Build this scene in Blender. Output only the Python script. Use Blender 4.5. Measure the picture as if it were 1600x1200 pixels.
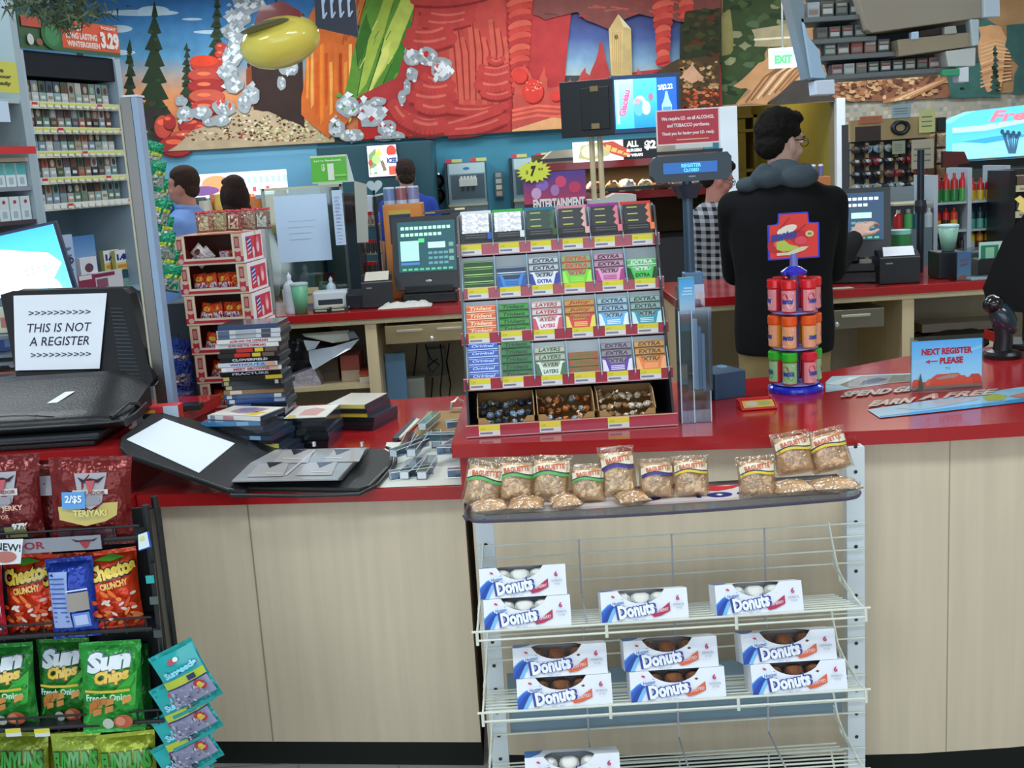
import bpy, math, random
from mathutils import Vector, Matrix, Euler
for _o in list(bpy.data.objects): bpy.data.objects.remove(_o)
SC = bpy.context.scene
COL = SC.collection
PI = math.pi
# ---------------------------------------------------------------- camera
H = 1.70
FPX = 1774.0
PITCH = math.radians(10.9)
ROLL = 0.062
_F = Vector((0, math.cos(PITCH), -math.sin(PITCH)))
_R0 = Vector((1, 0, 0))
_U0 = Vector((0, math.sin(PITCH), math.cos(PITCH)))
_R = _R0 * math.cos(ROLL) - _U0 * math.sin(ROLL)
_U = _U0 * math.cos(ROLL) + _R0 * math.sin(ROLL)
cd = bpy.data.cameras.new('camera')
cam = bpy.data.objects.new('camera', cd)
COL.objects.link(cam)
cd.sensor_width = 36.0
cd.lens = 36.0 * FPX / 1600.0
cd.clip_start = 0.05
cd.clip_end = 100
cam.matrix_world = Matrix.Translation((0, 0, H)) @ Matrix((_R, _U, -_F)).transposed().to_4x4()
SC.camera = cam
# ---------------------------------------------------------------- world, exposure, lights
SC.view_settings.view_transform = 'Standard'
SC.view_settings.look = 'None'
SC.view_settings.gamma = 1.0
SC.view_settings.use_curve_mapping = False
SC.view_settings.exposure = 0.42
W = bpy.data.worlds.new('daylight')
SC.world = W
W.use_nodes = True
W.node_tree.nodes['Background'].inputs[0].default_value = (0.72, 0.86, 1.0, 1)
W.node_tree.nodes['Background'].inputs[1].default_value = 0.6
def area(name, loc, rot, sx, sy, power, col):
 l = bpy.data.lights.new(name, 'AREA')
 l.shape = 'RECTANGLE'
 l.size = sx
 l.size_y = sy
 l.energy = power
 l.color = col
 o = bpy.data.objects.new(name, l)
 o.location = loc
 o.rotation_euler = rot
 COL.objects.link(o)
 return o
# daylight through the shop front behind the camera
area('shop_front_daylight', (-0.8, -2.35, 1.75), (PI / 2, 0, 0), 6.5, 2.3, 60, (0.80, 0.90, 1.0))
# fluorescent troffers (built below as ceiling_light) - each has its own lamp
LAMPS = [(-2.6, 1.2), (0.0, 1.2), (2.6, 1.2), (-2.6, 4.3), (0.0, 4.3), (2.6, 4.3), (-2.6, 7.6), (0.3, 7.6), (3.2, 7.6), (-2.2, 9.4), (0.6, 9.4), (3.4, 9.4)]
CEIL = 3.35
for _x, _y in LAMPS:
 area('ceiling_lamp', (_x, _y, CEIL - 0.06), (0, 0, 0), 1.15, 0.5, 20, (0.90, 0.97, 1.0))
# unseen fill light washing the mural
area('mural_wash_fill', (0.6, 9.3, 3.2), (math.radians(38), 0, 0), 8.0, 0.3, 9, (0.95, 0.98, 1.0))
# ---------------------------------------------------------------- pixel helpers (a point of the photograph -> a point of the place)
def ray(u, v):
 return (_F * FPX + _R * (u - 800) + _U * (600 - v))
def P(u, v, D):
 d = ray(u, v)
 t = D / d.y
 return Vector((d.x * t, D, H + d.z * t))
def PZ(u, v, z):
 d = ray(u, v)
 t = (z - H) / d.z
 return Vector((d.x * t, d.y * t, z))
def S(u, v, D):
 "metres per pixel at depth D"
 return D / ray(u, v).y
def RC(u0, v0, u1, v1, D):
 "centre x, centre z, width, height in metres of a pixel rectangle at depth D"
 c = P((u0 + u1) / 2, (v0 + v1) / 2, D)
 s = S((u0 + u1) / 2, (v0 + v1) / 2, D)
 return c.x, c.z, (u1 - u0) * s, (v1 - v0) * s
# ---------------------------------------------------------------- colour and materials
def lin(c):
 if isinstance(c, str):
  c = tuple(int(c[i:i + 2], 16) for i in (0, 2, 4))
 o = []
 for x in c[:3]:
  x = x / 255.0
  o.append(x / 12.92 if x <= 0.04045 else ((x + 0.055) / 1.055) ** 2.4)
 return (o[0], o[1], o[2], 1.0)
MATS = {}
def mat(name, rough=0.5, metal=0.0, emis=0.0, bump=0.0, bscale=60.0, var=0.0, vscale=8.0, coat=0.0, spec=0.5, clear=None, stretch=None, strength=0.4):
 m = bpy.data.materials.new(name)
 m.use_nodes = True
 nt = m.node_tree
 N, L = nt.nodes, nt.links
 b = N['Principled BSDF']
 at = N.new('ShaderNodeAttribute')
 at.attribute_name = 'Col'
 csrc = at.outputs['Color']
 tc = N.new('ShaderNodeTexCoord')
 src = tc.outputs['Object']
 if stretch:
  mp = N.new('ShaderNodeMapping')
  mp.inputs['Scale'].default_value = stretch
  L.new(src, mp.inputs['Vector'])
  src = mp.outputs['Vector']
 if var > 0:
  nz = N.new('ShaderNodeTexNoise')
  nz.inputs['Scale'].default_value = vscale
  nz.inputs['Detail'].default_value = 4
  L.new(src, nz.inputs['Vector'])
  mr = N.new('ShaderNodeMapRange')
  mr.inputs['From Min'].default_value = 0.3
  mr.inputs['From Max'].default_value = 0.7
  mr.inputs['To Min'].default_value = 1 - var
  mr.inputs['To Max'].default_value = 1 + var
  L.new(nz.outputs['Fac'], mr.inputs['Value'])
  mx = N.new('ShaderNodeVectorMath')
  mx.operation = 'SCALE'
  L.new(csrc, mx.inputs[0])
  L.new(mr.outputs['Result'], mx.inputs['Scale'])
  csrc = mx.outputs['Vector']
 L.new(csrc, b.inputs['Base Color'])
 b.inputs['Roughness'].default_value = rough
 b.inputs['Metallic'].default_value = metal
 b.inputs['Coat Weight'].default_value = coat
 b.inputs['Specular IOR Level'].default_value = spec
 if emis > 0:
  L.new(csrc, b.inputs['Emission Color'])
  b.inputs['Emission Strength'].default_value = emis
 if bump > 0:
  n2 = N.new('ShaderNodeTexNoise')
  n2.inputs['Scale'].default_value = bscale
  n2.inputs['Detail'].default_value = 3
  L.new(tc.outputs['Object'], n2.inputs['Vector'])
  bp = N.new('ShaderNodeBump')
  bp.inputs['Distance'].default_value = bump
  bp.inputs['Strength'].default_value = strength
  L.new(n2.outputs['Fac'], bp.inputs['Height'])
  L.new(bp.outputs['Normal'], b.inputs['Normal'])
 if clear is not None:
  out = N['Material Output']
  tr = N.new('ShaderNodeBsdfTransparent')
  L.new(csrc, tr.inputs['Color'])
  gl = N.new('ShaderNodeBsdfGlossy')
  gl.inputs['Roughness'].default_value = rough
  gl.inputs['Color'].default_value = (1, 1, 1, 1)
  lw = N.new('ShaderNodeLayerWeight')
  lw.inputs['Blend'].default_value = 0.35
  mr = N.new('ShaderNodeMapRange')
  mr.inputs['To Min'].default_value = clear
  mr.inputs['To Max'].default_value = min(1.0, clear + 0.5)
  L.new(lw.outputs['Fresnel'], mr.inputs['Value'])
  mx2 = N.new('ShaderNodeMixShader')
  L.new(mr.outputs['Result'], mx2.inputs['Fac'])
  L.new(tr.outputs[0], mx2.inputs[1])
  L.new(gl.outputs[0], mx2.inputs[2])
  if bump > 0:
   L.new(bp.outputs['Normal'], gl.inputs['Normal'])
  L.new(mx2.outputs[0], out.inputs['Surface'])
 MATS[name] = m
 return m
mat('matte', 0.75, spec=0.3)
mat('paint_print', 0.5, var=0.05, vscale=3)
mat('mural_print', 0.7, spec=0.2, var=0.12, vscale=9)
mat('wall_paint', 0.6, var=0.03, vscale=2)
mat('paper', 0.8, spec=0.2)
mat('card', 0.45)
mat('plastic', 0.35)
mat('gloss', 0.15, coat=0.3)
mat('black_plastic', 0.32)
mat('leather', 0.38, bump=0.002, bscale=140)
mat('red_laminate', 0.16, var=0.04, vscale=300, coat=0.25)
mat('wood_laminate', 0.5, var=0.05, vscale=4, stretch=(9, 9, 0.4))
mat('metal', 0.3, metal=0.85)
mat('white_metal', 0.35)
mat('foil', 0.24, metal=0.3, bump=0.03, bscale=16, strength=0.75)
mat('foil_fine', 0.2, metal=0.5, bump=0.012, bscale=90, strength=0.9)
mat('cloth', 0.95, spec=0.1, bump=0.002, bscale=200)
mat('skin', 0.55, var=0.05, vscale=15)
mat('hair', 0.75, bump=0.01, bscale=120, var=0.3, vscale=60)
mat('screen', 0.3, emis=1.0)
mat('screen_bright', 0.3, emis=1.9)
mat('lamp_panel', 0.4, emis=2.5)
mat('floor_tile', 0.4, var=0.06, vscale=4)
mat('bread', 0.8, var=0.25, vscale=35, bump=0.02, bscale=45, strength=0.8)
mat('leafy', 0.7, var=0.3, vscale=20)
mat('acrylic', 0.06, clear=0.09)
mat('film', 0.15, clear=0.10, bump=0.02, bscale=30, strength=0.9)
mat('clear_film', 0.08, clear=0.03)
# ---------------------------------------------------------------- mesh builder
_txt = {}
def text2d(s, bold=0.0, shear=0.0):
 k = (s, bold, shear)
 if k not in _txt:
  c = bpy.data.curves.new('t', 'FONT')
  c.body = s
  c.size = 1
  c.resolution_u = 2
  c.offset = bold
  c.shear = shear
  o = bpy.data.objects.new('t', c)
  m = o.to_mesh()
  vs = [(v.co.x, v.co.y) for v in m.vertices]
  fs = [tuple(p.vertices) for p in m.polygons]
  o.to_mesh_clear()
  bpy.data.objects.remove(o)
  bpy.data.curves.remove(c)
  x0 = min(v[0] for v in vs)
  x1 = max(v[0] for v in vs)
  y0 = min(v[1] for v in vs)
  y1 = max(v[1] for v in vs)
  vs = [((x - x0) / (x1 - x0), (y - y0) / (y1 - y0)) for x, y in vs]
  _txt[k] = (vs, fs)
 return _txt[k]
def rotz(a):
 return Matrix.Rotation(a, 4, 'Z')
def rotx(a):
 return Matrix.Rotation(a, 4, 'X')
def roty(a):
 return Matrix.Rotation(a, 4, 'Y')
def T(x, y, z):
 return Matrix.Translation((x, y, z))
class MB:
 def __init__(s, M=None):
  s.v = []
  s.f = []
  s.c = []
  s.M = M
 def add(s, vs, fs, col):
  "col: one colour, or a list of one colour per vertex"
  n = len(s.v)
  M = s.M
  for p in vs:
   p = Vector(p)
   s.v.append(M @ p if M else p)
  per = isinstance(col, list)
  if not per:
   lc = lin(col)
  else:
   lcs = [lin(c) for c in col]
  for f in fs:
   s.f.append([n + i for i in f])
   s.c.append([lcs[i] for i in f] if per else lc)
  return s
 def box(s, x0, x1, y0, y1, z0, z1, col, cols=None):
  vs = [(x0, y0, z0), (x1, y0, z0), (x1, y1, z0), (x0, y1, z0), (x0, y0, z1), (x1, y0, z1), (x1, y1, z1), (x0, y1, z1)]
  fs = [(0, 3, 2, 1), (4, 5, 6, 7), (0, 1, 5, 4), (1, 2, 6, 5), (2, 3, 7, 6), (3, 0, 4, 7)]
  if cols:  # bottom, top, front, right, back, left
   for f, c in zip(fs, cols):
    s.add([vs[i] for i in f], [(0, 1, 2, 3)], c)
  else:
   s.add(vs, fs, col)
  return s
 def cbox(s, c, d, col, R=None):
  hx, hy, hz = d[0] / 2, d[1] / 2, d[2] / 2
  c = Vector(c)
  pts = [Vector((x, y, z)) for z in (-hz, hz) for x, y in ((-hx, -hy), (hx, -hy), (hx, hy), (-hx, hy))]
  if R is not None:
   pts = [R @ p for p in pts]
  s.add([p + c for p in pts], [(0, 3, 2, 1), (4, 5, 6, 7), (0, 1, 5, 4), (1, 2, 6, 5), (2, 3, 7, 6), (3, 0, 4, 7)], col)
  return s
 def prism(s, pts, z0, z1, col, axis='z', side=None):
  "extruded polygon; axis z: pts (x, y); axis y: pts (x, z) from y=z0 to z1; axis x: pts (y, z)"
  n = len(pts)
  if axis == 'z':
   f = lambda a, b, t: (a, b, t)
  elif axis == 'y':
   f = lambda a, b, t: (a, t, b)
  else:
   f = lambda a, b, t: (t, a, b)
  vs = [f(a, b, z0) for a, b in pts] + [f(a, b, z1) for a, b in pts]
  s.add(vs, [list(range(n))[::-1], list(range(n, 2 * n))], col)
  s.add(vs, [(i, (i + 1) % n, n + (i + 1) % n, n + i) for i in range(n)], side or col)
  return s
 def tube(s, path, r, col, n=8, cap=True):
  "round tube along a path; r one radius or a list"
  path = [Vector(p) for p in path]
  m = len(path)
  rs = r if isinstance(r, (list, tuple)) else [r] * m
  vs = []
  up = None
  for i, p in enumerate(path):
   d = (path[min(i + 1, m - 1)] - path[max(i - 1, 0)]).normalized()
   if up is None:
    up = Vector((0, 0, 1)) if abs(d.z) < 0.9 else Vector((1, 0, 0))
   a = d.cross(up)
   a.normalize()
   b = a.cross(d).normalized()
   up = b
   for k in range(n):
    t = 2 * PI * k / n
    vs.append(p + (a * math.cos(t) + b * math.sin(t)) * rs[i])
  fs = [(i * n + k, i * n + (k + 1) % n, (i + 1) * n + (k + 1) % n, (i + 1) * n + k) for i in range(m - 1) for k in range(n)]
  if cap:
   fs += [list(range(n))[::-1], [(m - 1) * n + k for k in range(n)]]
  s.add(vs, fs, col)
  return s
 def lathe(s, prof, col, c=(0, 0, 0), n=20, R=None, cap=True):
  "prof: (radius, z[, colour]) ; colour applies to the band above the point"
  c = Vector(c)
  rings = []
  for q in prof:
   rr = []
   for k in range(n):
    t = 2 * PI * k / n
    p = Vector((q[0] * math.cos(t), q[0] * math.sin(t), q[1]))
    rr.append((R @ p if R is not None else p) + c)
   rings.append(rr)
  for i in range(len(prof) - 1):
   cc = prof[i][2] if len(prof[i]) > 2 else col
   s.add(rings[i] + rings[i + 1], [(k, (k + 1) % n, n + (k + 1) % n, n + k) for k in range(n)], cc)
  if cap:
   s.add(rings[0], [list(range(n))[::-1]], prof[0][2] if len(prof[0]) > 2 else col)
   s.add(rings[-1], [list(range(n))], prof[-1][2] if len(prof[-1]) > 2 else col)
  return s
 def ell(s, c, r, col, R=None, n=14, m=9, zmin=-1.0, noise=0.0, rnd=None):
  "ellipsoid"
  c = Vector(c)
  vs = []
  for i in range(m + 1):
   ph = -PI / 2 + PI * i / m
   for k in range(n):
    t = 2 * PI * k / n
    q = 1 + (rnd.uniform(-noise, noise) if rnd else 0)
    z = max(math.sin(ph), zmin)
    p = Vector((r[0] * math.cos(ph) * math.cos(t) * q, r[1] * math.cos(ph) * math.sin(t) * q, r[2] * z * q))
    vs.append((R @ p if R is not None else p) + c)
  fs = [(i * n + k, i * n + (k + 1) % n, (i + 1) * n + (k + 1) % n, (i + 1) * n + k) for i in range(m) for k in range(n)]
  s.add(vs, fs, col)
  return s
 def torus(s, c, R1, r, col, n=20, m=8, M=None, sc=(1, 1, 1)):
  c = Vector(c)
  vs = []
  for i in range(n):
   a = 2 * PI * i / n
   for k in range(m):
    b = 2 * PI * k / m
    p = Vector(((R1 + r * math.cos(b)) * math.cos(a) * sc[0], (R1 + r * math.cos(b)) * math.sin(a) * sc[1], r * math.sin(b) * sc[2]))
    vs.append((M @ p if M is not None else p) + c)
  s.add(vs, [(i * m + k, ((i + 1) % n) * m + k, ((i + 1) % n) * m + (k + 1) % m, i * m + (k + 1) % m) for i in range(n) for k in range(m)], col)
  return s
 def build(s, name, m='matte', parent=None, smooth=None, bevel=0.0, seg=2, solid=0.0):
  me = bpy.data.meshes.new(name)
  me.from_pydata([tuple(p) for p in s.v], [], s.f)
  ca = me.color_attributes.new('Col', 'FLOAT_COLOR', 'CORNER')
  buf = []
  for f, c in zip(s.f, s.c):
   if isinstance(c, list):
    for q in c:
     buf.extend(q)
   else:
    buf.extend(c * len(f))
  ca.data.foreach_set('color', buf)
  me.materials.append(MATS[m] if isinstance(m, str) else m)
  if smooth:
   me.polygons.foreach_set('use_smooth', [True] * len(me.polygons))
   if smooth < 180:
    me.set_sharp_from_angle(angle=math.radians(smooth))
  me.update()
  o = bpy.data.objects.new(name, me)
  COL.objects.link(o)
  if bevel > 0:
   b = o.modifiers.new('bevel', 'BEVEL')
   b.width = bevel
   b.segments = seg
   b.limit_method = 'ANGLE'
   b.angle_limit = math.radians(40)
  if solid > 0:
   b = o.modifiers.new('solid', 'SOLIDIFY')
   b.thickness = solid
   b.offset = 0
  if parent is not None:
   o.parent = parent
  return o
class Surf:
 "prints flat art on a surface given by fn(a, b, layer) -> point; a, b in whatever units fn takes"
 def __init__(s, mb, fn):
  s.mb = mb
  s.fn = fn
  s.L = 0
  s.asp = 1.0
 def _l(s, L):
  if L is None:
   s.L += 1
   return s.L
  return L
 def poly(s, pts, col, L=None):
  L = s._l(L)
  s.mb.add([s.fn(a, b, L) for a, b in pts], [list(range(len(pts)))], col)
 def rect(s, a0, b0, a1, b1, col, L=None, nx=1, ny=1):
  L = s._l(L)
  vs = [s.fn(a0 + (a1 - a0) * i / nx, b0 + (b1 - b0) * j / ny, L) for j in range(ny + 1) for i in range(nx + 1)]
  w = nx + 1
  if isinstance(col, list) and len(col) == 2:  # gradient bottom -> top of b
   c0, c1 = [tuple(int(c[i:i + 2], 16) for i in (0, 2, 4)) if isinstance(c, str) else c for c in col]
   col = [tuple(c0[k] + (c1[k] - c0[k]) * j / ny for k in range(3)) for j in range(ny + 1) for i in range(nx + 1)]
  s.mb.add(vs, [(j * w + i, j * w + i + 1, (j + 1) * w + i + 1, (j + 1) * w + i) for j in range(ny) for i in range(nx)], col)
 def ell(s, ca, cb, ra, rb, col, L=None, n=16, rot=0.0, jag=0.0, rnd=None):
  L = s._l(L)
  pts = []
  for k in range(n):
   t = 2 * PI * k / n
   q = 1 + (rnd.uniform(-jag, jag) if rnd else 0)
   x, y = ra * q * math.cos(t), rb * q * math.sin(t)
   pts.append((ca + x * math.cos(rot) - y * math.sin(rot), cb + x * math.sin(rot) + y * math.cos(rot)))
  s.mb.add([s.fn(a, b, L) for a, b in pts], [list(range(n))], col)
 def line(s, pts, w, col, L=None):
  L = s._l(L)
  for q_, ((a0, b0), (a1, b1)) in enumerate(zip(pts, pts[1:])):
   LL = L + .45 * (q_ % 2)
   dx, dy = a1 - a0, b1 - b0
   d = math.hypot(dx, dy) or 1
   nx, ny = -dy / d * w / 2, dx / d * w / 2
   s.mb.add([s.fn(a0 + nx, b0 + ny, LL), s.fn(a0 - nx, b0 - ny, LL), s.fn(a1 - nx, b1 - ny, LL), s.fn(a1 + nx, b1 + ny, LL)], [(0, 1, 2, 3)], col)
 def text(s, t, a0, b0, a1, b1, col, bold=0.0, shear=0.0, L=None, out=None, outw=0.05, rot=0.0, bend=0.0):
  "text stretched into the rectangle; b0 is the baseline side"
  L = s._l(L)
  cx, cy = (a0 + a1) / 2, (b0 + b1) / 2
  def put(bd, c, LL, grow=0.0):
   vs, fs = text2d(t, bd, shear)
   p = []
   for x, y in vs:
    X = (x - 0.5) * (a1 - a0) * (1 + grow * abs((b1 - b0) / ((a1 - a0) or 1)))
    Y = (y - 0.5) * (b1 - b0) * (1 + grow) + bend * ((x - 0.5) ** 2) * (b1 - b0)
    X *= s.asp
    p.append(s.fn(cx + (X * math.cos(rot) - Y * math.sin(rot)) / s.asp, cy + X * math.sin(rot) + Y * math.cos(rot), LL))
   s.mb.add(p, fs, c)
  if out is not None:
   put(bold + outw, out, L, outw * 2.2)
   L = s._l(None)
  put(bold, col, L)
def tag(o, label=None, cat=None, group=None, kind=None):
 if label:
  o['label'] = label
 if cat:
  o['category'] = cat
 if group:
  o['group'] = group
 if kind:
  o['kind'] = kind
 return o
def thing(name, label, cat, loc=(0, 0, 0), rz=0.0, group=None, rot=None):
 o = bpy.data.objects.new(name, None)
 o.empty_display_size = 0.05
 COL.objects.link(o)
 o.location = loc
 o.rotation_euler = rot if rot is not None else (0, 0, rz)
 return tag(o, label, cat, group)
def copy_tree(o, parent=None):
 c = o.copy()
 COL.objects.link(c)
 if parent is not None:
  c.parent = parent
 for ch in o.children:
  copy_tree(ch, c)
 return c
def struct(o):
 o['kind'] = 'structure'
 return o
ORD = ['first', 'second', 'third', 'fourth', 'fifth', 'sixth', 'seventh', 'eighth', 'ninth', 'tenth', 'eleventh', 'twelfth', 'thirteenth', 'fourteenth', 'fifteenth', 'sixteenth']
def plane_fn(ox, oy, oz, ex, ez, step=0.0004, n=None):
 "fn for Surf: origin, unit vector along a, unit vector along b; layers rise along n (default towards the camera, -Y)"
 o = Vector((ox, oy, oz))
 ex = Vector(ex)
 ez = Vector(ez)
 n = Vector(n) if n is not None else ex.cross(ez).normalized()
 return lambda a, b, L: o + ex * a + ez * b + n * (step * L)
def front(ox, oz, y, step=0.0004):
 "vertical face towards the camera"
 return lambda a, b, L: Vector((ox + a, y - step * L, oz + b))
def top(ox, oy, z, step=0.0004):
 return lambda a, b, L: Vector((ox + a, oy + b, z + step * L))
# ================================================================ the setting
XL, XR, YB, YF = -4.3, 5.4, 10.5, -2.6
m = MB().box(XL - .2, XR + .2, YF - .2, 14.2, -0.1, 0, 'b9b6ae')
sf = Surf(m, top(0, 0, 0, .0006))
for i in range(33):
 sf.rect(XL + i * .3, YF, XL + i * .3 + .004, YB, '8f8c86', L=1)
for j in range(44):
 sf.rect(XL, YF + j * .3, XR, YF + j * .3 + .004, '8f8c86', L=2)
struct(m.build('floor', 'floor_tile'))
m = MB().box(XL - .2, XR + .2, YF - .2, 14.2, CEIL, CEIL + .1, 'd8dcdc')
sf = Surf(m, top(0, 0, CEIL, -.0006))
for i in range(17):
 sf.rect(XL + i * .6, YF, XL + i * .6 + .02, YB, 'eef0f0', L=1)
for j in range(22):
 sf.rect(XL, YF + j * .6, XR, YF + j * .6 + .02, 'eef0f0', L=2)
struct(m.build('ceiling', 'matte'))
struct(MB().box(XL - .15, XL, YF, YB, 0, CEIL, 'a9c2cf').build('wall_left', 'wall_paint'))
struct(MB().box(XR, XR + .15, YF, YB, 0, CEIL, 'a9a79a').build('wall_right', 'wall_paint'))
# shop front behind the camera: posts, sill and a wide glazed opening
m = MB()
m.box(XL, XR, YF - .15, YF, 0, .5, 'a8a49a')
m.box(XL, XR, YF - .15, YF, 2.95, CEIL, 'a8a49a')
for x in (XL, -1.7, .9, 3.3, XR - .3):
 m.box(x, x + .3, YF - .15, YF, .5, 2.95, 'a8a49a')
struct(m.build('wall_front', 'wall_paint'))
# back wall: teal band under the mural, with a doorway opening at the right
DX0, DX1 = P(1152, 300, YB).x, P(1304, 300, YB).x
DZ = P(1230, 162, YB).z
WX = P(497, 240, YB).x
m = MB()
m.box(XL, WX, YB, YB + .15, 0, CEIL, '68a4c2')
m.box(WX, P(1127, 200, YB).x, YB, YB + .15, 0, CEIL, '3a849c')
m.box(P(1127, 200, YB).x, DX0, YB, YB + .15, 0, CEIL, 'b5b49c')
m.box(DX0, DX1, YB, YB + .15, DZ, CEIL, '5c5a52')
m.box(DX1, XR, YB, YB + .15, 0, CEIL, '9a927e')
struct(m.build('wall_back', 'wall_paint'))
# small mosaic tile band over the right shelves
m = MB()
bz1 = P(1450, 150, YB).z
sf = Surf(m, front(0, 0, YB - .012, .001))
sf.rect(DX1 + .09, bz1 - .42, XR, bz1 - .02, 'a59f90', L=1)
rn = random.Random(3)
for i in range(60):
 for j in range(11):
  x = DX1 + .1 + i * .0385
  if x < XR - .04 and rn.random() < .6:
   sf.rect(x, bz1 - .41 + j * .0385, x + .034, bz1 - .376 + j * .0385, rn.choice(['b3a995', '9a9a94', 'a69c8a', '8f8f8c', 'b8b2a4', '9c8f7c']), L=2)
tag(m.build('mosaic_tile_band', 'card'), 'grey brown mosaic tile band under the right half of the mural', 'tiles')
# corridor behind the doorway
m = MB()
m.box(DX0 - .1, DX1 + .1, 13.9, 14.0, 0, 3.2, '8f8440')
m.box(DX0 - .12, DX0, YB + .15, 13.9, 0, 3.2, '8a7f45')
m.box(DX1, DX1 + .12, YB + .15, 13.9, 0, 3.2, 'a3984f')
m.box(DX0 - .12, DX1 + .12, YB + .15, 14, 3.0, 3.1, '8f8a5a')
struct(m.build('wall_corridor', 'wall_paint'))
area('corridor_lamp', ((DX0 + DX1) / 2, 12.0, 2.9), (0, 0, 0), .4, .8, 13, (1.0, .88, .5))
# bright door frame strips
m = MB()
x0, _, w, _ = RC(1126, 165, 1152, 330, YB - .08)
m.box(DX0 - .16, DX0, YB - .08, YB, 0, P(1138, 166, YB - .08).z, 'dfe8f2')
struct(m.build('trim_1', 'card', bevel=.006))
m = MB()
m.box(DX1, DX1 + .08, YB - .08, YB, 0, P(1311, 153, YB - .08).z, 'e8eef8')
struct(m.build('trim_2', 'card', bevel=.006))
# shelf boards seen inside the corridor
m = MB()
for z, c in ((P(1200, 178, 12.5).z, '4a4428'), (P(1200, 200, 12.5).z, '5b522c')):
 m.box(DX0 + .02, DX0 + .62, 12.4, 12.8, z - .03, z, c)
for z in (.5, 1.0, 1.5):
 m.box(DX0 + .02, DX0 + .62, 12.4, 12.8, z - .03, z, '6b6034')
for x in (DX0 + .02, DX0 + .58):
 m.box(x, x + .04, 12.4, 12.8, 0, P(1200, 178, 12.5).z, '5b522c')
tag(m.build('storage_shelf', 'matte'), 'dark storage shelving standing inside the olive lit back corridor', 'shelf')
m = MB()
x, z, w, h = RC(1167, 268, 1196, 288, 12.3)
m.box(DX0 + .1, DX0 + .35, 12.45, 12.7, 1.502, 1.72, 'c79b4e')
b = m.build('cardboard_box', 'matte')
b.location = (.0, .0, .0)
tag(b, 'small tan cardboard box on the shelving inside the back corridor', 'box')
# inner door jamb / posts in corridor
m = MB()
for u0, u1, c in ((1258, 1262, '8a8240'), (1274, 1284, 'b0a55a'), (1290, 1296, 'a59a55')):
 x, z, w, h = RC(u0, 200, u1, 300, 12.9)
 m.box(x - w / 2, x + w / 2, 12.8, 12.9, 0, 2.9, c)
struct(m.build('door_1', 'wall_paint'))
# ceiling troffers
for i, (x, y) in enumerate(LAMPS):
 t = thing('ceiling_light', 'recessed white ceiling troffer in row %s of the ceiling grid, %s across' % (ORD[i // 3], ORD[i % 3]), 'ceiling light', (x, y, CEIL), group='ceiling troffers')
 f = MB()
 for a in ((-.62, .62, -.32, -.28), (-.62, .62, .28, .32), (-.62, -.58, -.28, .28), (.58, .62, -.28, .28)):
  f.box(a[0], a[1], a[2], a[3], -.03, 0, 'e8eaea')
 f.build('frame', 'white_metal', t)
 MB().box(-.58, .58, -.28, .28, -.012, -.002, 'e8f4ff').build('diffuser', 'lamp_panel', t)
# ================================================================ mural
rn = random.Random(11)
def jit(pts, a=2.0, sub=3):
 "roughened outline"
 out = []
 for i, p in enumerate(pts):
  q = pts[(i + 1) % len(pts)]
  for k in range(sub):
   t = k / sub
   out.append((p[0] + (q[0] - p[0]) * t + rn.uniform(-a, a), p[1] + (q[1] - p[1]) * t + rn.uniform(-a, a)))
 return out
def mural(name, ulist, label):
 pass
MD = YB - .03
m = MB()
sf = Surf(m, lambda a, b, L: P(a, b, MD - .0004 - .00004 * L))
TOPV = -70
# board
for (a0, a1) in ((120, 1124),):
 b0, b1 = 253 - a0 * .058, 253 - a1 * .058
 m.add([P(a0, TOPV + 8, YB - .002), P(a1, TOPV - 50, YB - .002), P(a1, b1 + 0, YB - .002), P(a0, b0, YB - .002), P(a0, TOPV + 8, MD), P(a1, TOPV - 50, MD), P(a1, b1, MD), P(a0, b0, MD)],
  [(4, 7, 6, 5), (0, 1, 5, 4), (3, 7, 6, 2), (0, 4, 7, 3), (1, 2, 6, 5)], '40464a')
def bot(u):
 return 253 - u * .058
def hband(a0, a1, stops):
 "vertical gradient of stops (v, colour)"
 for (v0, c0), (v1, c1) in zip(stops, stops[1:]):
  m.add([P(a0, v0, MD - .0002), P(a1, v0, MD - .0002), P(a1, v1, MD - .0002), P(a0, v1, MD - .0002)], [(0, 1, 2, 3)], [c0, c0, c1, c1])
hband(130, 560, [(-60, '2f5f9c'), (30, '3f78ac'), (90, '5a92b4'), (118, 'a99a90'), (150, 'd98d5a'), (215, 'c97048')])
for cx, cy, rx, ry in ((220, 20, 60, 5), (240, 17, 25, 8), (185, 45, 22, 6), (190, 82, 22, 4), (330, 50, 28, 3), (300, 30, 16, 2)):
 sf.ell(cx, cy, rx, ry, 'b9cdd8')
def conifer(cx, t, b, w, c='2c3a26'):
 pts = [(cx, t)]
 n = 9
 for i in range(n):
  y = t + (b - t) * (i + 1) / n
  ww = w * (i + 1) / n
  pts.append((cx + ww + rn.uniform(0, 4), y))
  pts.append((cx + ww * .55, y + 2))
 L = []
 for i in range(n, 0, -1):
  y = t + (b - t) * i / n
  ww = w * i / n
  L.append((cx - ww * .55, y + 2))
  L.append((cx - ww - rn.uniform(0, 4), y))
 sf.poly(pts + L, c)
 for k in range(14):
  y = rn.uniform(t + 10, b)
  ww = w * (y - t) / (b - t)
  sf.ell(cx + rn.uniform(-ww, ww) * .7, y, 4, 2.5, rn.choice(['1f2b1c', '3c4a30', '2e3626']), jag=.3, rnd=rn, n=7)
conifer(203, 60, 235, 17)
conifer(241, 0, 232, 34)
conifer(292, 66, 170, 12, '33402c')
conifer(339, -20, 120, 15, '33402c')
sf.rect(190, 170, 262, bot(230) - 1, '3a3230')
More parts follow.
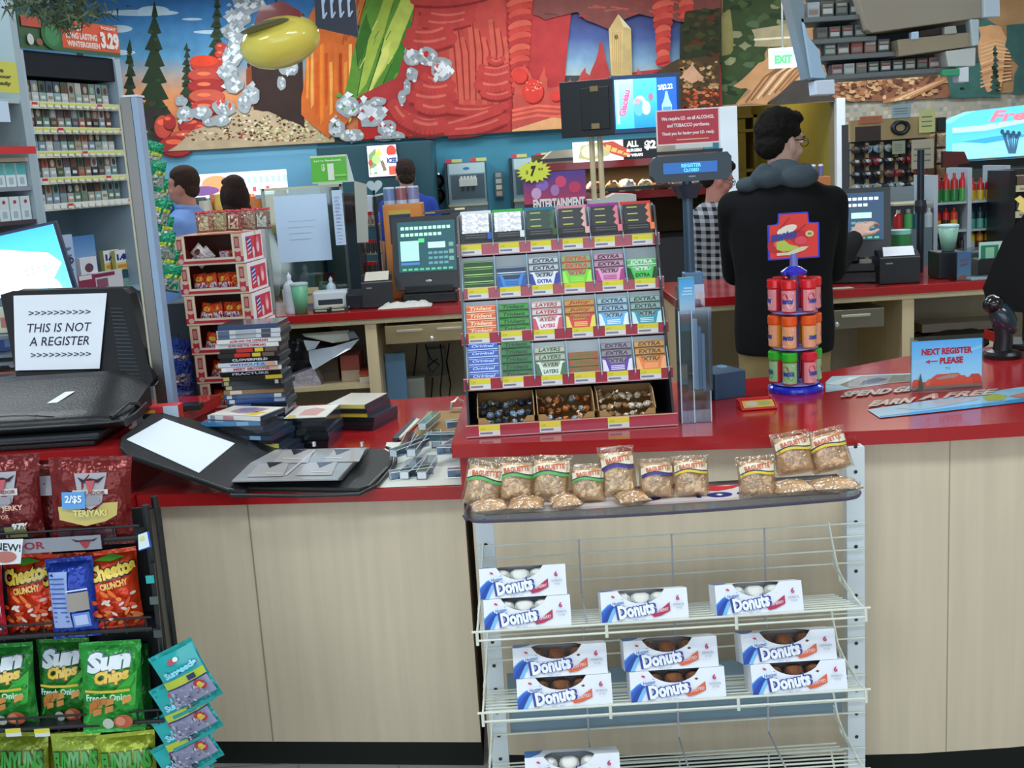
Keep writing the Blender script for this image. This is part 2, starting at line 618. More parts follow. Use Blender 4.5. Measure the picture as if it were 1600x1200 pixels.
for k in range(30):
 sf.ell(rn.uniform(195, 262), rn.uniform(160, 232), 7, 4, rn.choice(['27321f', '3a4430', '4a3a34']), jag=.4, rnd=rn, n=7)
# red rounded rock stacks
RED = ['b84038', 'c04c40', 'a83634', 'c85a48']
def stack(cx, t, b, w, n):
 for i in range(n):
  y = t + (b - t) * (i + .5) / n
  sf.ell(cx + rn.uniform(-2, 2), y + 2, w * (.8 + .35 * math.sin(PI * (i + 1) / (n + .5))), (b - t) / n * .75, '8e2420', n=18)
  sf.ell(cx + rn.uniform(-2, 2), y, w * (.78 + .35 * math.sin(PI * (i + 1) / (n + .5))), (b - t) / n * .66, RED[i % 4], n=18)
  sf.ell(cx - w * .2, y - 2, w * .4, (b - t) / n * .18, 'f07a50', n=12)
stack(345, 68, 100, 9, 3)
stack(324, 92, 175, 27, 5)
sf.ell(318, 95, 22, 9, 'e0472c')
for cx, cy, rx, ry in ((255, 198, 14, 18), (265, 190, 10, 12), (300, 195, 22, 12), (290, 215, 24, 12), (275, 228, 27, 16), (318, 200, 14, 8)):
 sf.ell(cx, cy + 3, rx, ry, '7c1c1c')
 sf.ell(cx, cy, rx, ry, rn.choice(RED))
 sf.ell(cx - 3, cy - ry * .4, rx * .5, ry * .25, 'ee6a48')
# crumb slope
sf.poly(jit([(262, bot(262) - 1), (300, 205), (345, 185), (380, 165), (430, 172), (480, 160), (520, 178), (522, bot(522) - 1)], 1.5), 'b9a283')
def speck(a0, b0, a1, b1, n, cols, r=(1.2, 3)):
 L = sf._l(None)
 for k in range(n):
  q = rn.uniform(*r)
  sf.ell(rn.uniform(a0, a1), rn.uniform(b0, b1), q, q * .7, rn.choice(cols), L=L + (k % 14), n=6)
 sf.L += 14
speck(285, 205, 520, 220, 150, ['6b4a34', 'd8c9a4', '8c6a4c', 'c9b48c', 'a84c3c'])
speck(345, 180, 480, 218, 170, ['4a3226', '6b4a34', 'e0d4b0', 'c4a77c'])
speck(400, 190, 515, 222, 120, ['cfc48f', 'b3a46e', 'd9d0a0', '8a7a4c'])
def foil(cx, cy, w, h, n=None, tint=None):
 "crumpled silver foil: jagged facets"
 n = n or max(6, int(w * h / 45))
 sf.ell(cx, cy, w / 2, h / 2, '9a9fa2', jag=.12, rnd=rn, n=14)
 L = sf._l(None)
 for k in range(n):
  a = cx + rn.gauss(0, w * .2)
  b = cy + rn.gauss(0, h * .2)
  c = rn.choice(['d8dcde', 'c4c9cc', 'a2a8ac', '8a9094', 'e2e6e8', 'b2b8bc'] + ([tint] if tint else []))
  r = rn.uniform(.10, .22) * min(w, h)
  pts = [(a + r * rn.uniform(.5, 1.3) * math.cos(t), b + r * rn.uniform(.5, 1.3) * math.sin(t)) for t in (0, 1.6, 3.1, 4.7)]
  sf.poly(pts, c, L=L + k)
 sf.L += n
# cave / trunk and foil column
sf.poly(jit([(385, 100), (400, 60), (470, 80), (478, 200), (452, 190), (420, 175), (395, 170)], 2), '3a2a26')
sf.poly(jit([(384, 110), (392, 100), (398, 165), (386, 165)], 1), '8a4428')
foil(450, 105, 32, 28)
foil(440, 130, 14, 24)
for y, x, w in ((-25, 392, 60), (5, 388, 52), (28, 372, 40), (50, 366, 34), (70, 370, 30), (90, 362, 34), (112, 356, 32), (132, 366, 30), (148, 392, 28), (162, 382, 22)):
 foil(x, y, w, 30)
for x, y, w, h, tn in ((283, 158, 20, 16, None), (290, 178, 28, 24, 'c84a48'), (315, 176, 32, 22, 'c8c0a8'), (350, 168, 38, 26, 'd05040'), (345, 188, 30, 18, None), (328, 190, 24, 14, 'c84a48')):
 foil(x, y, w, h, tint=tn)
# caramel columns
sf.poly(jit([(478, 40), (500, 30), (560, 60), (545, 190), (515, 215), (470, 180), (476, 100)], 2), 'c8642c')
for i, c in enumerate(['d98a3a', 'e0a050', 'c8561e', 'dd7a2e', 'b84a1e', 'e59a48', 'cf6a28', 'a83c1c', 'd8843c', 'e8b060']):
 a = 478 + i * 7.4
 sf.poly(jit([(a, 70 + i % 3 * 14), (a + 5, 68 + i % 3 * 14), (a + 4.5, 150 + (i * 13) % 40), (a + .5, 156 + (i * 13) % 40)], .8), c)
sf.poly([(560, 20), (600, -50), (560, -60), (520, -40), (480, 30), (545, 60)], 'b8683a')
for i in range(6):
 sf.line([(560 - i * 5, 40 + i * 6), (590 - i * 6, -50)], 3, rn.choice(['d08a4a', 'a84e28', 'c97a3c']))
# green leaf mass
sf.poly(jit([(556, 60), (590, -60), (655, -60), (650, 20), (640, 60), (632, 140), (600, 155), (545, 155), (540, 145)], 1.5), '5c8a34')
for pts, c in (([(575, 60), (600, 0), (618, -40), (626, -40), (600, 50), (572, 130), (558, 150)], '9fb24a'), ([(600, 60), (630, -10), (645, -50), (650, 0), (625, 70), (600, 110), (575, 150)], 'b8c45a'),
   ([(560, 110), (580, 50), (572, 20), (556, 70)], '3c6a28'), ([(612, 100), (640, 30), (646, 40), (630, 110), (600, 150), (590, 150)], '3f7a2c'), ([(596, 80), (612, 60), (604, 95), (580, 140), (574, 146)], 'd2d270')):
 sf.poly(jit(pts, 1), c)
 sf.line([pts[0], pts[-1]], 1.5, '2f5a22')
for k in range(24):
 a = rn.uniform(560, 640)
 b = rn.uniform(-20, 140)
 sf.line([(a, b), (a - rn.uniform(4, 9), b + rn.uniform(10, 20))], 1.2, rn.choice(['d9d88a', '47762e', '6f9a3c', 'a5b650']))
# the big red licorice mass
sf.poly(jit([(655, -60), (900, -60), (880, 150), (950, 120), (1000, 110), (1127, 100), (1127, bot(1127)), (640, bot(640)), (560, 150), (620, 120), (640, 60)], 1.2), 'ac3838')
sf.poly(jit([(655, -10), (700, -50), (800, -50), (790, 30), (795, 150), (760, 165), (720, 165), (690, 100), (634, 88), (640, 60)], 1.2), 'bc4840')
# ribs of the mass
for i in range(9):
 a0 = 695 + i * 11
 sf.line([(700 + i * 11, 30 + (i % 3) * 14), (705 + i * 11, 80), (712 + i * 9, 155 + (i % 2) * 8)], 7, 'c45c4c')
 sf.line([(705 + i * 11, 34 + (i % 3) * 14), (710 + i * 11, 82), (717 + i * 9, 156)], 2, 'a02824')
def roll(a0, b0, a1, b1, w, c='b8403c', hi='cc6658', sh='8c2c2c', sag=6):
 n = 8
 w *= 1.25
 pts = [(a0 + (a1 - a0) * i / n, b0 + (b1 - b0) * i / n + sag * math.sin(PI * i / n)) for i in range(n + 1)]
 sf.line([(a, b + w * .28) for a, b in pts], w, sh)
 sf.line(pts, w, c)
 for q in (pts[0], pts[-1]):
  sf.ell(q[0], q[1], w / 2, w / 2, c)
 sf.line([(a, b - w * .22) for a, b in pts[1:-1]], w * .22, hi)
for q in ((655, 10, 740, 5, 14), (665, 22, 735, 20, 13), (660, 35, 735, 30, 12), (642, 52, 700, 44, 14), (638, 66, 705, 60, 15), (648, 0, 760, -10, 12), (700, -18, 790, -25, 14),
  (664, 120, 700, 122, 10), (655, 134, 705, 134, 13), (642, 150, 705, 150, 15), (655, 165, 700, 166, 13), (630, 178, 690, 190, 12), (700, 170, 790, 165, 10), (640, 205, 780, 170, 12), (700, 205, 790, 185, 12),
  (752, 105, 800, 100, 8), (750, 116, 800, 112, 12), (748, 132, 800, 128, 13), (755, 146, 800, 143, 9), (765, 92, 785, 92, 8)):
 roll(*q)
# drape shading folds lower left of red
sf.poly(jit([(560, 155), (600, 160), (640, 190), (640, bot(640) - 2), (560, bot(560) - 2)], 1), 'b02c2a')
roll(615, 165, 640, 190, 16)
roll(640, 190, 690, 196, 18)
# foil patches on red
for q in ((645, 90, 26, 26), (668, 88, 34, 28, None, 'c03030'), (690, 108, 34, 36, None, 'c84840'), (644, 116, 20, 22), (636, 136, 12, 26), (628, 152, 12, 22)):
 foil(*q)
foil(544, 166, 38, 36, tint='4f9a48')
foil(580, 178, 42, 46, tint='c03438')
for q in ((526, 200, 26, 30, None, '3c4a40'), (550, 212, 36, 22, None, 'd0ccb8'), (605, 200, 30, 26, None, 'b83034'), (622, 212, 22, 14, None, 'c84a40'), (590, 158, 28, 14), (600, 216, 30, 10, None, '30302e')):
 foil(*q)
# right of the mass: tall twisted columns against a dusk sky
hband(832, 1062, [(22, '3b3f6e'), (60, '4f5f94'), (95, '7fa0bc'), (118, 'a8b8b4')])
hbL = sf._l(None)
sf.poly(jit([(828, -60), (1127, -60), (1127, 40), (1060, 32), (1000, 20), (950, 45), (900, 20), (850, 30), (836, 26)], 3), '7a4540')
for k in range(26):
 a = rn.uniform(840, 1060)
 b = rn.uniform(-30, 30)
 sf.line([(a, b), (a + rn.uniform(15, 30), b + rn.uniform(-6, 8))], 2.5, rn.choice(['8f5a4c', 'a03a34', '5c3838', 'c04a3c', '6e4a44']))
for cx, t, b, w in ((812, -60, 150, 24), (1036, -20, 105, 19), (1072, -60, 35, 18)):
 n = int((b - t) / 9)
 for i in range(n):
  y = t + (b - t) * i / n
  ww = w * (1 - .45 * (i / n)) + rn.uniform(-1.5, 1.5)
  sf.ell(cx, y, ww, 8.5, RED[i % 4], rot=-.25)
  sf.ell(cx, y + 3.5, ww * .9, 2, '9c2622', rot=-.25)
# jagged red row on the horizon
for cx, h, w in ((822, 40, 22), (850, 36, 10), (892, 20, 10), (915, 34, 22), (940, 78, 26), (1000, 34, 12), (1018, 24, 10), (1040, 30, 20), (1060, 26, 12), (1078, 22, 12), (1098, 30, 12)):
 sf.poly(jit([(cx - w, 160), (cx - w * .6, 140 - h * .4), (cx - 2, 140 - h), (cx + w * .4, 140 - h * .5), (cx + w, 160)], 2), rn.choice(['b04440', 'bc5044', 'a83c3a']))
sf.poly(jit([(800, 150), (880, 135), (1060, 120), (1060, bot(1060) - 1), (800, bot(800) - 1)], 2), 'b44c44')
for q in ((832, 142, 17, 19), (868, 150, 9, 8), (812, 118, 12, 12)):
 sf.ell(q[0] + 2, q[1] + 3, q[2], q[3], '8c221e')
 sf.ell(q[0], q[1], q[2], q[3], 'c93c34')
speck(818, 126, 846, 142, 24, ['e87860', 'f09a80'], (.8, 1.6))
sf.poly([(800, 203), (880, 178), (885, 178), (888, bot(888) - 1), (800, bot(800) - 1)], 'd8a070')
for y in (165, 172, 180):
 sf.line([(800, y + 8), (840, y), (880, y + 3)], 4, 'dc6450')
# pointed wooden post
sf.poly([(951, 46), (966, 22), (986, 45), (988, 118), (955, 118)], 'b9a06e')
sf.poly([(951, 46), (966, 22), (974, 42), (972, 118), (955, 118)], 'c4a872')
sf.poly([(966, 22), (986, 45), (974, 42)], 'd4c6a0')
sf.ell(963, 58, 2.6, 4, '6a4a28')
for k in range(5):
 sf.line([(957 + k * 3, 50), (958 + k * 3, 116)], .8, 'a08350')
# right end: dark brush and leaf litter
sf.poly(jit([(1070, 20), (1127, 10), (1127, 100), (1075, 95), (1060, 110)], 3), '2f3320')
for k in range(40):
 sf.ell(rn.uniform(1072, 1122), rn.uniform(15, 100), 7, 4, rn.choice(['3a4424', '262c18', '4a3c24', '5a2c20']), jag=.4, rnd=rn, n=7)
sf.poly(jit([(1020, 118), (1060, 92), (1124, 88), (1124, bot(1124) - 1), (1060, bot(1060) - 1)], 2), '4c3a28')
speck(1062, 96, 1120, 138, 90, ['8a6a40', 'b08a58', '5a4428', '3c3420', 'c09a70'], (2, 5))
speck(1066, 138, 1122, 180, 120, ['a8482c', 'c05c34', '7c2e20', 'd07a4c', '5c241a'], (2, 4))
sf.poly(jit([(1064, 118), (1082, 100), (1100, 120), (1080, 130)], 1.5), 'c89a7c')
# metal edge under the mural
sf.line([(130, bot(130)), (1124, bot(1124))], 1.6, '3a3a30')
tag(m.build('wall_mural', 'mural_print'), 'large painted mural of red candy rocks, foil and conifers on the back wall', 'mural')
# second mural board, right of the seam
m = MB()
sf = Surf(m, lambda a, b, L: P(a, b, MD - .0004 - .00004 * L))
def bot2(u):
 return 168 - (u - 1127) * .052
m.add([P(1127, -130, YB - .002), P(1700, -160, YB - .002), P(1700, bot2(1700), YB - .002), P(1127, bot2(1127), YB - .002), P(1127, -130, MD), P(1700, -160, MD), P(1700, bot2(1700), MD), P(1127, bot2(1127), MD)],
 [(4, 7, 6, 5), (0, 1, 5, 4), (3, 7, 6, 2), (0, 4, 7, 3), (1, 2, 6, 5)], '6b5a44')
sf.poly([(1128, -120), (1700, -150), (1700, bot2(1700)), (1128, bot2(1128))], 'a8825c')
sf.poly(jit([(1128, -100), (1200, -110), (1260, 20), (1240, 60), (1200, 70), (1190, 110), (1150, 165), (1128, 166)], 3), '39492c')
for k in range(80):
 sf.ell(rn.uniform(1130, 1245), rn.uniform(-60, 150) * 1.0, 9, 6, rn.choice(['4c5c3a', '2c3c24', '3e5430', '8a8a64', '55664a']), jag=.4, rnd=rn, n=8)
sf.poly(jit([(1128, 20), (1142, 15), (1146, 80), (1128, 88)], 2), '8a8250')
sf.poly(jit([(1175, 45), (1240, 35), (1248, 70), (1180, 72)], 2), 'a89a78')
sf.line([(1178, 62), (1240, 58)], 3, 'e0dcc0')
sf.poly(jit([(1185, 100), (1210, 84), (1255, 88), (1285, 95), (1250, 125), (1215, 150), (1195, 163), (1150, 164), (1175, 140), (1145, 134)], 2.5), 'c89468')
for i in range(9):
 sf.line([(1165 + i * 9, 160 - i * 3), (1195 + i * 9, 120 - i * 2), (1235 + i * 5, 95)], 3, rn.choice(['dfae86', 'a0704c', 'e8c4a0', '8c6244']))
sf.poly(jit([(1198, 162), (1240, 128), (1320, 118), (1320, 156), (1200, 163)], 2), '4a4440')
sf.poly(jit([(1290, 120), (1480, 95), (1500, 150), (1310, 160)], 2), '8a5c44')
for k in range(260):
 a = rn.uniform(1300, 1470)
 sf.ell(a, rn.uniform(112, 158) - (a - 1300) * .06, rn.uniform(3, 6), rn.uniform(2, 4), rn.choice(['b98a62', 'c89a70', '6a4434', 'a4724e', '5c3c30', 'd4aa80']), jag=.25, rnd=rn, n=7)
for i in range(8):
 sf.line([(1380 + i * 6, 160 - i), (1440 + i * 6, 138 - i * 2), (1495, 112 + i * 3)], 4, rn.choice(['d9a880', 'b98a66', 'e0b890', 'a87450']))
sf.poly(jit([(1485, 150), (1480, 110), (1520, 100), (1530, 20), (1560, 40), (1560, 150)], 3), '3f6660')
sf.poly(jit([(1530, 40), (1560, 38), (1575, 60), (1565, 140), (1540, 146), (1530, 90)], 3), 'd09a6c')
for i in range(12):
 sf.line([(1532, 70 + i * 6), (1555, 62 + i * 6), (1580, 68 + i * 5)], 2.5, rn.choice(['e4b48a', 'b9825a', 'd8a478']))
sf.poly(jit([(1575, 40), (1700, 30), (1700, 135), (1580, 146), (1590, 100), (1570, 70)], 3), '3c5f5c')
conifer(1555, 70, 146, 8, '355450')
conifer(1500, 60, 150, 16, '3a625c')
tag(m.build('canyon_mural', 'mural_print'), 'painted mural of sandstone, conifers and leaf litter on the wall right of the seam', 'mural')
# ================================================================ counters
ZL, ZU, ZB = .863, 1.0, 1.055        # lower, upper, back counter heights
WOOD = 'd6c6ac'
WOODD = 'c0a983'
RED1 = 'a81f22'
UX = P(733, 740, 2.9).x             # where the high counter starts
LX = -2.3
# -- front line of the lower counter
Lf0, Lf1 = PZ(215, 774, ZL), PZ(722, 760, ZL)
def lfy(x):
 return Lf0.y + (Lf1.y - Lf0.y) * (x - Lf0.x) / (Lf1.x - Lf0.x)
XA = PZ(212, 774, ZL).x             # left end of the counter front
t = thing('low_counter_cabinet', 'pale wood low counter cabinet carrying the red top with the disc cases', 'counter cabinet', (0, 0, 0))
m = MB()
ya, yb = lfy(XA) + .035, lfy(UX) + .035
m.prism([(XA + .02, ya), (UX - .023, yb), (UX - .023, 4.12), (XA + .02, 4.12)], .1, ZL - .036, WOOD)
sf = Surf(m, lambda a, b, L: Vector((a, lfy(a) + .035 - .0006 * L, b)))
for x in (P(386, 900, 2.97).x,):
 sf.rect(x, .1, x + .004, ZL - .04, '9c8e76', L=1)
m.build('body', 'wood_laminate', t)
m = MB().prism([(XA + .05, ya + .05), (UX - .023, yb + .05), (UX - .023, 4.1), (XA + .05, 4.1)], 0, .1, '20251f')
m.build('kick_board', 'matte', t)
m = MB().prism([(XA, lfy(XA)), (UX - .021, lfy(UX)), (UX - .021, 4.18), (XA, 4.18)], ZL - .035, ZL, RED1)
tag(m.build('low_counter_worktop', 'red_laminate', bevel=.003), 'glossy red low counter top under the binder and disc cases', 'countertop')
# -- high counter with a gently bowed front
pts = [PZ(u, v, ZU) for u, v in ((705, 695), (860, 690), (1000, 685), (1100, 681.5), (1250, 677), (1350, 673.5), (1450, 669), (1600, 659.5))]
pts.append(Vector((pts[-1].x + .5, pts[-1].y + .03, ZU)))
back = [Vector((pts[-1].x, 4.15, 0)), PZ(1600, 536, ZU), PZ(1420, 556, ZU), PZ(1290, 581, ZU), PZ(1120, 596, ZU), Vector((PZ(708, 690, ZU).x + .02, 3.7, 0))]
loop = [(p.x, p.y) for p in pts] + [(p.x, p.y) for p in back]
m = MB().prism(loop, ZU - .036, ZU, RED1)
tag(m.build('high_counter_worktop', 'red_laminate', bevel=.003), 'glossy red bowed high counter top under the gum rack and candy carousel', 'countertop')
t = thing('high_counter_cabinet', 'pale wood bowed high counter cabinet behind the wire pastry rack', 'counter cabinet')
fr = [(UX, pts[0].y + .045)] + [(p.x, p.y + .045) for p in pts[1:]]
bk = [(fr[-1][0], 4.1), (back[1].x, back[1].y - .04), (back[3].x, back[3].y - .04), (UX, 3.66)]
m = MB().prism(fr + bk, .1, ZU - .037, WOOD)
def hfy(x):
 for (xa, yy), (xb, y2) in zip(fr, fr[1:]):
  if xa <= x <= xb:
   return yy + (y2 - yy) * (x - xa) / (xb - xa)
 return fr[-1][1]
sf = Surf(m, lambda a, b, L: Vector((a, hfy(a) - .0006 * L, b)))
for u in (1485,):
 x = P(u, 900, 2.75).x
 sf.rect(x, .1, x + .003, ZU - .04, 'a09780', L=1)
m.build('body', 'wood_laminate', t)
MB().prism([(a, b + .05) for a, b in fr] + [(a, b - .02) for a, b in bk], 0, .1, '1d231f').build('kick_board', 'matte', t)
MB().box(UX - .02, UX - .001, pts[0].y + .012, 3.66, ZL, ZU - .037, 'a31c20').build('end_strip', 'red_laminate', t)
# -- return counter at the left, level with the high one
e0, e1 = PZ(283, 647, ZU), PZ(345, 616, ZU)
m = MB().prism([(-1.9, e0.y - .42), (e0.x - .03, e0.y - .42), (e0.x, e0.y), (e1.x, e1.y), (-1.9, e1.y)], ZU - .036, ZU, RED1)
tag(m.build('return_counter_worktop', 'red_laminate', bevel=.003), 'small red raised counter top at the left below the tobacco cabinet', 'countertop')
t = thing('return_counter_cabinet', 'dark red sided raised counter cabinet under the left return top', 'counter cabinet')
MB().prism([(-1.85, e0.y - .4), (e0.x - .045, e0.y - .4), (e0.x - .02, e0.y), (e1.x - .02, e1.y - .02), (-1.85, e1.y - .02)], ZL + .001, ZU - .037, '8c2022').build('body', 'wood_laminate', t)
# worktop continuing left below it
m = MB().prism([(-1.9, 3.0), (XA - .002, 3.0), (XA - .002, 4.18), (-1.9, 4.18)], ZL - .035, ZL, RED1)
tag(m.build('end_counter_worktop', 'red_laminate', bevel=.003), 'red low counter top behind the snack rack at the far left', 'countertop')
t = thing('end_counter_cabinet', 'pale wood counter cabinet hidden behind the snack rack at the left', 'counter cabinet')
MB().box(-1.88, XA - .004, 3.05, 4.12, .1, ZL - .036, WOOD).build('body', 'wood_laminate', t)
MB().box(-1.86, XA - .01, 3.1, 4.1, 0, .1, '20251f').build('kick_board', 'matte', t)
# -- back counters
YBL, YBR = 5.42, 5.12
BL0, BL1 = P(400, 490, YBL).x, P(735, 480, YBL).x
Z0, Z1 = 0.0, ZB - .04
def back_counter(name, lab, x0, x1, yf, divs, shelf, toplab):
 t = thing(name, lab, 'counter cabinet')
 m = MB().box(x0, x1, yf + .68, yf + .7, 0, Z1 - .025, 'b3aa96')
 m.box(x0, x1, yf + .03, yf + .7, 0, .08, '4a443c')
 m.build('back_panel', 'wood_laminate', t)
 for d in divs:
  MB().box(d, d + .055, yf + .03, yf + .68, .08, Z1 - .025, 'd6c39c').build('divider', 'wood_laminate', t)
 MB().box(x0, x1, yf + .02, yf + .68, Z1 - .025, Z1, 'd9cba4').build('top_rail', 'wood_laminate', t)
 for (a, b, z) in shelf:
  MB().box(a, b, yf + .06, yf + .66, z - .02, z, 'd0bd92').build('shelf', 'wood_laminate', t)
 tp = MB().box(x0 - .01, x1 + .01, yf, yf + .75, Z1, ZB, RED1)
 tag(tp.build(name.replace('cabinet', 'worktop'), 'red_laminate', bevel=.003), toplab, 'countertop')
 return t
dl = P(573, 560, YBL).x
d2 = P(420, 560, YBL).x
bcl = back_counter('back_counter_cabinet', 'open wooden back counter cabinet with drawer and shelf under the left register', BL0 - .25, P(1000, 480, YBL).x, YBL,
    [BL0 - .25, dl, P(740, 560, YBL).x, P(980, 560, YBL).x], [(BL0 - .19, dl, P(500, 608, YBL).z)], 'red back counter top carrying the left touch screen register')
BR0, BR1 = P(1060, 460, YBR).x, P(1760, 445, YBR).x
dr = P(1413, 540, YBR).x
bcr = back_counter('back_counter_cabinet', 'open wooden back counter cabinet behind the right side clerk area', BR0, BR1, YBR,
    [BR0, dr, BR1 - .055], [(dr + .055, BR1 - .055, .55), (BR0 + .055, dr, .5)], 'red back counter top carrying the right touch screen register')
def drawer(t, u0, v0, u1, v1, D, slots, knob, col='8c8778'):
 x, z, w, h = RC(u0, v0, u1, v1, D)
 z += .005
 d = MB().box(x - w / 2, x + w / 2, D - .01, D + .4, z - h / 2, z + h / 2, col).build('drawer', 'metal', t, bevel=.003)
 for su in slots:
  a = P(su[0], v0, D).x
  b = P(su[1], v0, D).x
  MB().box(a, b, D - .022, D - .01, z + .01, z + .022, 'c8c4b4').build('handle', 'metal', d, bevel=.002)
 k = P(knob[0], knob[1], D - .012)
 MB().lathe([(.012, 0), (.012, .008), (.006, .012)], 'd8d8d8', (k.x, D - .01, k.z), 12, R=rotx(PI / 2).to_3x3()).build('lock', 'metal', d, smooth=40)
drawer(bcl, 602, 507, 725, 536, YBL + .03, ((619, 660), (682, 722)), (675, 529), 'b5a682')
drawer(bcr, 1300, 484, 1381, 514, YBR + .03, ((1312, 1358),), (1307, 507), '807a6c')
# ================================================================ wire pastry rack in front of the high counter
RW = 'e2e6d8'
YF0, YF1 = 2.45, 2.68          # lip of the baskets, posts
t = thing('pastry_rack', 'white wire pastry rack with clear top shelf against the high counter', 'rack', (0, 0, 0))
xl, xr = P(772, 1040, YF1).x, P(1338, 1040, YF1).x
zt = P(1320, 700, YF1).z
for x in (xl, xr):
 m = MB().box(x - .022, x + .022, YF1, YF1 + .014, 0, zt, 'dce4e8')
 m.box(x - .022, x - .016, YF1 + .014, YF1 + .035, 0, zt, 'dce4e8').box(x + .016, x + .022, YF1 + .014, YF1 + .035, 0, zt, 'dce4e8')
 sf = Surf(m, front(0, 0, YF1, .0006))
 for k in range(15):
  sf.ell(x, .08 + k * .064, .005, .005, '2b3038', L=1, n=8)
 p = m.build('post', 'white_metal', t)
 MB().box(x - .02, x + .02, 2.3, YF1, .0, .03, 'dce4e8').build('foot', 'white_metal', t)
def wire(m, a, b, r=.0022, c=RW):
 m.tube([a, b], r, c, 6)
bx0, bx1 = P(745, 985, YF0).x, P(1352, 975, YF0).x
SHELVES = [P(1050, 979, YF0).z, P(1050, 1106, YF0).z, P(1050, 1230, YF0).z]
SHELVES.append(SHELVES[2] - .2)
for i, z in enumerate(SHELVES):
 if z < .03:
  continue
 m = MB()
 zs = z + .012                      # floor of the basket
 # floor wires front to back and along
 n = 8
 for k in range(n):
  y = YF0 + .012 + (YF1 - .02 - YF0) * k / (n - 1)
  wire(m, (bx0 + .005, y, zs - .05 * k / (n - 1)), (bx1 - .005, y, zs - .05 * k / (n - 1)))
 # raised back wires
 for k in range(4):
  zz = zs + .03 + k * .034
  wire(m, (xl - .02, YF1 - .006, zz), (xr + .02, YF1 - .006, zz))
 # front lip: two rails with a drop
 wire(m, (bx0 - .012, YF0, zs + .004), (bx1 + .012, YF0, zs + .004), .003)
 wire(m, (bx0, YF0 - .004, zs - .016), (bx1, YF0 - .004, zs - .016), .0026)
 for q in (.0, .333, .667, 1):
  x = bx0 + (bx1 - bx0) * q
  m.tube([(x, YF0 - .002, zs + .006), (x, YF0 - .006, zs - .026)], .004, RW, 6)
 for q in (.25, .5, .75):
  x = xl + (xr - xl) * q
  m.tube([(x, YF1 - .01, zs + .135), (x, YF1 - .014, zs - .004), (x, YF0 + .01, zs - .004)], .0024, 'b8b8c0', 6)
 # slanted side wires
 for x, s in ((bx0, -1), (bx1, 1)):
  m.tube([(x, YF0, zs), (x - s * .004, YF1 - .05, zs), (x - s * .02, YF1 - .006, zs + .14)], .0028, RW, 6)
  for k in range(3):
   a = k / 3
   wire(m, (x, YF0 + .06 + a * .12, zs), (x - s * .012, YF1 - .01, zs + .03 + a * .04), .0018)
 m.build('wire_basket', 'white_metal', t)
# clear top shelf with printed band
zs = P(1050, 800, 2.44).z
x0, x1 = P(722, 800, 2.47).x, P(1352, 782, 2.47).x
pts = []
for k in range(9):
 a = PI + PI / 2 * k / 8
 pts.append((x0 + .06 + .06 * math.cos(a), 2.46 + .05 + .05 * math.sin(a)))
for k in range(1, 8):
 q = k / 8
 pts.append((x0 + .06 + (x1 - x0 - .12) * q, 2.46 - .02 * math.sin(PI * q)))
for k in range(9):
 a = -PI / 2 + PI / 2 * k / 8
 pts.append((x1 - .06 + .06 * math.cos(a), 2.46 + .05 + .05 * math.sin(a)))
loop = pts + [(x1 - .01, 2.66), (x0 + .01, 2.66)]
m = MB().prism(loop, zs - .006, zs, 'd5dce0', side='5c5c78')
sh = m.build('clear_shelf', 'acrylic', t)
m = MB()
lip = [Vector((a, b, zs)) for a, b in pts]
for a, b in zip(lip, lip[1:]):
 m.add([a, b, b + Vector((0, 0, .024)), a + Vector((0, 0, .024))], [(0, 1, 2, 3)], 'dfe4e8')
m.build('shelf_lip', 'acrylic', t)
m = MB()
m.tube([a + Vector((0, -.001, 0)) for a in lip], .0022, '4a3c5c', 6)
m.build('shelf_edge', 'plastic', t)
m = MB()
sf = Surf(m, top(0, 0, zs + .0004, .0003))
sf.rect(x0 + .05, 2.5, x1 - .05, 2.62, 'd8d0cc', L=1)
sf.rect(x0 + .05, 2.495, x1 - .05, 2.5, 'c02838', L=2)
px = P(1130, 775, 2.5).x
sf.ell(px - .17, 2.55, .035, .02, '2c2c7c', L=2)
sf.ell(px, 2.545, .03, .02, '2c2c7c', L=3, n=20)
sf.ell(px, 2.545, .009, .009, 'dedede', L=4, n=4)
sf.rect(px - .055, 2.53, px - .045, 2.58, '2c2c7c', L=4)
sf.ell(px + .06, 2.545, .02, .015, '2c2c7c', L=3)
sf.poly([(px - .05, 2.6), (px - .01, 2.618), (px + .03, 2.61), (px + .07, 2.618), (px + .04, 2.59), (px, 2.575)], 'd02c2c', L=5)
m.build('printed_liner', 'paper', t)
m = MB()
sf = Surf(m, front(0, 0, YF1 + .0, .0005))
# grey blue back plate low down between the posts
m.box(xl + .03, xr - .03, YF1 + .02, YF1 + .028, SHELVES[1] - .17, SHELVES[1] - .01, '7f97a6')
m.build('back_plate', 'white_metal', t)
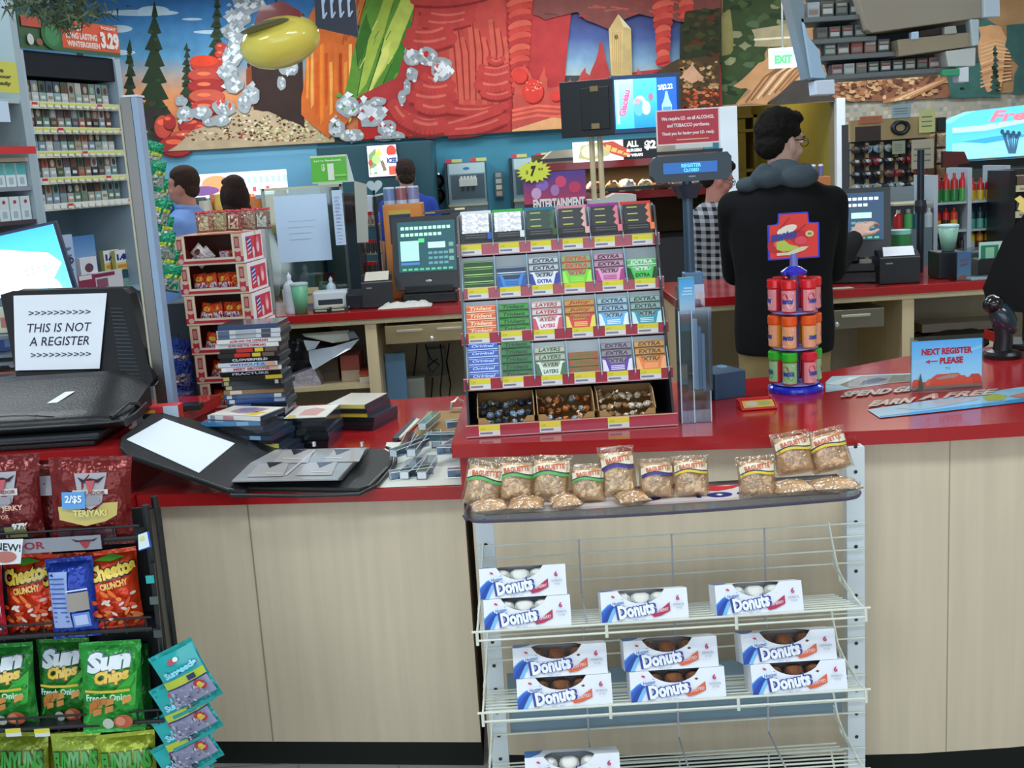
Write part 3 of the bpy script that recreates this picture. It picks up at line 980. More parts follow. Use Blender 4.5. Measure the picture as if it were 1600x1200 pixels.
# ------------------------------------------------ donut cartons
def donut_box(label, u, v, zs, kind, w=.2, D=YF0 + .006, rz=0.0, group=None):
 "u, v: pixel of the front face's bottom left corner"
 x = P(u, v, D).x
 hgt, dep = .07, .09
 t = thing('donut_carton', label, 'donut box', (x, D, zs), rz, group, rot=(-.34, 0, 0))
 white = 'eef2fa'
 m = MB()
 # front with a notch for the window
 def arch(a):
  return hgt - .03 * math.sin(PI * a) ** .6
 a0, a1 = .2 * w, .74 * w
 fr = [(0, 0), (w, 0), (w, hgt), (a1, hgt)] + [(a1 + (a0 - a1) * k / 10, arch(k / 10)) for k in range(1, 10)] + [(a0, hgt), (0, hgt)]
 m.add([(a, 0, b) for a, b in fr], [list(range(len(fr)))], white)
 m.box(0, w, 0.0005, dep, 0, .001, white)
 m.add([(w, 0, 0), (w, dep, 0), (w, dep, hgt), (w, 0, hgt)], [(0, 1, 2, 3)], white)
 m.add([(0, 0, 0), (0, dep, 0), (0, dep, hgt), (0, 0, hgt)], [(3, 2, 1, 0)], white)
 m.add([(0, dep, 0), (w, dep, 0), (w, dep, hgt), (0, dep, hgt)], [(0, 1, 2, 3)], white)
 # top: two ends plus a rear strip
 m.add([(0, 0, hgt), (a0, 0, hgt), (a0 + .008, dep * .35, hgt), (a0 + .02, dep * .6, hgt), (a0 + .02, dep, hgt), (0, dep, hgt)], [range(6)], white)
 m.add([(a1, 0, hgt), (w, 0, hgt), (w, dep, hgt), (a1 - .02, dep, hgt), (a1 - .02, dep * .6, hgt), (a1 - .008, dep * .35, hgt)], [range(6)], white)
 m.add([(a0 + .02, dep * .6, hgt), (a1 - .02, dep * .6, hgt), (a1 - .02, dep, hgt), (a0 + .02, dep, hgt)], [(0, 1, 2, 3)], white)
 sf = Surf(m, lambda a, b, L: Vector((a * w, -.00035 * L, b * hgt)))
 # blue swoosh at the left
 sf.asp = w / hgt
 sf.poly([(0, .38), (.07, .56), (.16, .70), (.26, .74), (.2, .6), (.12, .3), (.08, 0), (0, 0)], '3f8fe0')
 sf.poly([(0, .3), (.06, .48), (.14, .62), (.2, .64), (.13, .4), (.08, .12), (.06, 0), (0, 0)], '1d5cc8')
 sf.poly([(0, .0), (.02, .18), (.08, .42), (.15, .56), (.09, .24), (.06, 0)], '1440a0')
 sf.poly([(.055, 0), (.09, .2), (.13, .42), (.2, .6), (.17, .4), (.1, 0)], '7cc0f0')
 sf.ell(.195, .62, .085, .12, 'e6eef8')
 sf.text('Hostess', .13, .56, .265, .68, '3a6ac0', bold=.02, shear=.3, rot=.12)
 sf.ell(.15, .82, .012, .03, 'd02c50')
 sf.ell(.135, .84, .012, .03, 'd02c50')
 rib = 'b82452' if kind == 'white' else 'e0643c'
 sf.poly([(.56, .24), (.66, .3), (.79, .56), (.79, .28), (.68, .14), (.6, .1)], rib)
 sf.poly([(.575, .25), (.66, .3), (.79, .54), (.79, .30), (.67, .14), (.6, .12)], rib)
 sf.text('FROSTED' if kind != 'white' else 'RASPBERRY', .6, .26, .775, .36, 'f0d8d8', bold=.02, rot=.17)
 sf.text('Donuts', .19, .15, .61, .6, 'f4f8ff', bold=.05, out='2c3c9c', outw=.05, rot=.12)
 sf.text('6', .865, .6, .905, .78, 'b82c64', bold=.04)
 sf.text('DONUTS', .83, .44, .95, .51, '9098b0', bold=.02)
 sf.text('10 OZ', .86, .33, .93, .39, '9098b0')
 sf.text('NET WT', .36, .03, .5, .08, '8aa0d0')
 tf = Surf(m, lambda a, b, L: Vector((a * w, b * dep, hgt + .0003 * L)))
 tf.poly([(0, 0), (.06, 0), (.16, .5), (.2, 1), (0, 1)], '3a78c8')
 m.build('carton', 'card', t)
 f = MB()
 n = 10
 vs = []
 for k in range(n + 1):
  q = k / n
  xx = a0 + (a1 - a0) * q
  vs += [(xx, .001, arch(1 - q) if 0 < k < n else hgt), (xx, .02, hgt - .003), (xx, dep * .55, hgt - .001)]
 f.add(vs, [(3 * k + j, 3 * k + 3 + j, 3 * k + 4 + j, 3 * k + 1 + j) for k in range(n) for j in range(2)], 'f2f4f6')
 f.build('window_film', 'clear_film', t)
 c = {'white': 'efeee6', 'brown': '7a4a2c'}[kind]
 for i in range(3):
  for j in range(2):
   d = MB().torus((w * (.24 + .23 * i), .024 + .042 * j, .046 - .01 * j), .0125, .0125, c, 16, 8, sc=(1, 1, 1.35))
   d.build('donut', 'bread' if kind != 'white' else 'matte', t, smooth=180)
 return t
z1, z2, z3 = [z + .012 + .0035 for z in SHELVES[:3]]
px = .00137
donut_box('white donut carton at the left end of the top wire shelf, under another', 757, 977, z1, 'white')
donut_box('white donut carton stacked on another, topmost at the left of the pastry rack', 750, 925, z1 + .067, 'white', D=YF0 + .029)
donut_box('white donut carton in the middle of the top wire shelf', 941, 974, z1, 'white')
donut_box('white donut carton at the right end of the top wire shelf', 1121, 973, z1, 'white')
for k, (ul, uu, side) in enumerate(((809, 803, 'left'), (987, 977, 'middle'), (1177, 1162, 'right'))):
 donut_box('brown donut carton on the second wire shelf, lower of the %s pair' % side, ul, 1104, z2, 'brown', w=.222, group=None)
 donut_box('brown donut carton on the second wire shelf, upper of the %s pair' % side, uu, 1056, z2 + .067, 'brown', w=.22, D=YF0 + .029)
donut_box('white donut carton on the lowest visible wire shelf, cut by the frame', 822, 1225, z3, 'white', w=.225)
# ------------------------------------------------ bread packs on the clear shelf
def pillow(m, w, h, d, col, n=10, pw=.55, seam=True, rnd=None, j=0.0, M=None):
 "sealed bag: width w (x), height h (z), full depth d; front faces -Y. returns fn(a, b, L) for printing, a and b in 0..1"
 def fn(a, b, L):
  u, v = 2 * a - 1, 2 * b - 1
  q = max(0.0, 1 - u * u) ** pw * max(0.0, 1 - v * v) ** pw
  # pinch the sides a little
  xx = (a - .5) * w * (1 - .06 * (1 - v * v))
  zz = b * h
  p = Vector((xx, -d / 2 * q - .0006 * L, zz))
  return M @ p if M else p
 for s in (1, -1):
  vs = []
  for i in range(n + 1):
   for k in range(n + 1):
    a, b = k / n, i / n
    p = fn(a, b, 0)
    if M:
     c = M @ Vector(((a - .5) * w * (1 - .06 * (1 - (2 * b - 1) ** 2)), 0, b * h))
     p = c + (p - c) * s
    else:
     p = Vector((p.x, p.y * s, p.z))
    if rnd and 0 < i < n and 0 < k < n:
     p = p + Vector((0, rnd.uniform(-j, j), 0)) * 1.0
    vs.append(p)
  fs = [(i * (n + 1) + k, i * (n + 1) + k + 1, (i + 1) * (n + 1) + k + 1, (i + 1) * (n + 1) + k) for i in range(n) for k in range(n)]
  if s < 0:
   fs = [f[::-1] for f in fs]
  m.add(vs, fs, col)
 return fn
def bread(label, u, v, w, h, tilt, stripe, seed, D=2.5, lean=.35, lay=False, tz=0):
 rnd = random.Random(seed)
 w *= 1.13
 h *= 1.08
 p = P(u, v, D)
 t = thing('pastry_pack', label, 'packaged pastry', (p.x, D, zs + .004 + tz), 0, None, rot=(-lean, tilt, rnd.uniform(-.12, .12)))
 m = MB()
 d = .042
 hh = h * .86
 pillow(m, w * .86, h * .84, d * 1.25, rnd.choice(['ecc8a0', 'e8c098', 'f0d0a8']), 12, pw=.4, rnd=rnd, j=.0028, M=Matrix.Translation((0, 0, .004)))
 m.build('pastry', 'bread', t, smooth=180)
 m = MB()
 pillow(m, w, h, d * 1.35, 'f4efe6', 9, rnd=rnd, j=.003)
 m.build('wrapper', 'film', t, smooth=60)
 if not lay:
  m = MB()
  fn = pillow(MB(), w * .98, h * .98, d * 1.5, 'ffffff')
  sf = Surf(m, fn)
  sf.L = 1
  c = []
  n = 8
  wv = [(.04 + .92 * i / n, .60 + .05 * math.sin(i / n * 5)) for i in range(n + 1)]
  for i in range(n):
   (a, b), (a2, b2) = wv[i], wv[i + 1]
   s = .1 * (a - .5)
   s2 = .1 * (a2 - .5)
   m.add([fn(a, b + s, 1), fn(a2, b2 + s2, 1), fn(a2, b2 + s2 + .2, 1), fn(a, b + s + .2, 1)], [(0, 1, 2, 3)], 'efe6cc')
   m.add([fn(a, b + s, 2), fn(a2, b2 + s2, 2), fn(a2, b2 + s2 + .03, 2), fn(a, b + s + .03, 2)], [(0, 1, 2, 3)], '283848')
   m.add([fn(a, b + s - .06, 2), fn(a2, b2 + s2 - .06, 2), fn(a2, b2 + s2, 2), fn(a, b + s, 2)], [(0, 1, 2, 3)], stripe)
  sf.text('BAGUETTE', .16, .67, .84, .79, 'd0582c', bold=.03, rot=.1, L=4)
  m.build('label', 'card', t, smooth=60)
 return t
G, Y, V = '5cb45c', 'e8c840', '4a3a90'
bread('pastry pack with green stripe, leaning at the left end of the clear shelf', 750, 795, .085, .1, .22, G, 1, D=2.56)
bread('pastry pack with green stripe, second on the clear shelf', 806, 795, .085, .1, .1, G, 2, D=2.57)
bread('pastry pack with green stripe, third on the clear shelf', 862, 795, .088, .1, .06, G, 3, D=2.57)
bread('pastry pack with green stripe low beside the tallest pack on the clear shelf', 920, 795, .075, .082, .03, G, 4, D=2.545)
bread('tallest pastry pack with purple stripe at the centre of the clear shelf', 970, 795, .078, .11, -.02, V, 5, D=2.55, tz=.006)
bread('pastry pack with purple stripe just right of the tallest one', 1028, 795, .076, .086, .04, V, 6, D=2.54)
bread('pastry pack with yellow stripe left of the bare shelf gap', 1081, 792, .078, .088, .02, Y, 7, D=2.54)
bread('pastry pack with yellow stripe standing alone right of the shelf gap', 1186, 798, .08, .09, -.03, Y, 8, D=2.49)
bread('pastry pack with yellow stripe leaning on a flat pack near the right shelf end', 1246, 780, .085, .094, -.1, Y, 9, D=2.57, tz=.028)
bread('pastry pack with yellow stripe leaning at the right shelf end', 1303, 776, .09, .094, -.18, Y, 10, D=2.58, tz=.028)
for i, (u, v, w, lab) in enumerate(((765, 797, .085, 'under the leftmost pack'), (822, 798, .085, 'under the second green striped pack'), (885, 797, .07, 'beside the third green striped pack'), (990, 800, .075, 'below the tallest pack'), (1240, 793, .1, 'under the leaning packs at the right'), (1308, 790, .11, 'at the right end of the clear shelf'))):
 rnd = random.Random(20 + i)
 p = P(u, v, 2.49)
 t = thing('pastry_pack', 'pastry pack lying flat with no label showing, ' + lab, 'packaged pastry', (p.x, 2.505, zs + .019), rnd.uniform(-.2, .2))
 m = MB()
 pillow(m, w * .95, .064, .03, rnd.choice(['ecc8a0', 'e4bc90']), 12, pw=.4, rnd=rnd, j=.0028, M=Matrix.Translation((0, -.029, 0)) @ rotx(-PI / 2))
 m.build('pastry', 'bread', t, smooth=180)
 m = MB()
 pillow(m, w * 1.06, .075, .034, 'f4efe6', 9, rnd=rnd, j=.003, M=Matrix.Translation((0, -.033, 0)) @ rotx(-PI / 2))
 m.build('wrapper', 'film', t, smooth=60)
# ================================================================ gum and candy rack on the high counter
GD = [3.13, 3.075, 3.02, 2.965, 2.91]
GV = [381, 454, 527, 601, 675]
gx0, gx1 = P(731, 682, 2.91).x, P(1057, 668, 2.91).x
gz = [P(889, v, d).z for v, d in zip(GV, GD)]
gz[4] = ZU + .019
for i in range(4):
 gz[i] = gz[4] + (gz[0] - gz[4]) * (4 - i) / 4
t = thing('gum_display_rack', 'red striped five tier gum and candy rack on the high counter', 'display rack')
SH = .034
m = MB()
prof = [(GD[4] + .004, ZU), (GD[4] + .004, ZU + .03), (GD[0] + .02, gz[0] + .09), (GD[0] + .2, gz[0] + .09), (GD[0] + .2, ZU)]
for x in (gx0 + .004, gx1 - .006):
 MB().prism(prof, x - .003, x + .003, '1c1c22', axis='x').build('side_panel', 'black_plastic', t)
MB().box(gx0, gx1, GD[0] + .185, GD[0] + .195, ZU, gz[0] + .08, '2a2a30').build('back_panel', 'black_plastic', t)
ANG = math.radians(60)
ey = Vector((0, math.cos(ANG), math.sin(ANG)))
en = Vector((0, -math.sin(ANG), math.cos(ANG)))
for i in range(5):
 z, d = gz[i], GD[i]
 m = MB().box(gx0 - .004, gx1 + .004, d, d + .004, z - SH / 2, z + SH / 2, 'b03a4c')
 sf = Surf(m, front(0, 0, d, .0004))
 sf.rect(gx0 - .004, z + SH / 2 - .003, gx1 + .004, z + SH / 2, 'd8b090', L=1)
 sf.rect(gx0 - .004, z - SH / 2, gx1 + .004, z - SH / 2 + .003, 'c89aa0', L=1)
 strip = m.build('label_strip', 'gloss', t)
 pitch = (gx1 - gx0) / 6
 tags = [k * pitch + .008 + .004 * ((k * 7 + i * 3) % 4) for k in range(6)] if i < 4 else [.03, .19, .37]
 for q in tags:
  m = MB().box(gx0 + q, gx0 + q + .056, d - .002, d, z - SH / 2 + .003, z + SH / 2 - .003, 'e8e4e0')
  sf = Surf(m, front(gx0 + q, z - SH / 2, d - .002, .0003))
  sf.rect(0, SH * .5, .056, SH - .003, 'e8dc4c', L=1)
  sf.rect(.003, .008, .036, .013, '8a88a0', L=1)
  sf.text('0.99', .005, SH * .56, .016, SH * .74, 'b8a83c', L=2)
  m.build('price_tag', 'paper', strip)
 if i < 4:
  # sloping tray with thin dividers
  m = MB()
  o = Vector((0, d + .006, z - .005))
  for (a0, a1) in ((gx0 + .006, gx1 - .008),):
   m.add([Vector((a0, 0, 0)) + o, Vector((a1, 0, 0)) + o, Vector((a1, 0, 0)) + o + ey * .112, Vector((a0, 0, 0)) + o + ey * .112], [(0, 1, 2, 3)], '8a949a')
  m.build('tray', 'plastic', t, solid=.003)
  for k in range(1 if i == 0 else 0, 7):
   x = gx0 + .008 + k * (gx1 - gx0 - .016) / 6
   m = MB()
   a = Vector((x, 0, 0)) + o
   m.add([a, a + ey * .108, a + ey * .108 + en * .016, a + en * .03], [(0, 1, 2, 3)], 'a9d0e4')
   m.build('divider', 'plastic', t, solid=.0018)
 else:
  MB().box(gx0, gx1, d + .004, GD[0] + .18, ZU + .0005, ZU + .006, '2a2a30').build('base', 'black_plastic', t)
# grey price channel at the back top right
a, b = P(922, 312, 3.25), P(1045, 300, 3.25)
def gum(tier, slot, n, col, tcol, text, name, carton=None, big=False, step=.021, h=.02, start=0.0, mat_='card', ctext=None):
 x0 = gx0 + .008 + slot * (gx1 - gx0 - .016) / 6
 wd = (gx1 - gx0 - .016) / 6
 base = Vector((x0 + .005, GD[tier] + .014, gz[tier] + .004))
 W_ = wd - .010
 E = Matrix((Vector((1, 0, 0)), ey, en)).transposed().to_4x4()
 for k in range(n):
  o = base + ey * (start + k * step) + en * (.003 + .001 * k)
  m = MB().box(0, W_, 0, h, 0, .009, col)
  sf = Surf(m, lambda a, b, L: Vector((a, b, .009 + .0003 * L)))
  if mat_ == 'foil_fine':
   sf.rect(0, h * .7, W_, h, 'f4f4f4', L=1)
  sf.rect(0, 0, W_, h * .16, tcol, L=1)
  sf.rect(0, h * .84, W_, h * .9, tcol, L=1)
  if text:
   sf.text(text, W_ * .12, h * .25, W_ * .88, h * .78, tcol, bold=.03, shear=.2, L=2)
  p = m.build('gum_pack', mat_)
  p.matrix_world = Matrix.Translation(o) @ E
  tag(p, '%s gum pack, %s up in slot %s of the %s tier' % (name, ORD[k], ORD[slot], ORD[tier]), 'gum', 'gum packs on the display rack')
 if carton:
  o = base - en * .004
  m = MB()
  hh = .035
  pts = [(0, 0), (W_, 0), (W_, hh), (W_ - .012, hh + .004), (W_ - .02, hh * .62), (.02, hh * .62), (.012, hh + .004), (0, hh)]
  m.prism(pts, 0, .0015, carton[0])
  m.box(0, .0015, 0, hh, -.018, 0, carton[0]).box(W_ - .0015, W_, 0, hh, -.018, 0, carton[0])
  sf = Surf(m, lambda a, b, L: Vector((a, b, .0015 + .0003 * L)))
  sf.poly([(0, 0), (.016, 0), (.008, hh * .9), (0, hh)], carton[1], L=1)
  sf.poly([(W_, 0), (W_ - .016, 0), (W_ - .008, hh * .9), (W_, hh)], carton[1], L=1)
  if ctext == 'LAYERS' or not ctext:
   sf.text(ctext or text, W_ * .25, hh * .12, W_ * .75, hh * .45, carton[1], bold=.04, L=2)
  else:
   for q in range(3):
    sf.rect(W_ * .27, hh * (.1 + q * .14), W_ * .73, hh * (.17 + q * .14), carton[1], L=2)
  p = m.build('gum_carton', 'card')
  p.matrix_world = Matrix.Translation(o + en * .022) @ E
  tag(p, '%s open gum carton at the front of slot %s, %s tier' % (name, ORD[slot], ORD[tier]), 'gum carton', 'gum cartons on the display rack')
gum(1, 0, 4, '1c4a20', 'a8d878', None, 'dark green')
gum(1, 1, 3, '1e3c5c', 'd8e8f8', None, 'navy and silver', ('3a8ad8', '1c58a8'), ctext='MINT')
gum(1, 2, 4, 'c4ccd0', '24304c', 'EXTRA', 'silver and navy', ('e8ecf4', '2c3c9c'))
gum(1, 3, 4, '8cae74', 'd83c3c', 'EXTRA', 'pale green', ('78d830', 'a8f060'), ctext='SPEARMINT')
gum(1, 4, 4, 'c89ab0', '48283c', 'EXTRA', 'pink', ('e8a0c8', 'b0307c'), ctext='FRUIT')
gum(1, 5, 3, '58b868', 'e0f0e0', 'EXTRA', 'light green', ('40c850', '183c20'), start=0)
gum(2, 0, 4, 'e8602c', 'f8d8b0', 'Trident', 'orange')
gum(2, 1, 4, '2f9a38', '103c18', 'Trident', 'mid green')
gum(2, 2, 4, 'd8d4cc', 'b02840', 'LAYERS', 'white and red', ('ece8ea', 'd8485c'), ctext='LAYERS')
gum(2, 3, 4, 'c8943c', 'a02c1c', 'Juicy', 'gold', ('d82c34', 'f0d860'), ctext='FRUIT')
gum(2, 4, 4, 'a8c4c8', '1c4470', 'EXTRA', 'ice blue', ('5cb4e8', 'e8f4fc'), ctext='POLAR ICE')
gum(2, 5, 4, '98b4a8', '1c3c44', 'EXTRA', 'grey teal', ('2c9ab0', 'd8f0f0'), ctext='WINTER')
gum(3, 0, 5, '2450b8', 'b8d0f8', 'Original', 'royal blue')
gum(3, 1, 5, '187838', '0c3018', 'Trident', 'emerald green')
gum(3, 2, 4, 'b8bca8', '2c5c34', 'LAYERS', 'grey and green', ('dfe4dc', '2c6c40'), ctext='LAYERS')
gum(3, 3, 3, 'a84c2c', '3c7c2c', 'Juicy', 'rust red')
gum(3, 4, 4, '948a90', '3c2c4c', 'EXTRA', 'grey violet', ('5c30a0', 'e8e0f0'), ctext='BERRY')
gum(3, 5, 4, 'd89a4c', '5c3c1c', 'EXTRA', 'amber', ('f0803c', 'f8b078'), ctext='PEACH')
# top tier: tall card cartons with black and foil packs
TOP = [('e4e6ea', '2858b8', 'silver white'), ('38b040', 'e4e6ea', 'green and silver'), ('187898', '2c5c2c', 'teal'), ('d890a0', 'e8b0a8', 'pink'), ('a02898', 'e87888', 'purple'), ('d83030', 'f08050', 'red')]
E = Matrix((Vector((1, 0, 0)), ey, en)).transposed().to_4x4()
for s, (c, c2, nm) in enumerate(TOP):
 wd = (gx1 - gx0 - .016) / 6
 x0 = gx0 + .008 + s * wd
 W_ = wd - .004
 o = Vector((x0 + .002, GD[0] + .012, gz[0] + .012))
 m = MB().box(0, W_, 0, .105, -.004, -.002, c)
 m.prism([(0, 0), (W_, 0), (W_, .02), (0, .02)], .03, .032, '1c1c20')
 for x in (0, W_ - .002):
  m.add([(x, 0, -.003), (x, .1, -.003), (x, .07, .012), (x, .02, .032), (x, 0, .032)], [range(5)], c2 if x else c)
 sf = Surf(m, lambda a, b, L: Vector((a, b, .032 + .0003 * L)))
 for k in range(2):
  sf.rect(.012, .005 + k * .007, W_ - .016, .008 + k * .007, '5c5c60', L=1)
 sf.rect(W_ - .012, 0, W_, .02, c2, L=1)
 p = m.build('gum_carton', 'card', solid=0)
 p.matrix_world = Matrix.Translation(o) @ E
 tag(p, 'tall %s card gum carton, %s from the left on the top tier' % (nm, ORD[s]), 'gum carton', 'tall cartons on the top tier')
 for k in range(3):
  isf = s < 2
  m = MB().box(0, W_ - .012, 0, .03, 0, .008, 'f2f2f6' if isf else ('20242a' if s != 2 else '1c4038'))
  sf = Surf(m, lambda a, b, L: Vector((a, b, .008 + .0003 * L)))
  if not isf:
   sf.poly([(W_ * .62, 0), (W_ - .012, 0), (W_ - .012, .03), (W_ * .8, .03), (W_ * .7, .018), (W_ * .78, .012)], c2, L=1)
   sf.rect(.01, .02, W_ * .45, .023, 'c8c84c', L=2)
  p = m.build('gum_pack', 'foil' if isf else 'card')
  p.matrix_world = Matrix.Translation(o + Vector((.005, 0, 0)) + ey * (.012 + k * .022) + en * (.016 - .004 * k)) @ E @ rotx(.12)
  tag(p, '%s gum pack, %s up in the %s tall top tier carton' % ('bright silver foil' if isf else nm + ' edged black', ORD[k], ORD[s]), 'gum', 'gum packs in the tall cartons')
# bottom tier: three cardboard trays of wrapped candy
rn = random.Random(5)
for s in range(3):
 wd = .152
 x0 = gx0 + (.028, .187, .348)[s]
 y0 = GD[4] + .012
 zb = ZU + .0065
 m = MB()
 dz = .086
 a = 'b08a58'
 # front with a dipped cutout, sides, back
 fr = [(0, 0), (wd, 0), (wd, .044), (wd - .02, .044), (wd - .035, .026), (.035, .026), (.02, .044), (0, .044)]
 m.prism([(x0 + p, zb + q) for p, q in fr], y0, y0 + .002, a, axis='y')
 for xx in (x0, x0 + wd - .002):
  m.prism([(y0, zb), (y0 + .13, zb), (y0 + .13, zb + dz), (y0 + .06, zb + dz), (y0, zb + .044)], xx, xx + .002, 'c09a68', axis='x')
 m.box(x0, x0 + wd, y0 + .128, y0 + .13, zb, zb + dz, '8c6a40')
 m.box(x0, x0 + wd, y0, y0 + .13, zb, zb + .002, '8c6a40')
 nm = ('dark', 'caramel', 'pale golden')[s]
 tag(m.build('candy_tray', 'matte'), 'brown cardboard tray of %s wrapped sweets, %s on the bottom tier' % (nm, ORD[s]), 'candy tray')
 cols = (['2c3440', '3c4c5c', '485040', '8ca0b4', '1c2028'], ['b06a30', '8c5024', '7a5a3c', 'd0a080', '90a0a8'], ['c8b898', 'b09068', '9a6a3c', 'd8ccb8', 'a08060'])[s]
 for k in range(21):
  r, q = k // 7, k % 7
  c = rn.choice(cols)
  m = MB()
  m.ell((0, 0, 0), (.0125, .010, .009), c, n=10, m=7, noise=.12, rnd=rn)
  for sg in (1, -1):
   m.add([(sg * .010, 0, 0), (sg * .021, .006, .004), (sg * .023, 0, -.003), (sg * .021, -.006, .004)], [(0, 1, 2, 3)], cols[-2])
  p = m.build('wrapped_sweet', 'foil_fine', smooth=180)
  p.location = (x0 + .016 + q * .02 + rn.uniform(-.004, .004), y0 + .025 + r * .032 + rn.uniform(-.004, .004), zb + .018 + r * .019 + rn.uniform(0, .008))
  p.rotation_euler = (rn.uniform(-.6, .6), rn.uniform(-.6, .6), rn.uniform(0, 3.1))
  tag(p, 'one of the %s wrapped sweets heaped in the %s cardboard tray' % (nm, ('left', 'middle', 'right')[s]), 'sweet', 'sweets in the %s tray' % ('left', 'middle', 'right')[s])
# ================================================================ brochure holders and things right of the rack
bx = P(1066, 668, 2.93).x
bw = P(1113, 668, 2.93).x - bx
t = thing('brochure_holder', 'tall clear brochure holder standing beside the gum rack', 'brochure holder', (bx, 2.93, ZU + .001))
hh = P(1066, 436, 2.93).z - ZU
m = MB()
m.box(0, bw, 0, .0025, 0, .3, 'dfe6ee').box(0, bw, .06, .0625, 0, .36, 'dfe6ee').box(0, .0025, 0, .06, 0, .3, 'c8d4e0').box(bw - .0025, bw, 0, .06, 0, .3, 'c8d4e0').box(0, bw, 0, .06, 0, .003, 'dfe6ee')
m.box(0, bw, .002, .06, .155, .158, 'dfe6ee')
m.box(bw * .42, bw, -.03, -.0275, .09, .31, 'dfe6ee').box(bw - .0025, bw, -.0275, 0, .09, .31, 'c8d4e0').box(bw * .42, bw, -.0275, 0, .09, .093, 'dfe6ee')
m.build('holder', 'acrylic', t)
for x in (0.0, bw - .002, bw * .42):
 MB().box(x - .001, x + .002, -.001, .001, 0, .3, 'b8ccdc').build('edge', 'card', t)
m = MB().box(bx + .006, bx + .046, 2.945, 2.965, ZU + .16, ZU + .385, '48949c')
sf = Surf(m, front(bx + .006, ZU + .16, 2.945, .0004))
sf.rect(0, .12, .04, .222, ['c0c8d0', '3c9ad8'], ny=4, L=1)
sf.rect(0, .105, .04, .13, 'a8706c', L=2)
sf.rect(0, 0, .04, .085, '3c6458', L=2)
for k in range(3):
 sf.rect(.006 + k * .003, .18 + k * .008, .034, .184 + k * .008, 'a8d4f0', L=3)
tag(m.build('brochure_stack', 'card'), 'stack of blue topped brochures inside the tall clear holder', 'brochures')
for k in range(3):
 m = MB().box(bx + bw * .45 + k * .009, bx + bw * .45 + k * .009 + .008, 2.905, 2.925, ZU + .095, ZU + .28 - k * .02, ['c8dcec', '88acc8', 'b4c8dc'][k])
 tag(m.build('leaflet', 'paper'), ['pale leaflet nearest the gum rack in the small front pocket', 'blue leaflet in the middle of the small front pocket', 'grey blue leaflet at the right of the small front pocket'][k], 'leaflet')
# dark blue grey payment box
p0 = PZ(1118, 626, ZU)
t = thing('card_reader_box', 'blue grey angular box on the high counter behind the brochure holder', 'box', (p0.x, p0.y, ZU + .001), .38)
MB().prism([(0, 0), (.105, 0), (.105, .13), (0, .1)], 0, .075, '3c5870', side='34506a').build('body', 'plastic', t, bevel=.004)
MB().box(-.03, -.001, .01, .1, 0, .07, '20242c').build('side_block', 'black_plastic', t, bevel=.003)
MB().lathe([(.016, 0), (.016, .004)], '6c9ab8', (.075, .08, .075), 16).build('button', 'plastic', t)
# little red tray with a label
p0 = PZ(1160, 643, ZU)
t = thing('coin_tray', 'small bright red coin tray with a sticker on the high counter', 'tray', (p0.x, p0.y, ZU + .001), .05)
w, d_ = .098, .068
m = MB().box(0, w, 0, d_, 0, .003, 'd0302c')
m.prism([(0, 0), (.028, .022), (d_ - .004, .022), (d_, .022), (d_, 0)], 0, .003, 'd83430', axis='x').prism([(0, 0), (.028, .022), (d_, .022), (d_, 0)], w - .003, w, 'd83430', axis='x')
m.box(0, w, d_ - .003, d_, 0, .022, 'd83430').box(0, w, 0, .003, 0, .006, 'd83430')
m.build('tray', 'plastic', t, bevel=.001)
m = MB()
sf = Surf(m, lambda a, b, L: Vector((.006 + a, .004 + b * .8, .0065 + b * .42 + .0004 * L)))
sf.rect(0, 0, w - .012, .034, 'c8a048', L=1)
sf.ell(.025, .017, .016, .013, 'b8b0a0', L=2)
sf.ell(.062, .018, .018, .01, '98a050', L=2)
m.build('sticker', 'card', t)
# ================================================================ rotating mint carousel
p0 = PZ(1243, 609, ZU)
t = thing('candy_carousel', 'blue based rotating mint carousel with red topper on the high counter', 'display stand', (p0.x, p0.y, ZU + .0005))
c_ = '2434c8'
MB().lathe([(.078, 0), (.08, .006), (.079, .014), (.07, .018), (.02, .022), (.012, .024)], c_, n=36).build('base', 'gloss', t, smooth=40)
MB().lathe([(.012, .024), (.012, .40)], '7a78c4', n=12).build('pole', 'plastic', t, smooth=40)
for k, z in enumerate((.026, .131, .236)):
 MB().lathe([(.066, 0), (.066, .004), (.02, .006)], '8c86cc', (0, 0, z - .004), n=28).build('tier_ring', 'plastic', t, smooth=40)
MB().lathe([(.036, .342), (.038, .35), (.02, .362), (.008, .366)], c_, n=24).build('cap', 'gloss', t, smooth=40)
MB().lathe([(.006, .36), (.006, .40)], c_, n=10).build('stem', 'gloss', t)
m = MB()
tw, th = .148, .132
sh_ = [(-.5, 0), (.5, 0), (.5, .74), (.49, .76), (.32, .77), (.3, .8), (.29, .98), (.27, 1), (-.27, 1), (-.29, .98), (-.3, .8), (-.32, .77), (-.49, .76), (-.5, .74)]
m.prism([(a * tw, .385 + b * th) for a, b in sh_], -.003, .003, '2c38c8', axis='y')
sf = Surf(m, front(0, .385, -.003, .0004))
sf.poly([(a * tw * .93, .004 + b * th * .94) for a, b in sh_], 'e0342c')
sf.ell(-.05, .04, .026, .022, 'c02020', n=14)
sf.ell(-.046, .045, .012, .01, 'e86050')
sf.poly([(-.05, .05), (-.03, .058), (-.012, .042), (.01, .036), (.02, .028), (-.03, .022), (-.05, .03)], 'b8c850')
sf.ell(.016, .062, .024, .02, 'c4182c')
sf.ell(.02, .052, .018, .012, 'e04858')
sf.ell(.045, .07, .012, .009, 'd8cc88')
sf.ell(.045, .07, .006, .004, '7c8c4c')
sf.poly([(-.05, .012), (-.01, .012), (.03, .024), (.042, .034), (.02, .034), (-.02, .02), (-.05, .02)], 'd8d4b0')
sf.ell(-.02, .085, .03, .012, 'e8e0c8', rot=.3)
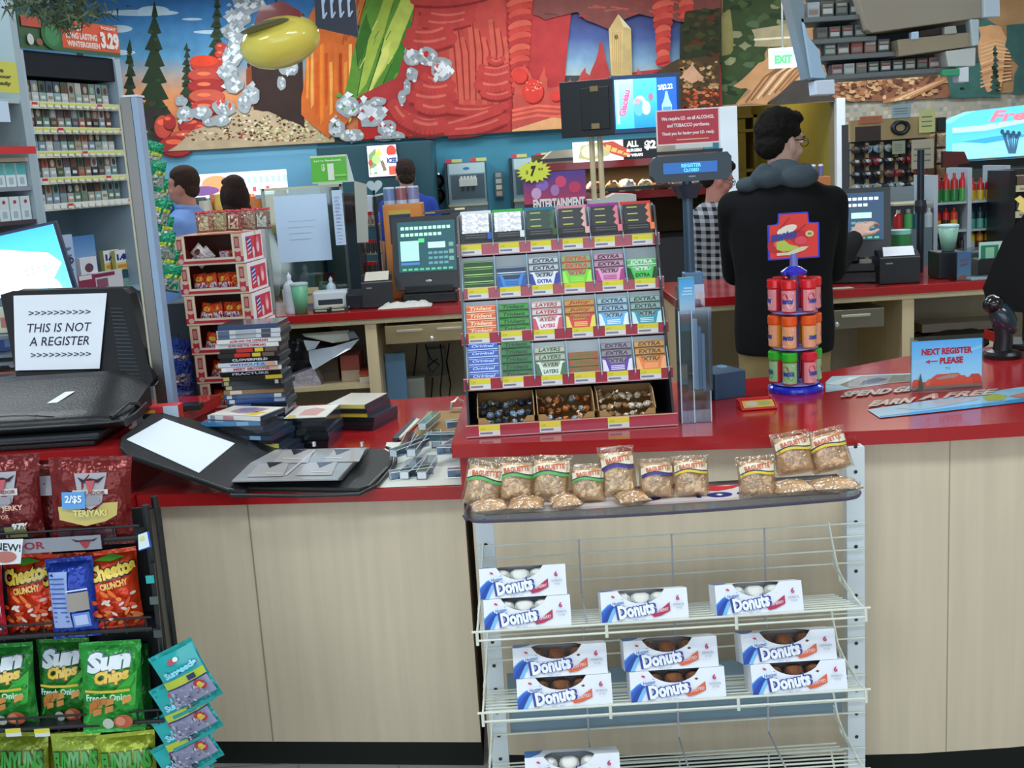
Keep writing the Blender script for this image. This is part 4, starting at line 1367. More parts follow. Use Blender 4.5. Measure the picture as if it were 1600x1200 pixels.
sf.text('mentos', -.066, .056, .008, .082, '28409c', bold=.05, shear=.2, rot=.12)
sf.line([(-.04, .088), (-.012, .118)], .0018, '8c1c20')
sf.line([(.0, .07), (.035, .098)], .0018, '8c1c20')
m.build('topper_card', 'card', t)
ctr = Vector((p0.x, p0.y, 0))
for k, (z, cols) in enumerate(((.026, [('38b830', 'd03038', 'green'), ('d8283c', 'd83040', 'red')]), (.131, [('f05c20', 'e8a030', 'orange')]), (.236, [('e0242c', 'c82838', 'red')]))):
 for j in range(6):
  cc, cb, nm = cols[0]
  if k == 0 and j == 0:
   cc, cb, nm = cols[1]
  a = -PI / 2 + PI / 6 + j * 2 * PI / 6
  m = MB()
  r = .0205
  m.lathe([(r * .82, 0, cb), (r * .95, .01, cb), (r * 1.0, .066, cc), (r * 1.12, .07, cc), (r * 1.12, .09, cc), (r * .95, .094, cc)], cc, n=16)
  sf = Surf(m, lambda q, b, L, r=r: Vector((r * (1.0 + .02 * L) * math.sin(q), -r * (1.0 + .02 * L) * math.cos(q), b)))
  body = {'green': '98c890', 'red': 'e89498', 'orange': 'f0a884'}[nm]
  sf.rect(-1.5, .004, 1.5, .064, body, nx=8, L=1)
  sf.ell(-.35, .042, .5, .014, {'green': 'd83040', 'red': 'd02838', 'orange': 'e8c040'}[nm], L=2)
  sf.ell(.45, .028, .5, .014, {'green': '3c9c40', 'red': 'e8d8d0', 'orange': 'f0d070'}[nm], L=2)
  sf.poly([(-.9, .008), (-.4, .008), (1.0, .056), (.7, .06)], 'e8e8f0', L=3)
  sf.text('mentos', -.75, .026, .85, .042, '3048a8', bold=.05, rot=.0, L=4, shear=.3)
  p = m.build('mint_tub', 'gloss', smooth=40)
  p.location = ctr + Vector((.056 * math.cos(a), .056 * math.sin(a), ZU + z + .0015))
  p.rotation_euler = (0, 0, a + PI / 2)
  tag(p, '%s capped mint tub, %s around the %s tier of the blue carousel' % (nm, ORD[j], ('bottom', 'middle', 'top')[k]), 'mint tub', 'mint tubs on the carousel')
# ================================================================ counter decals, next register sign, scanner
m = MB()
sf = Surf(m, lambda u, v, L: PZ(u, v, ZU + .0006 + .00025 * L))
sf.poly([(1290, 597), (1300, 588), (1370, 585), (1425, 583), (1425, 594), (1362, 603), (1290, 613)], 'b8d4dc')
sf.poly([(1300, 598), (1325, 589), (1385, 586), (1425, 586), (1425, 596), (1370, 600), (1330, 607)], '9a9288')
sf.poly([(1342, 602), (1350, 594), (1372, 590), (1388, 592), (1370, 598)], '4c5870')
sf.poly([(1388, 596), (1395, 586), (1425, 585), (1425, 594)], '707468')
sf.poly([(1290, 600), (1320, 590), (1345, 588), (1310, 602)], 'd8e0dc')
for s_, a0, b0, a1, b1 in (('SPEND', 1318, 619, 1396, 607), ('GET', 1400, 612, 1445, 602), ('EARN', 1362, 633, 1432, 622), ('A FREE', 1440, 623, 1560, 606)):
 n = 1
 vs, fs = text2d(s_, .03, .2)
 w = a1 - a0
 sl = (b1 - b0) / w * .55
 for bd, c, L in ((.06, 'a89a90', 12), (.0, 'd8c8bc', 14)):
  vs, fs = text2d(s_, .02 + bd, .2)
  m.add([sf.fn(a0 + x * w - (1 - y) * 0 - 6 * (1 - y), b0 + sl * x * w - 9 * y + 2, L) for x, y in vs], fs, c)
sf.poly([(1355, 640), (1500, 618), (1600, 604), (1700, 590), (1700, 612), (1600, 628), (1480, 642), (1375, 653)], '90c4dc')
sf.poly([(1375, 650), (1480, 637), (1600, 622), (1700, 606), (1700, 612), (1600, 628), (1480, 642), (1375, 653)], '3c94c8')
sf.poly([(1400, 638), (1450, 628), (1520, 620), (1530, 624), (1440, 640)], 'a8b8c0')
sf.poly([(1535, 620), (1556, 615), (1574, 618), (1568, 625), (1542, 626)], 'a8b03c')
sf.poly([(1576, 619), (1600, 613), (1700, 602), (1700, 610), (1600, 622)], 'c8846c')
tag(m.build('counter_decal', 'gloss'), 'worn blue and cream promotional decal stuck on the high counter', 'decal')
# acrylic sign
q0, q1 = PZ(1424, 612, ZU), PZ(1537, 606, ZU)
t = thing('register_sign', 'clear stand with blue next register please sign on the high counter', 'sign', (q0.x, q0.y, ZU + .001), math.atan2(q1.y - q0.y, q1.x - q0.x) * .4)
sw, shh = .198, .142
m = MB().box(-.004, sw + .004, 0, .003, 0, shh + .012, 'e4ecf0').box(-.004, sw + .004, .003, .07, 0, .003, 'd8e4ea')
m.box(-.1, -.004, .0, .003, 0, .003, 'd8e4ea')
m.build('stand', 'acrylic', t)
m = MB().box(0, sw, .0031, .0042, .006, shh, 'a8d8f4')
sf = Surf(m, lambda a, b, L: Vector((a * sw, -.0004 - .0003 * L, .006 + b * (shh - .006))))
sf.rect(0, 0, 1, 1, ['b8e4fc', '5cb0f0'], ny=5)
sf.poly([(0, .6), (.5, .66), (1, .86), (1, .8), (.5, .6), (0, .54)], '8cccf4')
sf.text('NEXT REGISTER', .14, .7, .86, .84, 'b02038', bold=.05)
sf.text('PLEASE', .4, .5, .73, .64, 'b02038', bold=.05)
sf.line([(.24, .565), (.37, .57)], .02, 'b83048')
sf.poly([(.19, .565), (.26, .61), (.25, .565), (.26, .52)], 'b83048')
sf.text('TJ', .47, .38, .54, .43, '507088')
rr = random.Random(8)
for a, w_, h_ in ((.06, .06, .2), (.16, .05, .14), (.9, .1, .26), (.8, .07, .2), (.72, .07, .24), (.3, .12, .2), (.45, .2, .29), (.6, .12, .3)):
 sf.poly([(max(0, a - w_), 0), (max(0, a - w_ * .9), h_ * .7), (a - w_ * .5, h_), (a + w_ * .5, h_), (min(1, a + w_ * .9), h_ * .75), (min(1, a + w_), 0)], rr.choice(['d8543c', 'c84838', 'e0684c']))
sf.rect(.0, 0, 1, .06, '8c6c64')
sf.poly([(.09, .0), (.1, .2), (.12, .34), (.14, .2), (.16, 0)], '3c5c48')
sf.poly([(.34, .22), (.55, .28), (.68, .27), (.6, .2), (.36, .18)], 'b08c80')
m.build('sign_card', 'card', t)
# hand scanner on its stand
p0 = PZ(1566, 558, ZU)
t = thing('barcode_scanner', 'glossy black barcode scanner in its stand at the right counter end', 'barcode scanner', (p0.x, p0.y, ZU + .001), -.25)
MB().lathe([(.06, 0), (.062, .012), (.05, .02), (.03, .024)], '14161a', n=24).build('base', 'black_plastic', t, smooth=40)
MB().tube([(0, 0, .02), (.004, .0, .07), (-.004, 0, .11)], [.03, .027, .03], '1a1c20', 14).build('stand', 'black_plastic', t, smooth=60)
R_ = roty(-.5).to_3x3()
MB().ell((.0, .0, .125), (.038, .036, .062), '20303c', R=R_, n=18, m=12).build('body', 'gloss', t, smooth=180)
MB().ell((-.03, -.004, .172), (.034, .034, .028), '0e1014', R=R_, n=16, m=10).build('head', 'gloss', t, smooth=180)
MB().torus((-.04, -.012, .182), .019, .005, 'a8a49a', 18, 8, M=(roty(-.9) @ rotx(.5)).to_3x3()).build('bezel', 'metal', t, smooth=180)
MB().tube([(.03, .02, .02), (.05, .035, .01), (.06, .05, .005)], .004, '14161a', 8).build('cable', 'black_plastic', t, smooth=60)
# black screen seen from behind at the frame edge
pp = P(1600, 470, 3.55)
t = thing('register_screen', 'black register screen cut by the right frame edge behind the scanner', 'register screen', (P(1640, 470, 3.6).x, 3.72, ZU + .001), -.5)
MB().box(-.08, .08, -.08, .08, 0, .02, '101216').build('base', 'black_plastic', t, bevel=.004)
MB().tube([(0, .02, .02), (0, .02, .2)], .03, '121418', 12).build('stem', 'black_plastic', t)
MB().prism([(-.13, .13), (-.15, .2), (-.09, .36), (-.03, .44), (.14, .44), (.14, .1)], -.03, .03, '060708', axis='y').build('housing', 'matte', t, bevel=.008)
m = MB().prism([(-.02, .44), (-.05, .455), (-.045, .475), (-.06, .49), (-.045, .5), (-.02, .48), (-.01, .45)], -.01, .01, 'c8b060', axis='y')
m.build('ornament', 'metal', t, bevel=.004)
# ================================================================ things on the low counter
rn = random.Random(77)
def case_dvd(name, label, x, y, z, w, d, h, rz, spine, cover, text=None, tcol='e8e8e8', extra=None, group=None, dark='1c2026'):
 "disc case; spine faces -Y (width w), d deep"
 m = MB()
 m.box(-w / 2, w / 2, 0, d, 0, h, dark, cols=[dark, cover, spine, '2c3c50', dark, '2a3440'])
 sf = Surf(m, front(0, 0, 0, .0004))
 sf.rect(-w / 2, h * .04, w / 2, h * .10, '101418', L=1)
 if extra:
  for a0, a1, c in extra:
   sf.rect(-w / 2 + a0 * w, h * .12, -w / 2 + a1 * w, h * .94, c, L=1)
 if text:
  sf.text(text, -w * .3, h * .25, w * .3, h * .8, tcol, bold=.04, L=2)
 o = m.build('disc_case', 'gloss')
 o.location = (x, y, z)
 o.rotation_euler = (0, 0, rz)
 tag(o, label, 'disc case', group)
 return o
# tall stack
SD = 3.52
hh = .0148
xc = P(388, 560, SD).x
spec = [('203c68', None, None, []), ('c8ccd0', 'b0b4b8', None, [(0.02, .2, '50607c'), (.3, .62, 'a8acb4'), (.7, .85, '404858')]), ('c8ccd0', 'b0b4b8', None, [(0.02, .2, '50607c'), (.3, .62, 'a8acb4'), (.7, .85, '404858')]),
  ('dfe0dc', 'b83050', 'ALVIN AND THE CHIPMUNKS', []), ('dfe0dc', 'b83050', 'ALVIN AND THE CHIPMUNKS', []),
  ('2c2824', None, None, [(.28, .55, 'c83428'), (.58, .72, 'd8c040'), (.75, .95, '6c5c4c')]), ('2c2824', None, None, [(.28, .55, 'c83428'), (.58, .72, 'd8c040'), (.75, .95, '6c5c4c')]),
  ('14181c', 'c8ccd0', 'CLOVERFIELD', []), ('d0d4dc', '5060a8', 'WITHOUT A', [(.65, .8, '90b0d0'), (.8, .97, 'd0a080')]), ('dcd8dc', 'b03858', 'MEET BROWNS', [(.0, .08, 'e8e8e8'), (.72, .95, 'd8b0a0')]),
  ('181818', 'a0a4a8', 'FRACTURE', []), ('2a2824', None, None, [(.0, .1, 'b8a860'), (.7, .98, 'c8b030')]), ('1c2024', None, None, [(.04, .12, 'a8a070'), (.9, .96, 'b0b0a0')]), ('24262a', None, None, [(.02, .12, 'b0a868')]),
  ('8c6a48', None, None, [(.1, .3, 'd8c8b0')]), ('3c5c8c', None, None, [(.05, .14, 'e0e0e0'), (.86, .98, 'c8d0d8')]), ('345490', None, None, [(.05, .14, 'e0e0e0'), (.8, .98, 'a8b8d0')]),
  ('20283c', None, None, [(.1, .4, '5c6c9c')]), ('b0a088', None, None, []), ('2c3038', None, None, [])] + [('20262e', None, None, [(.1, .3, '607080')])] * 7
n = len(spec)
for k, (c, tc, tx, ex) in enumerate(spec):
 z = ZL + .0005 + (n - 1 - k) * hh
 case_dvd('d', 'disc case in the tall stack beside the candy boxes, %s from the top' % (ORD[k] if k < 16 else 'number %d' % (k + 1)), xc + rn.uniform(-.006, .006) + (.004 * max(0, 6 - abs(k - 2)) * .3 if k < 9 else .006), SD + rn.uniform(-.004, .004), z, .19 + (.012 if 0 < k < 5 else 0), .135, .0144, rn.uniform(-.05, .05) - .04,
   c, '38404c', tx, tc or 'e0e0e0', ex, 'tall stack of disc cases')
# left low stack under the white cover
xb = P(362, 680, 3.32).x
covs = [('e4e0d8', 'd8d4cc'), ('3c7ca8', '2c5c88'), ('20242c', '30343c'), ('20242c', '30343c'), ('2c3a50', '38404c'), ('20242c', '30343c'), ('c8c060', '30343c'), ('4c8cac', '30343c'), ('20242c', '30343c'), ('1c2024', '30343c')]
for k, (c, cv) in enumerate(covs):
 z = ZL + .0005 + (len(covs) - 1 - k) * hh
 o = case_dvd('d', 'disc case in the low leaning stack by the open binder, %s from the top' % ORD[k], xb + .012 * k * .6 + rn.uniform(-.01, .01), 3.33 + rn.uniform(0, .02), z, .19, .135, .0144, -.28 + rn.uniform(-.12, .12), c, cv, None, 'e0e0e0',
    [(.05, .14, '8890a8'), (.3, .5, 'c88890')] if k == 0 else ([(.6, .8, '80a8c8')] if k % 3 == 1 else []), 'low stack of disc cases by the binder')
 if k == 0:
  sf_m = MB()
  sf = Surf(sf_m, top(0, 0, .0148, .0004))
  sf.rect(-.09, .005, .09, .13, 'e8e4d8', L=1)
  sf.poly([(-.05, .05), (0, .03), (.05, .05), (.06, .1), (0, .115), (-.04, .1)], 'b08aa0', L=2)
  sf.ell(.0, .08, .03, .025, '8080a8', L=3)
  sf.poly([(.02, .02), (.07, .015), (.08, .06), (.04, .06)], 'e8c840', L=2)
  sf_m.build('cover_art', 'card', o)
# centre stack, short edges forward
xs = P(478, 680, 3.46).x
for k in range(7):
 z = ZL + .0005 + (6 - k) * hh
 o = case_dvd('d', 'disc case in the middle stack with a pale cover on top, %s from the top' % ORD[k], xs + rn.uniform(-.004, .004), 3.46 + rn.uniform(-.004, .004), z, .138, .19, .0144, -.1 + rn.uniform(-.02, .02), '1c2226', 'dcd8cc' if k == 0 else '38404c', None, 'e0e0e0', None, 'middle stack of disc cases')
 if k == 0:
  sf_m = MB()
  sf = Surf(sf_m, top(0, 0, .0148, .0004))
  sf.rect(-.066, .004, .066, .186, 'e6e2d6', L=1)
  sf.poly([(-.03, .04), (.03, .03), (.04, .12), (0, .15), (-.03, .12)], 'd09890', L=2)
  sf.poly([(-.06, .01), (-.03, .01), (-.04, .05), (-.06, .05)], 'e0c858', L=2)
  sf_m.build('cover_art', 'card', o)
# right small stack behind
xs = P(545, 660, 3.72).x
for k in range(6):
 z = ZL + .0005 + (5 - k) * hh
 case_dvd('d', 'disc case in the small rear stack beside the bare red counter, %s from the top' % ORD[k], xs + rn.uniform(-.006, .006) + (.02 if k > 2 else 0), 3.7 + rn.uniform(-.004, .004), z, .138, .19, .0144, -.35 + rn.uniform(-.05, .05), ('d8d070', '24282c', 'c8b840', '20242a', '24282c', '20242a')[k],
   'e4e0d0' if k == 0 else '38404c', None, 'e0e0e0', None, 'rear stack of disc cases')
# ------------------------------------------------ zip binder lying open
t = thing('disc_binder', 'open black zip binder of disc sleeves on the low red counter', 'binder', PZ(460, 740, ZL))
Ti = Matrix.Translation(-PZ(460, 740, ZL))
def slab(pix, th, col, name, mt, par, bev=.006, M=None, dz=0.0):
 "slab from pixel corners with given heights: [(u, v, z)...]"
 a = [Ti @ (PZ(u, v, z) + Vector((0, 0, dz))) for u, v, z in pix]
 m = MB()
 n = len(a)
 b = [p - Vector((0, 0, th)) for p in a]
 m.add(a + b, [list(range(n))[::-1], list(range(n, 2 * n))] + [(i, (i + 1) % n, n + (i + 1) % n, n + i) for i in range(n)], col)
 return m.build(name, mt, par, bevel=bev, seg=3)
q0_, q1_, q2_ = PZ(190, 680, 1.022), PZ(440, 694, .91), PZ(370, 764, .885)
qn_ = (q1_ - q0_).cross(q2_ - q0_)
def onp(u, v):
 d = ray(u, v)
 k = (q0_ - Vector((0, 0, H))).dot(qn_) / d.dot(qn_)
 return (u, v, H + d.z * k)
slab([onp(*q) for q in ((198, 708), (186, 697), (188, 682), (234, 647), (258, 643), (440, 692), (452, 702), (385, 766), (355, 764))], .016, '1c1e20', 'left_cover', 'leather', t)
slab([onp(*q) for q in ((198, 688), (256, 655), (367, 694), (311, 740))], .0015, 'e4ecf4', 'list_sheet', 'paper', t, 0, dz=.003)
slab([(365, 760, .883), (352, 742, .887), (400, 702, .889), (600, 700, .885), (614, 708, .883), (612, 724, .882), (578, 758, .88), (560, 763, .88)], .016, '1a1c1c', 'right_cover', 'leather', t)
for k in range(4):
 o = 6 - k * 2
 slab([(362 + o, 751, .889 + k * .006), (412 + o, 703, .889 + k * .006), (572 + o, 699, .889 + k * .006), (528 + o, 748, .889 + k * .006)], .005, ('7c8088', '50545c', '9a9ca0', 'a4a4a4')[k], 'sleeve_page', 'gloss', t, .001)
m = MB()
zt = .9085
sf = Surf(m, lambda u, v, L: Ti @ PZ(u, v, zt + .0004 * L))
for (a, b) in ((386, 735), (462, 733), (425, 714), (505, 712)):
 sf.poly([(a, b + 10), (a + 18, b - 10), (a + 66, b - 12), (a + 56, b + 9)], 'b8b4b0', L=1)
for (a, b) in ((417, 722), (495, 722), (455, 702), (522, 702)):
 sf.poly([(a, b), (a + 26, b), (a + 4, b + 9)], '34343c', L=2)
for (a, b) in ((415, 739), (486, 737), (442, 716), (508, 715)):
 sf.line([(a, b), (a + 27, b + .5)], 1.6, 'dcd8cc', L=3)
sf.line([(446, 742), (492, 703)], 3, 'c8c8cc', L=2)
m.build('sleeve_windows', 'gloss', t)
m = MB().tube([Ti @ PZ(u, v, z) for u, v, z in ((352, 764, .876), (362, 774, .874), (470, 775, .87), (562, 772, .87), (590, 758, .872), (618, 724, .874), (619, 706, .876), (604, 699, .878))], .005, '24262a', 8)
m.build('zip_edge', 'leather', t, smooth=60)
for (u, v) in ((491, 697), (566, 697)):
 p = Ti @ PZ(u, v, .915)
 MB().lathe([(.006, 0), (.006, .012)], 'd8dcd8', p, 10).build('ring_clip', 'metal', t)
# papers under the clear cases
m = MB()
sf = Surf(m, lambda u, v, L: PZ(u, v, ZL + .0006 + .0004 * L))
sf.poly([(604, 691), (736, 690), (728, 757), (536, 764), (575, 757), (592, 738)], 'dfe0d4', L=1)
tag(m.build('paper_sheet', 'paper'), 'white paper sheet on the low counter under the clear plastic cases', 'paper')
# clipboard
m = MB()
a = [PZ(u, v, z) for u, v, z in ((640, 684, .87), (668, 643, .885), (734, 640, .885), (727, 684, .87))]
b = [p - Vector((0, 0, .005)) for p in a]
t = thing('clipboard', 'brown clipboard with a metal clip lying on the low counter', 'clipboard', a[0])
Tk = Matrix.Translation(-a[0])
m = MB(Tk)
m.add(a + b, [(3, 2, 1, 0), (4, 5, 6, 7), (0, 1, 5, 4), (1, 2, 6, 5), (2, 3, 7, 6), (3, 0, 4, 7)], '9a7a4c')
m.build('board', 'matte', t)
q = PZ(716, 640, .892)
m = MB(Tk)
m.box(q.x - .028, q.x + .028, q.y - .004, q.y + .012, q.z, q.z + .006, 'd8d8d0')
m.tube([(q.x - .024, q.y + .002, q.z + .006), (q.x - .02, q.y + .004, q.z + .026), (q.x - .008, q.y + .004, q.z + .03), (q.x, q.y + .004, q.z + .04), (q.x + .008, q.y + .004, q.z + .03), (q.x + .02, q.y + .004, q.z + .026), (q.x + .024, q.y + .002, q.z + .006)], .005, 'd8d4c8', 8)
m.build('metal_clip', 'metal', t, smooth=40)
m = MB()
a = [PZ(u, v, .874) for u, v in ((618, 682), (650, 653), (656, 655), (626, 684))]
m.add([p for p in a] + [p - Vector((0, 0, .008)) for p in a], [(0, 1, 2, 3), (4, 5, 6, 7), (0, 1, 5, 4), (1, 2, 6, 5), (2, 3, 7, 6), (3, 0, 4, 7)], 'd8d4c0')
a = [PZ(u, v, .876) for u, v in ((613, 684), (645, 652), (650, 653), (620, 685))]
m.add([p for p in a] + [p - Vector((0, 0, .01)) for p in a], [(0, 1, 2, 3), (4, 5, 6, 7), (0, 1, 5, 4), (1, 2, 6, 5), (2, 3, 7, 6), (3, 0, 4, 7)], '3c3c4c')
tag(m.build('note_pad', 'card'), 'narrow dark edged note pad lying beside the clipboard', 'note pad')
# clear plastic security cases in a heap
for k in range(13):
 u = (612, 640, 668, 700, 622, 652, 684, 706, 640, 664, 690, 668, 700)[k]
 v = (752, 750, 750, 748, 730, 728, 726, 722, 708, 704, 700, 686, 684)[k]
 lay = (0, 0, 0, 0, 1, 1, 1, 1, 0, 1, 0, 1, 1)[k]
 p = PZ(u, v, ZL)
 L_ = .12 + .03 * (k % 3)
 t = thing('security_case', 'clear plastic security case in the heap on the white sheet, %s from the front' % ORD[k], 'plastic case', (p.x, p.y, ZL + .002 + lay * .026), rn.uniform(.9, 1.7) if k % 3 else rn.uniform(-.2, .5), 'clear plastic security cases')
 m = MB()
 w = .03
 m.box(0, L_, 0, w, 0, .001, 'e8eef4').box(0, L_, 0, .001, 0, .022, 'd5e0ea').box(0, L_, w - .001, w, 0, .022, 'd5e0ea').box(0, L_, 0, w, .0215, .0225, 'e4ecf2')
 m.build('shell', 'clear_film', t)
 m = MB().box(0, .02, .003, w - .003, .002, .02, 'dce2e6')
 m.build('lock', 'card', t)
 m = MB()
 for (y, z) in ((0, 0), (w, 0), (0, .022), (w, .022)):
  m.tube([(0, y, z), (L_, y, z)], .0012, 'eef2f6', 5)
 m.build('edge', 'gloss', t)
# ------------------------------------------------ candy boxes in a leaning stack
CD = 3.95
bp = .104
ztop = P(330, 366, CD).z
for k in range(6):
 z = ztop - bp * (k + 1)
 ul = 275 + k * 8.4
 vl = 412 + k * 47
 p = P(ul, vl, CD)
 w, d, h = .242, .22, bp - .002
 t = thing('candy_box', 'red and cream open fronted candy box, %s from the top of the leaning stack' % ORD[k], 'candy box', (p.x, CD, z), -.1, 'stack of red candy boxes')
 m = MB()
 cr, rd = 'dcc8a8', 'c02840'
 # frame: bottom strip, side strips, sides, back, top
 hb = .024
 m.box(0, w, 0, .002, 0, hb, rd)
 m.box(0, .038, 0, .002, hb, h, cr).box(w - .038, w, 0, .002, hb, h, cr)
 for sx in (0, w - .002):
  m.box(sx, sx + .002, .002, d, 0, h, 'b03c40')
 m.box(.002, w - .002, d - .002, d, 0, h, '5c3a2c').box(.002, w - .002, .002, d - .002, 0, .002, '8c5a3c')
 m.box(.002, w - .002, .05 if k else .04, d - .002, h - .002, h, 'a8603c')
 sf = Surf(m, front(0, 0, 0, .0005))
 sf.rect(0, 0, w, .006, cr, L=1)
 sf.rect(.03, hb - .008, w - .03, hb, 'e8dcc0', L=1)
 for sx in (0, w - .038):
  sf.rect(sx + .01, hb + .028, sx + .027, h - .01, 'a82c3c', L=1)
  sf.rect(sx + .013, hb + .034, sx + .024, h - .016, 'c88a80', L=2)
  sf.rect(sx + .008, hb - .016, sx + .03, hb + .018, 'c82c40', L=1)
  sf.ell(sx + .019, hb + .022, .008, .007, 'e0c8b0', L=3)
  sf.ell(sx + .019, hb - .008, .01, .009, 'd8b8a8', L=3)
  sf.line([(sx + .034, hb), (sx + .034, h)] if sx == 0 else [(sx + .004, hb), (sx + .004, h)], .004, 'efe4cc', L=2)
 sf = Surf(m, lambda a, b, L: Vector((w + .0005 * L, a, b)))
 sf.rect(.0, 0, d, h, 'f0f0f4', L=1)
 sf.rect(.035, .01, d - .012, h - .014, 'd83850', L=2)
 sf.poly([(.04, h - .02), (.085, h - .02), (.09, .03), (.06, .045)], '2848a8', L=3)
 for q in range(4):
  sf.line([(.045, h - .034 - q * .014), (.085, h - .026 - q * .014)], .005, 'e8e8f0', L=4)
 sf.ell(.108, .03, .012, .02, 'f0d8dc', L=4)
 sf.ell(.158, .052, .022, .03, 'e87888', L=4)
 sf.ell(.16, .045, .014, .018, 'f4d0d4', L=5)
 m.build('carton', 'card', t)
 # bags inside are lifted out one by one
 for j in range(4 if k else 3):
  rr = random.Random(k * 10 + j)
  mm = MB()
  fn = pillow(mm, .05, .068, .02, 'd8481c' if k else ('a83828' if j == 2 else 'd0c8c4'), 6, rnd=rr, j=.002)
  sf = Surf(mm, fn)
  sf.rect(.08, .02, .92, .5, 'd8c8d4' if k else 'b8b0b8', nx=4, ny=3, L=1)
  sf.poly([(.15, .12), (.85, .26), (.85, .42), (.15, .28)], '98286c', L=3)
  sf.ell(.5, .68, .26, .14, 'e8b040' if k else '5c2c24', L=2)
  b = mm.build('candy_bag', 'foil_fine', smooth=60)
  M = Matrix.Translation((p.x, CD, z)) @ rotz(-.1) @ Matrix.Translation((.058 + j * .044, .03 + rr.uniform(0, .012), .006 if k else (.004, .012, .02)[j % 3])) @ roty(rr.uniform(-.25, .25) if k else (.9, -.8, 1.5)[j % 3]) @ rotx(-.15)
  b.matrix_world = M
  tag(b, 'small %s candy bag, %s from the left in the %s box from the top' % ('orange red' if k else 'pale', ORD[j], ORD[k]), 'candy bag', 'candy bags in the red boxes')
# plain base box and the packets standing on top
p = P(275 + 6 * 8.4, 412 + 6 * 47, CD)
zb_ = ztop - bp * 6 - .002
if zb_ > ZL + .01:
 tag(MB().box(p.x, p.x + .23, CD + .01, CD + .2, ZL + .0005, zb_, 'b8743c').build('cardboard_box', 'matte'), 'flat brown cardboard box beneath the leaning candy box stack', 'box')
for j in range(5):
 rr = random.Random(60 + j)
 mm = MB()
 fn = pillow(mm, .062, .075, .02, ('a87868', 'b0a078', 'a05858', 'a89078', '8c7468')[j], 6, rnd=rr, j=.002)
 sf = Surf(mm, fn)
 sf.rect(.2, .1, .8, .75, ('d0c8a0', 'c0b890', 'd8d0b0', 'b89888', 'c8d0c0')[j], nx=4, ny=3, L=1)
 sf.rect(.0, .9, 1, 1, 'c03840', nx=4, L=1)
 b = mm.build('snack_packet', 'foil_fine', smooth=60)
 pk = P(322 + j * 22, 355, CD + .12)
 b.location = (pk.x, CD + .1 + .012 * (j % 2) + j * .006, ztop + .002)
 b.rotation_euler = (-.1, rr.uniform(-.1, .1), -.1)
 tag(b, 'small tan snack packet standing on the top candy box, %s from the left' % ORD[j], 'snack packet', 'packets on top of the candy boxes')
# ------------------------------------------------ turned monitor with taped sign on the return counter
def mon(u, v, off=0.0):
 D = 3.64 - .2 * (v - 458) / 144
 return P(u, v, D - off)
t = thing('monitor', 'black monitor with a taped this is not a register sign', 'monitor', (mon(115, 600).x, 3.52, ZU + .0005))
Tm = Matrix.Translation(-Vector(t.location))
m = MB(Tm)
cr_ = [(4, 462), (20, 457), (190, 453), (199, 460), (236, 594), (226, 606), (190, 612), (40, 606), (30, 596)]
a = [mon(u, v) for u, v in cr_]
b = [p + Vector((.012, .06, .0)) for p in a]
n = len(a)
m.add(a + b, [list(range(n)), list(range(n, 2 * n))[::-1]] + [(i, (i + 1) % n, n + (i + 1) % n, n + i) for i in range(n)], '17191d')
body = m.build('housing', 'black_plastic', t, bevel=.006, seg=3)
m = MB(Tm)
for k in range(19):
 v = 481 + k * 6
 u0 = 172 + (v - 480) * .16
 u1 = 190 + (v - 480) * .27
 m.add([mon(u0, v, .003), mon(u1, v + .5, .003), mon(u1 + .6, v + 2.2, .003), mon(u0 + .4, v + 1.7, .003)], [(0, 1, 2, 3)], '39424a')
m.build('vent_ribs', 'plastic', t)
m = MB(Tm)
fn = lambda u, v, L: mon(u, v, .012 + .0004 * L - .005 * math.sin((u - 20) / 147 * PI))
sf = Surf(m, fn)
N_ = 8
def papfn(a, b, L):
 uu = 21 + (167 - 21) * a
 v0 = 462 - 4 * a
 v1 = 579 - 3 * a
 lean = (3 - 13 * a) * b
 q = max(0, a - .75) * 4
 return mon(uu + lean - 1.5 * q * b, v0 + (v1 - v0) * b, .008 + .0004 * L + .006 * q * b)
sf = Surf(m, papfn)
sf.rect(0, 0, 1, 1, 'dfe4ec', nx=N_, ny=6)
sf = Surf(m, lambda a, b, L: papfn(a, 1 - b, L + 1))
sf.text('THIS IS NOT', .145, .5, .86, .62, '34384c', bold=.01, shear=.15)
sf.text('A REGISTER', .165, .32, .85, .44, '34384c', bold=.01, shear=.15)
sf.text('>>>>>>>>>>', .16, .73, .84, .79, '3c4054', bold=.01)
sf.text('>>>>>>>>>>', .18, .17, .88, .23, '3c4054', bold=.01)
m.build('taped_sign', 'paper', t)
fx = mon(120, 600).x
m = MB(Tm).box(fx - .1, fx + .1, 3.47, 3.62, ZU + .0005, ZU + .016, '15171a').box(fx - .04, fx + .04, 3.53, 3.57, ZU + .016, ZU + .16, '15171a')
m.build('foot', 'black_plastic', t, bevel=.004)
# wedge shaped leather case
x0, x1 = P(-30, 640, 3.2).x, P(200, 640, 3.2).x
t = thing('leather_case', 'bulky black leather case with a white sticker before the monitor', 'case', (x0, 3.12, ZU + .042))
W_ = x1 - x0 + .01
m = MB()
NX, prof = 12, [(0, 0), (-.012, .012), (-.012, .03), (.0, .042), (.04, .056), (.12, .085), (.2, .118), (.235, .128), (.25, .118), (.252, .09), (.245, .0)]
vs = []
for i in range(NX + 1):
 q = i / NX
 e = max(0, (q - .78) / .22)
 sh = 1 - .45 * e ** 2
 for (a, b) in prof:
  vs.append((W_ * q, a + .02 * e, b * sh + .0))
n = len(prof)
m.add(vs, [(i * n + k, i * n + (k + 1) % n, (i + 1) * n + (k + 1) % n, (i + 1) * n + k) for i in range(NX) for k in range(n)] + [range(n), [NX * n + k for k in range(n)][::-1]], '101012')
m.build('body', 'leather', t, smooth=50)
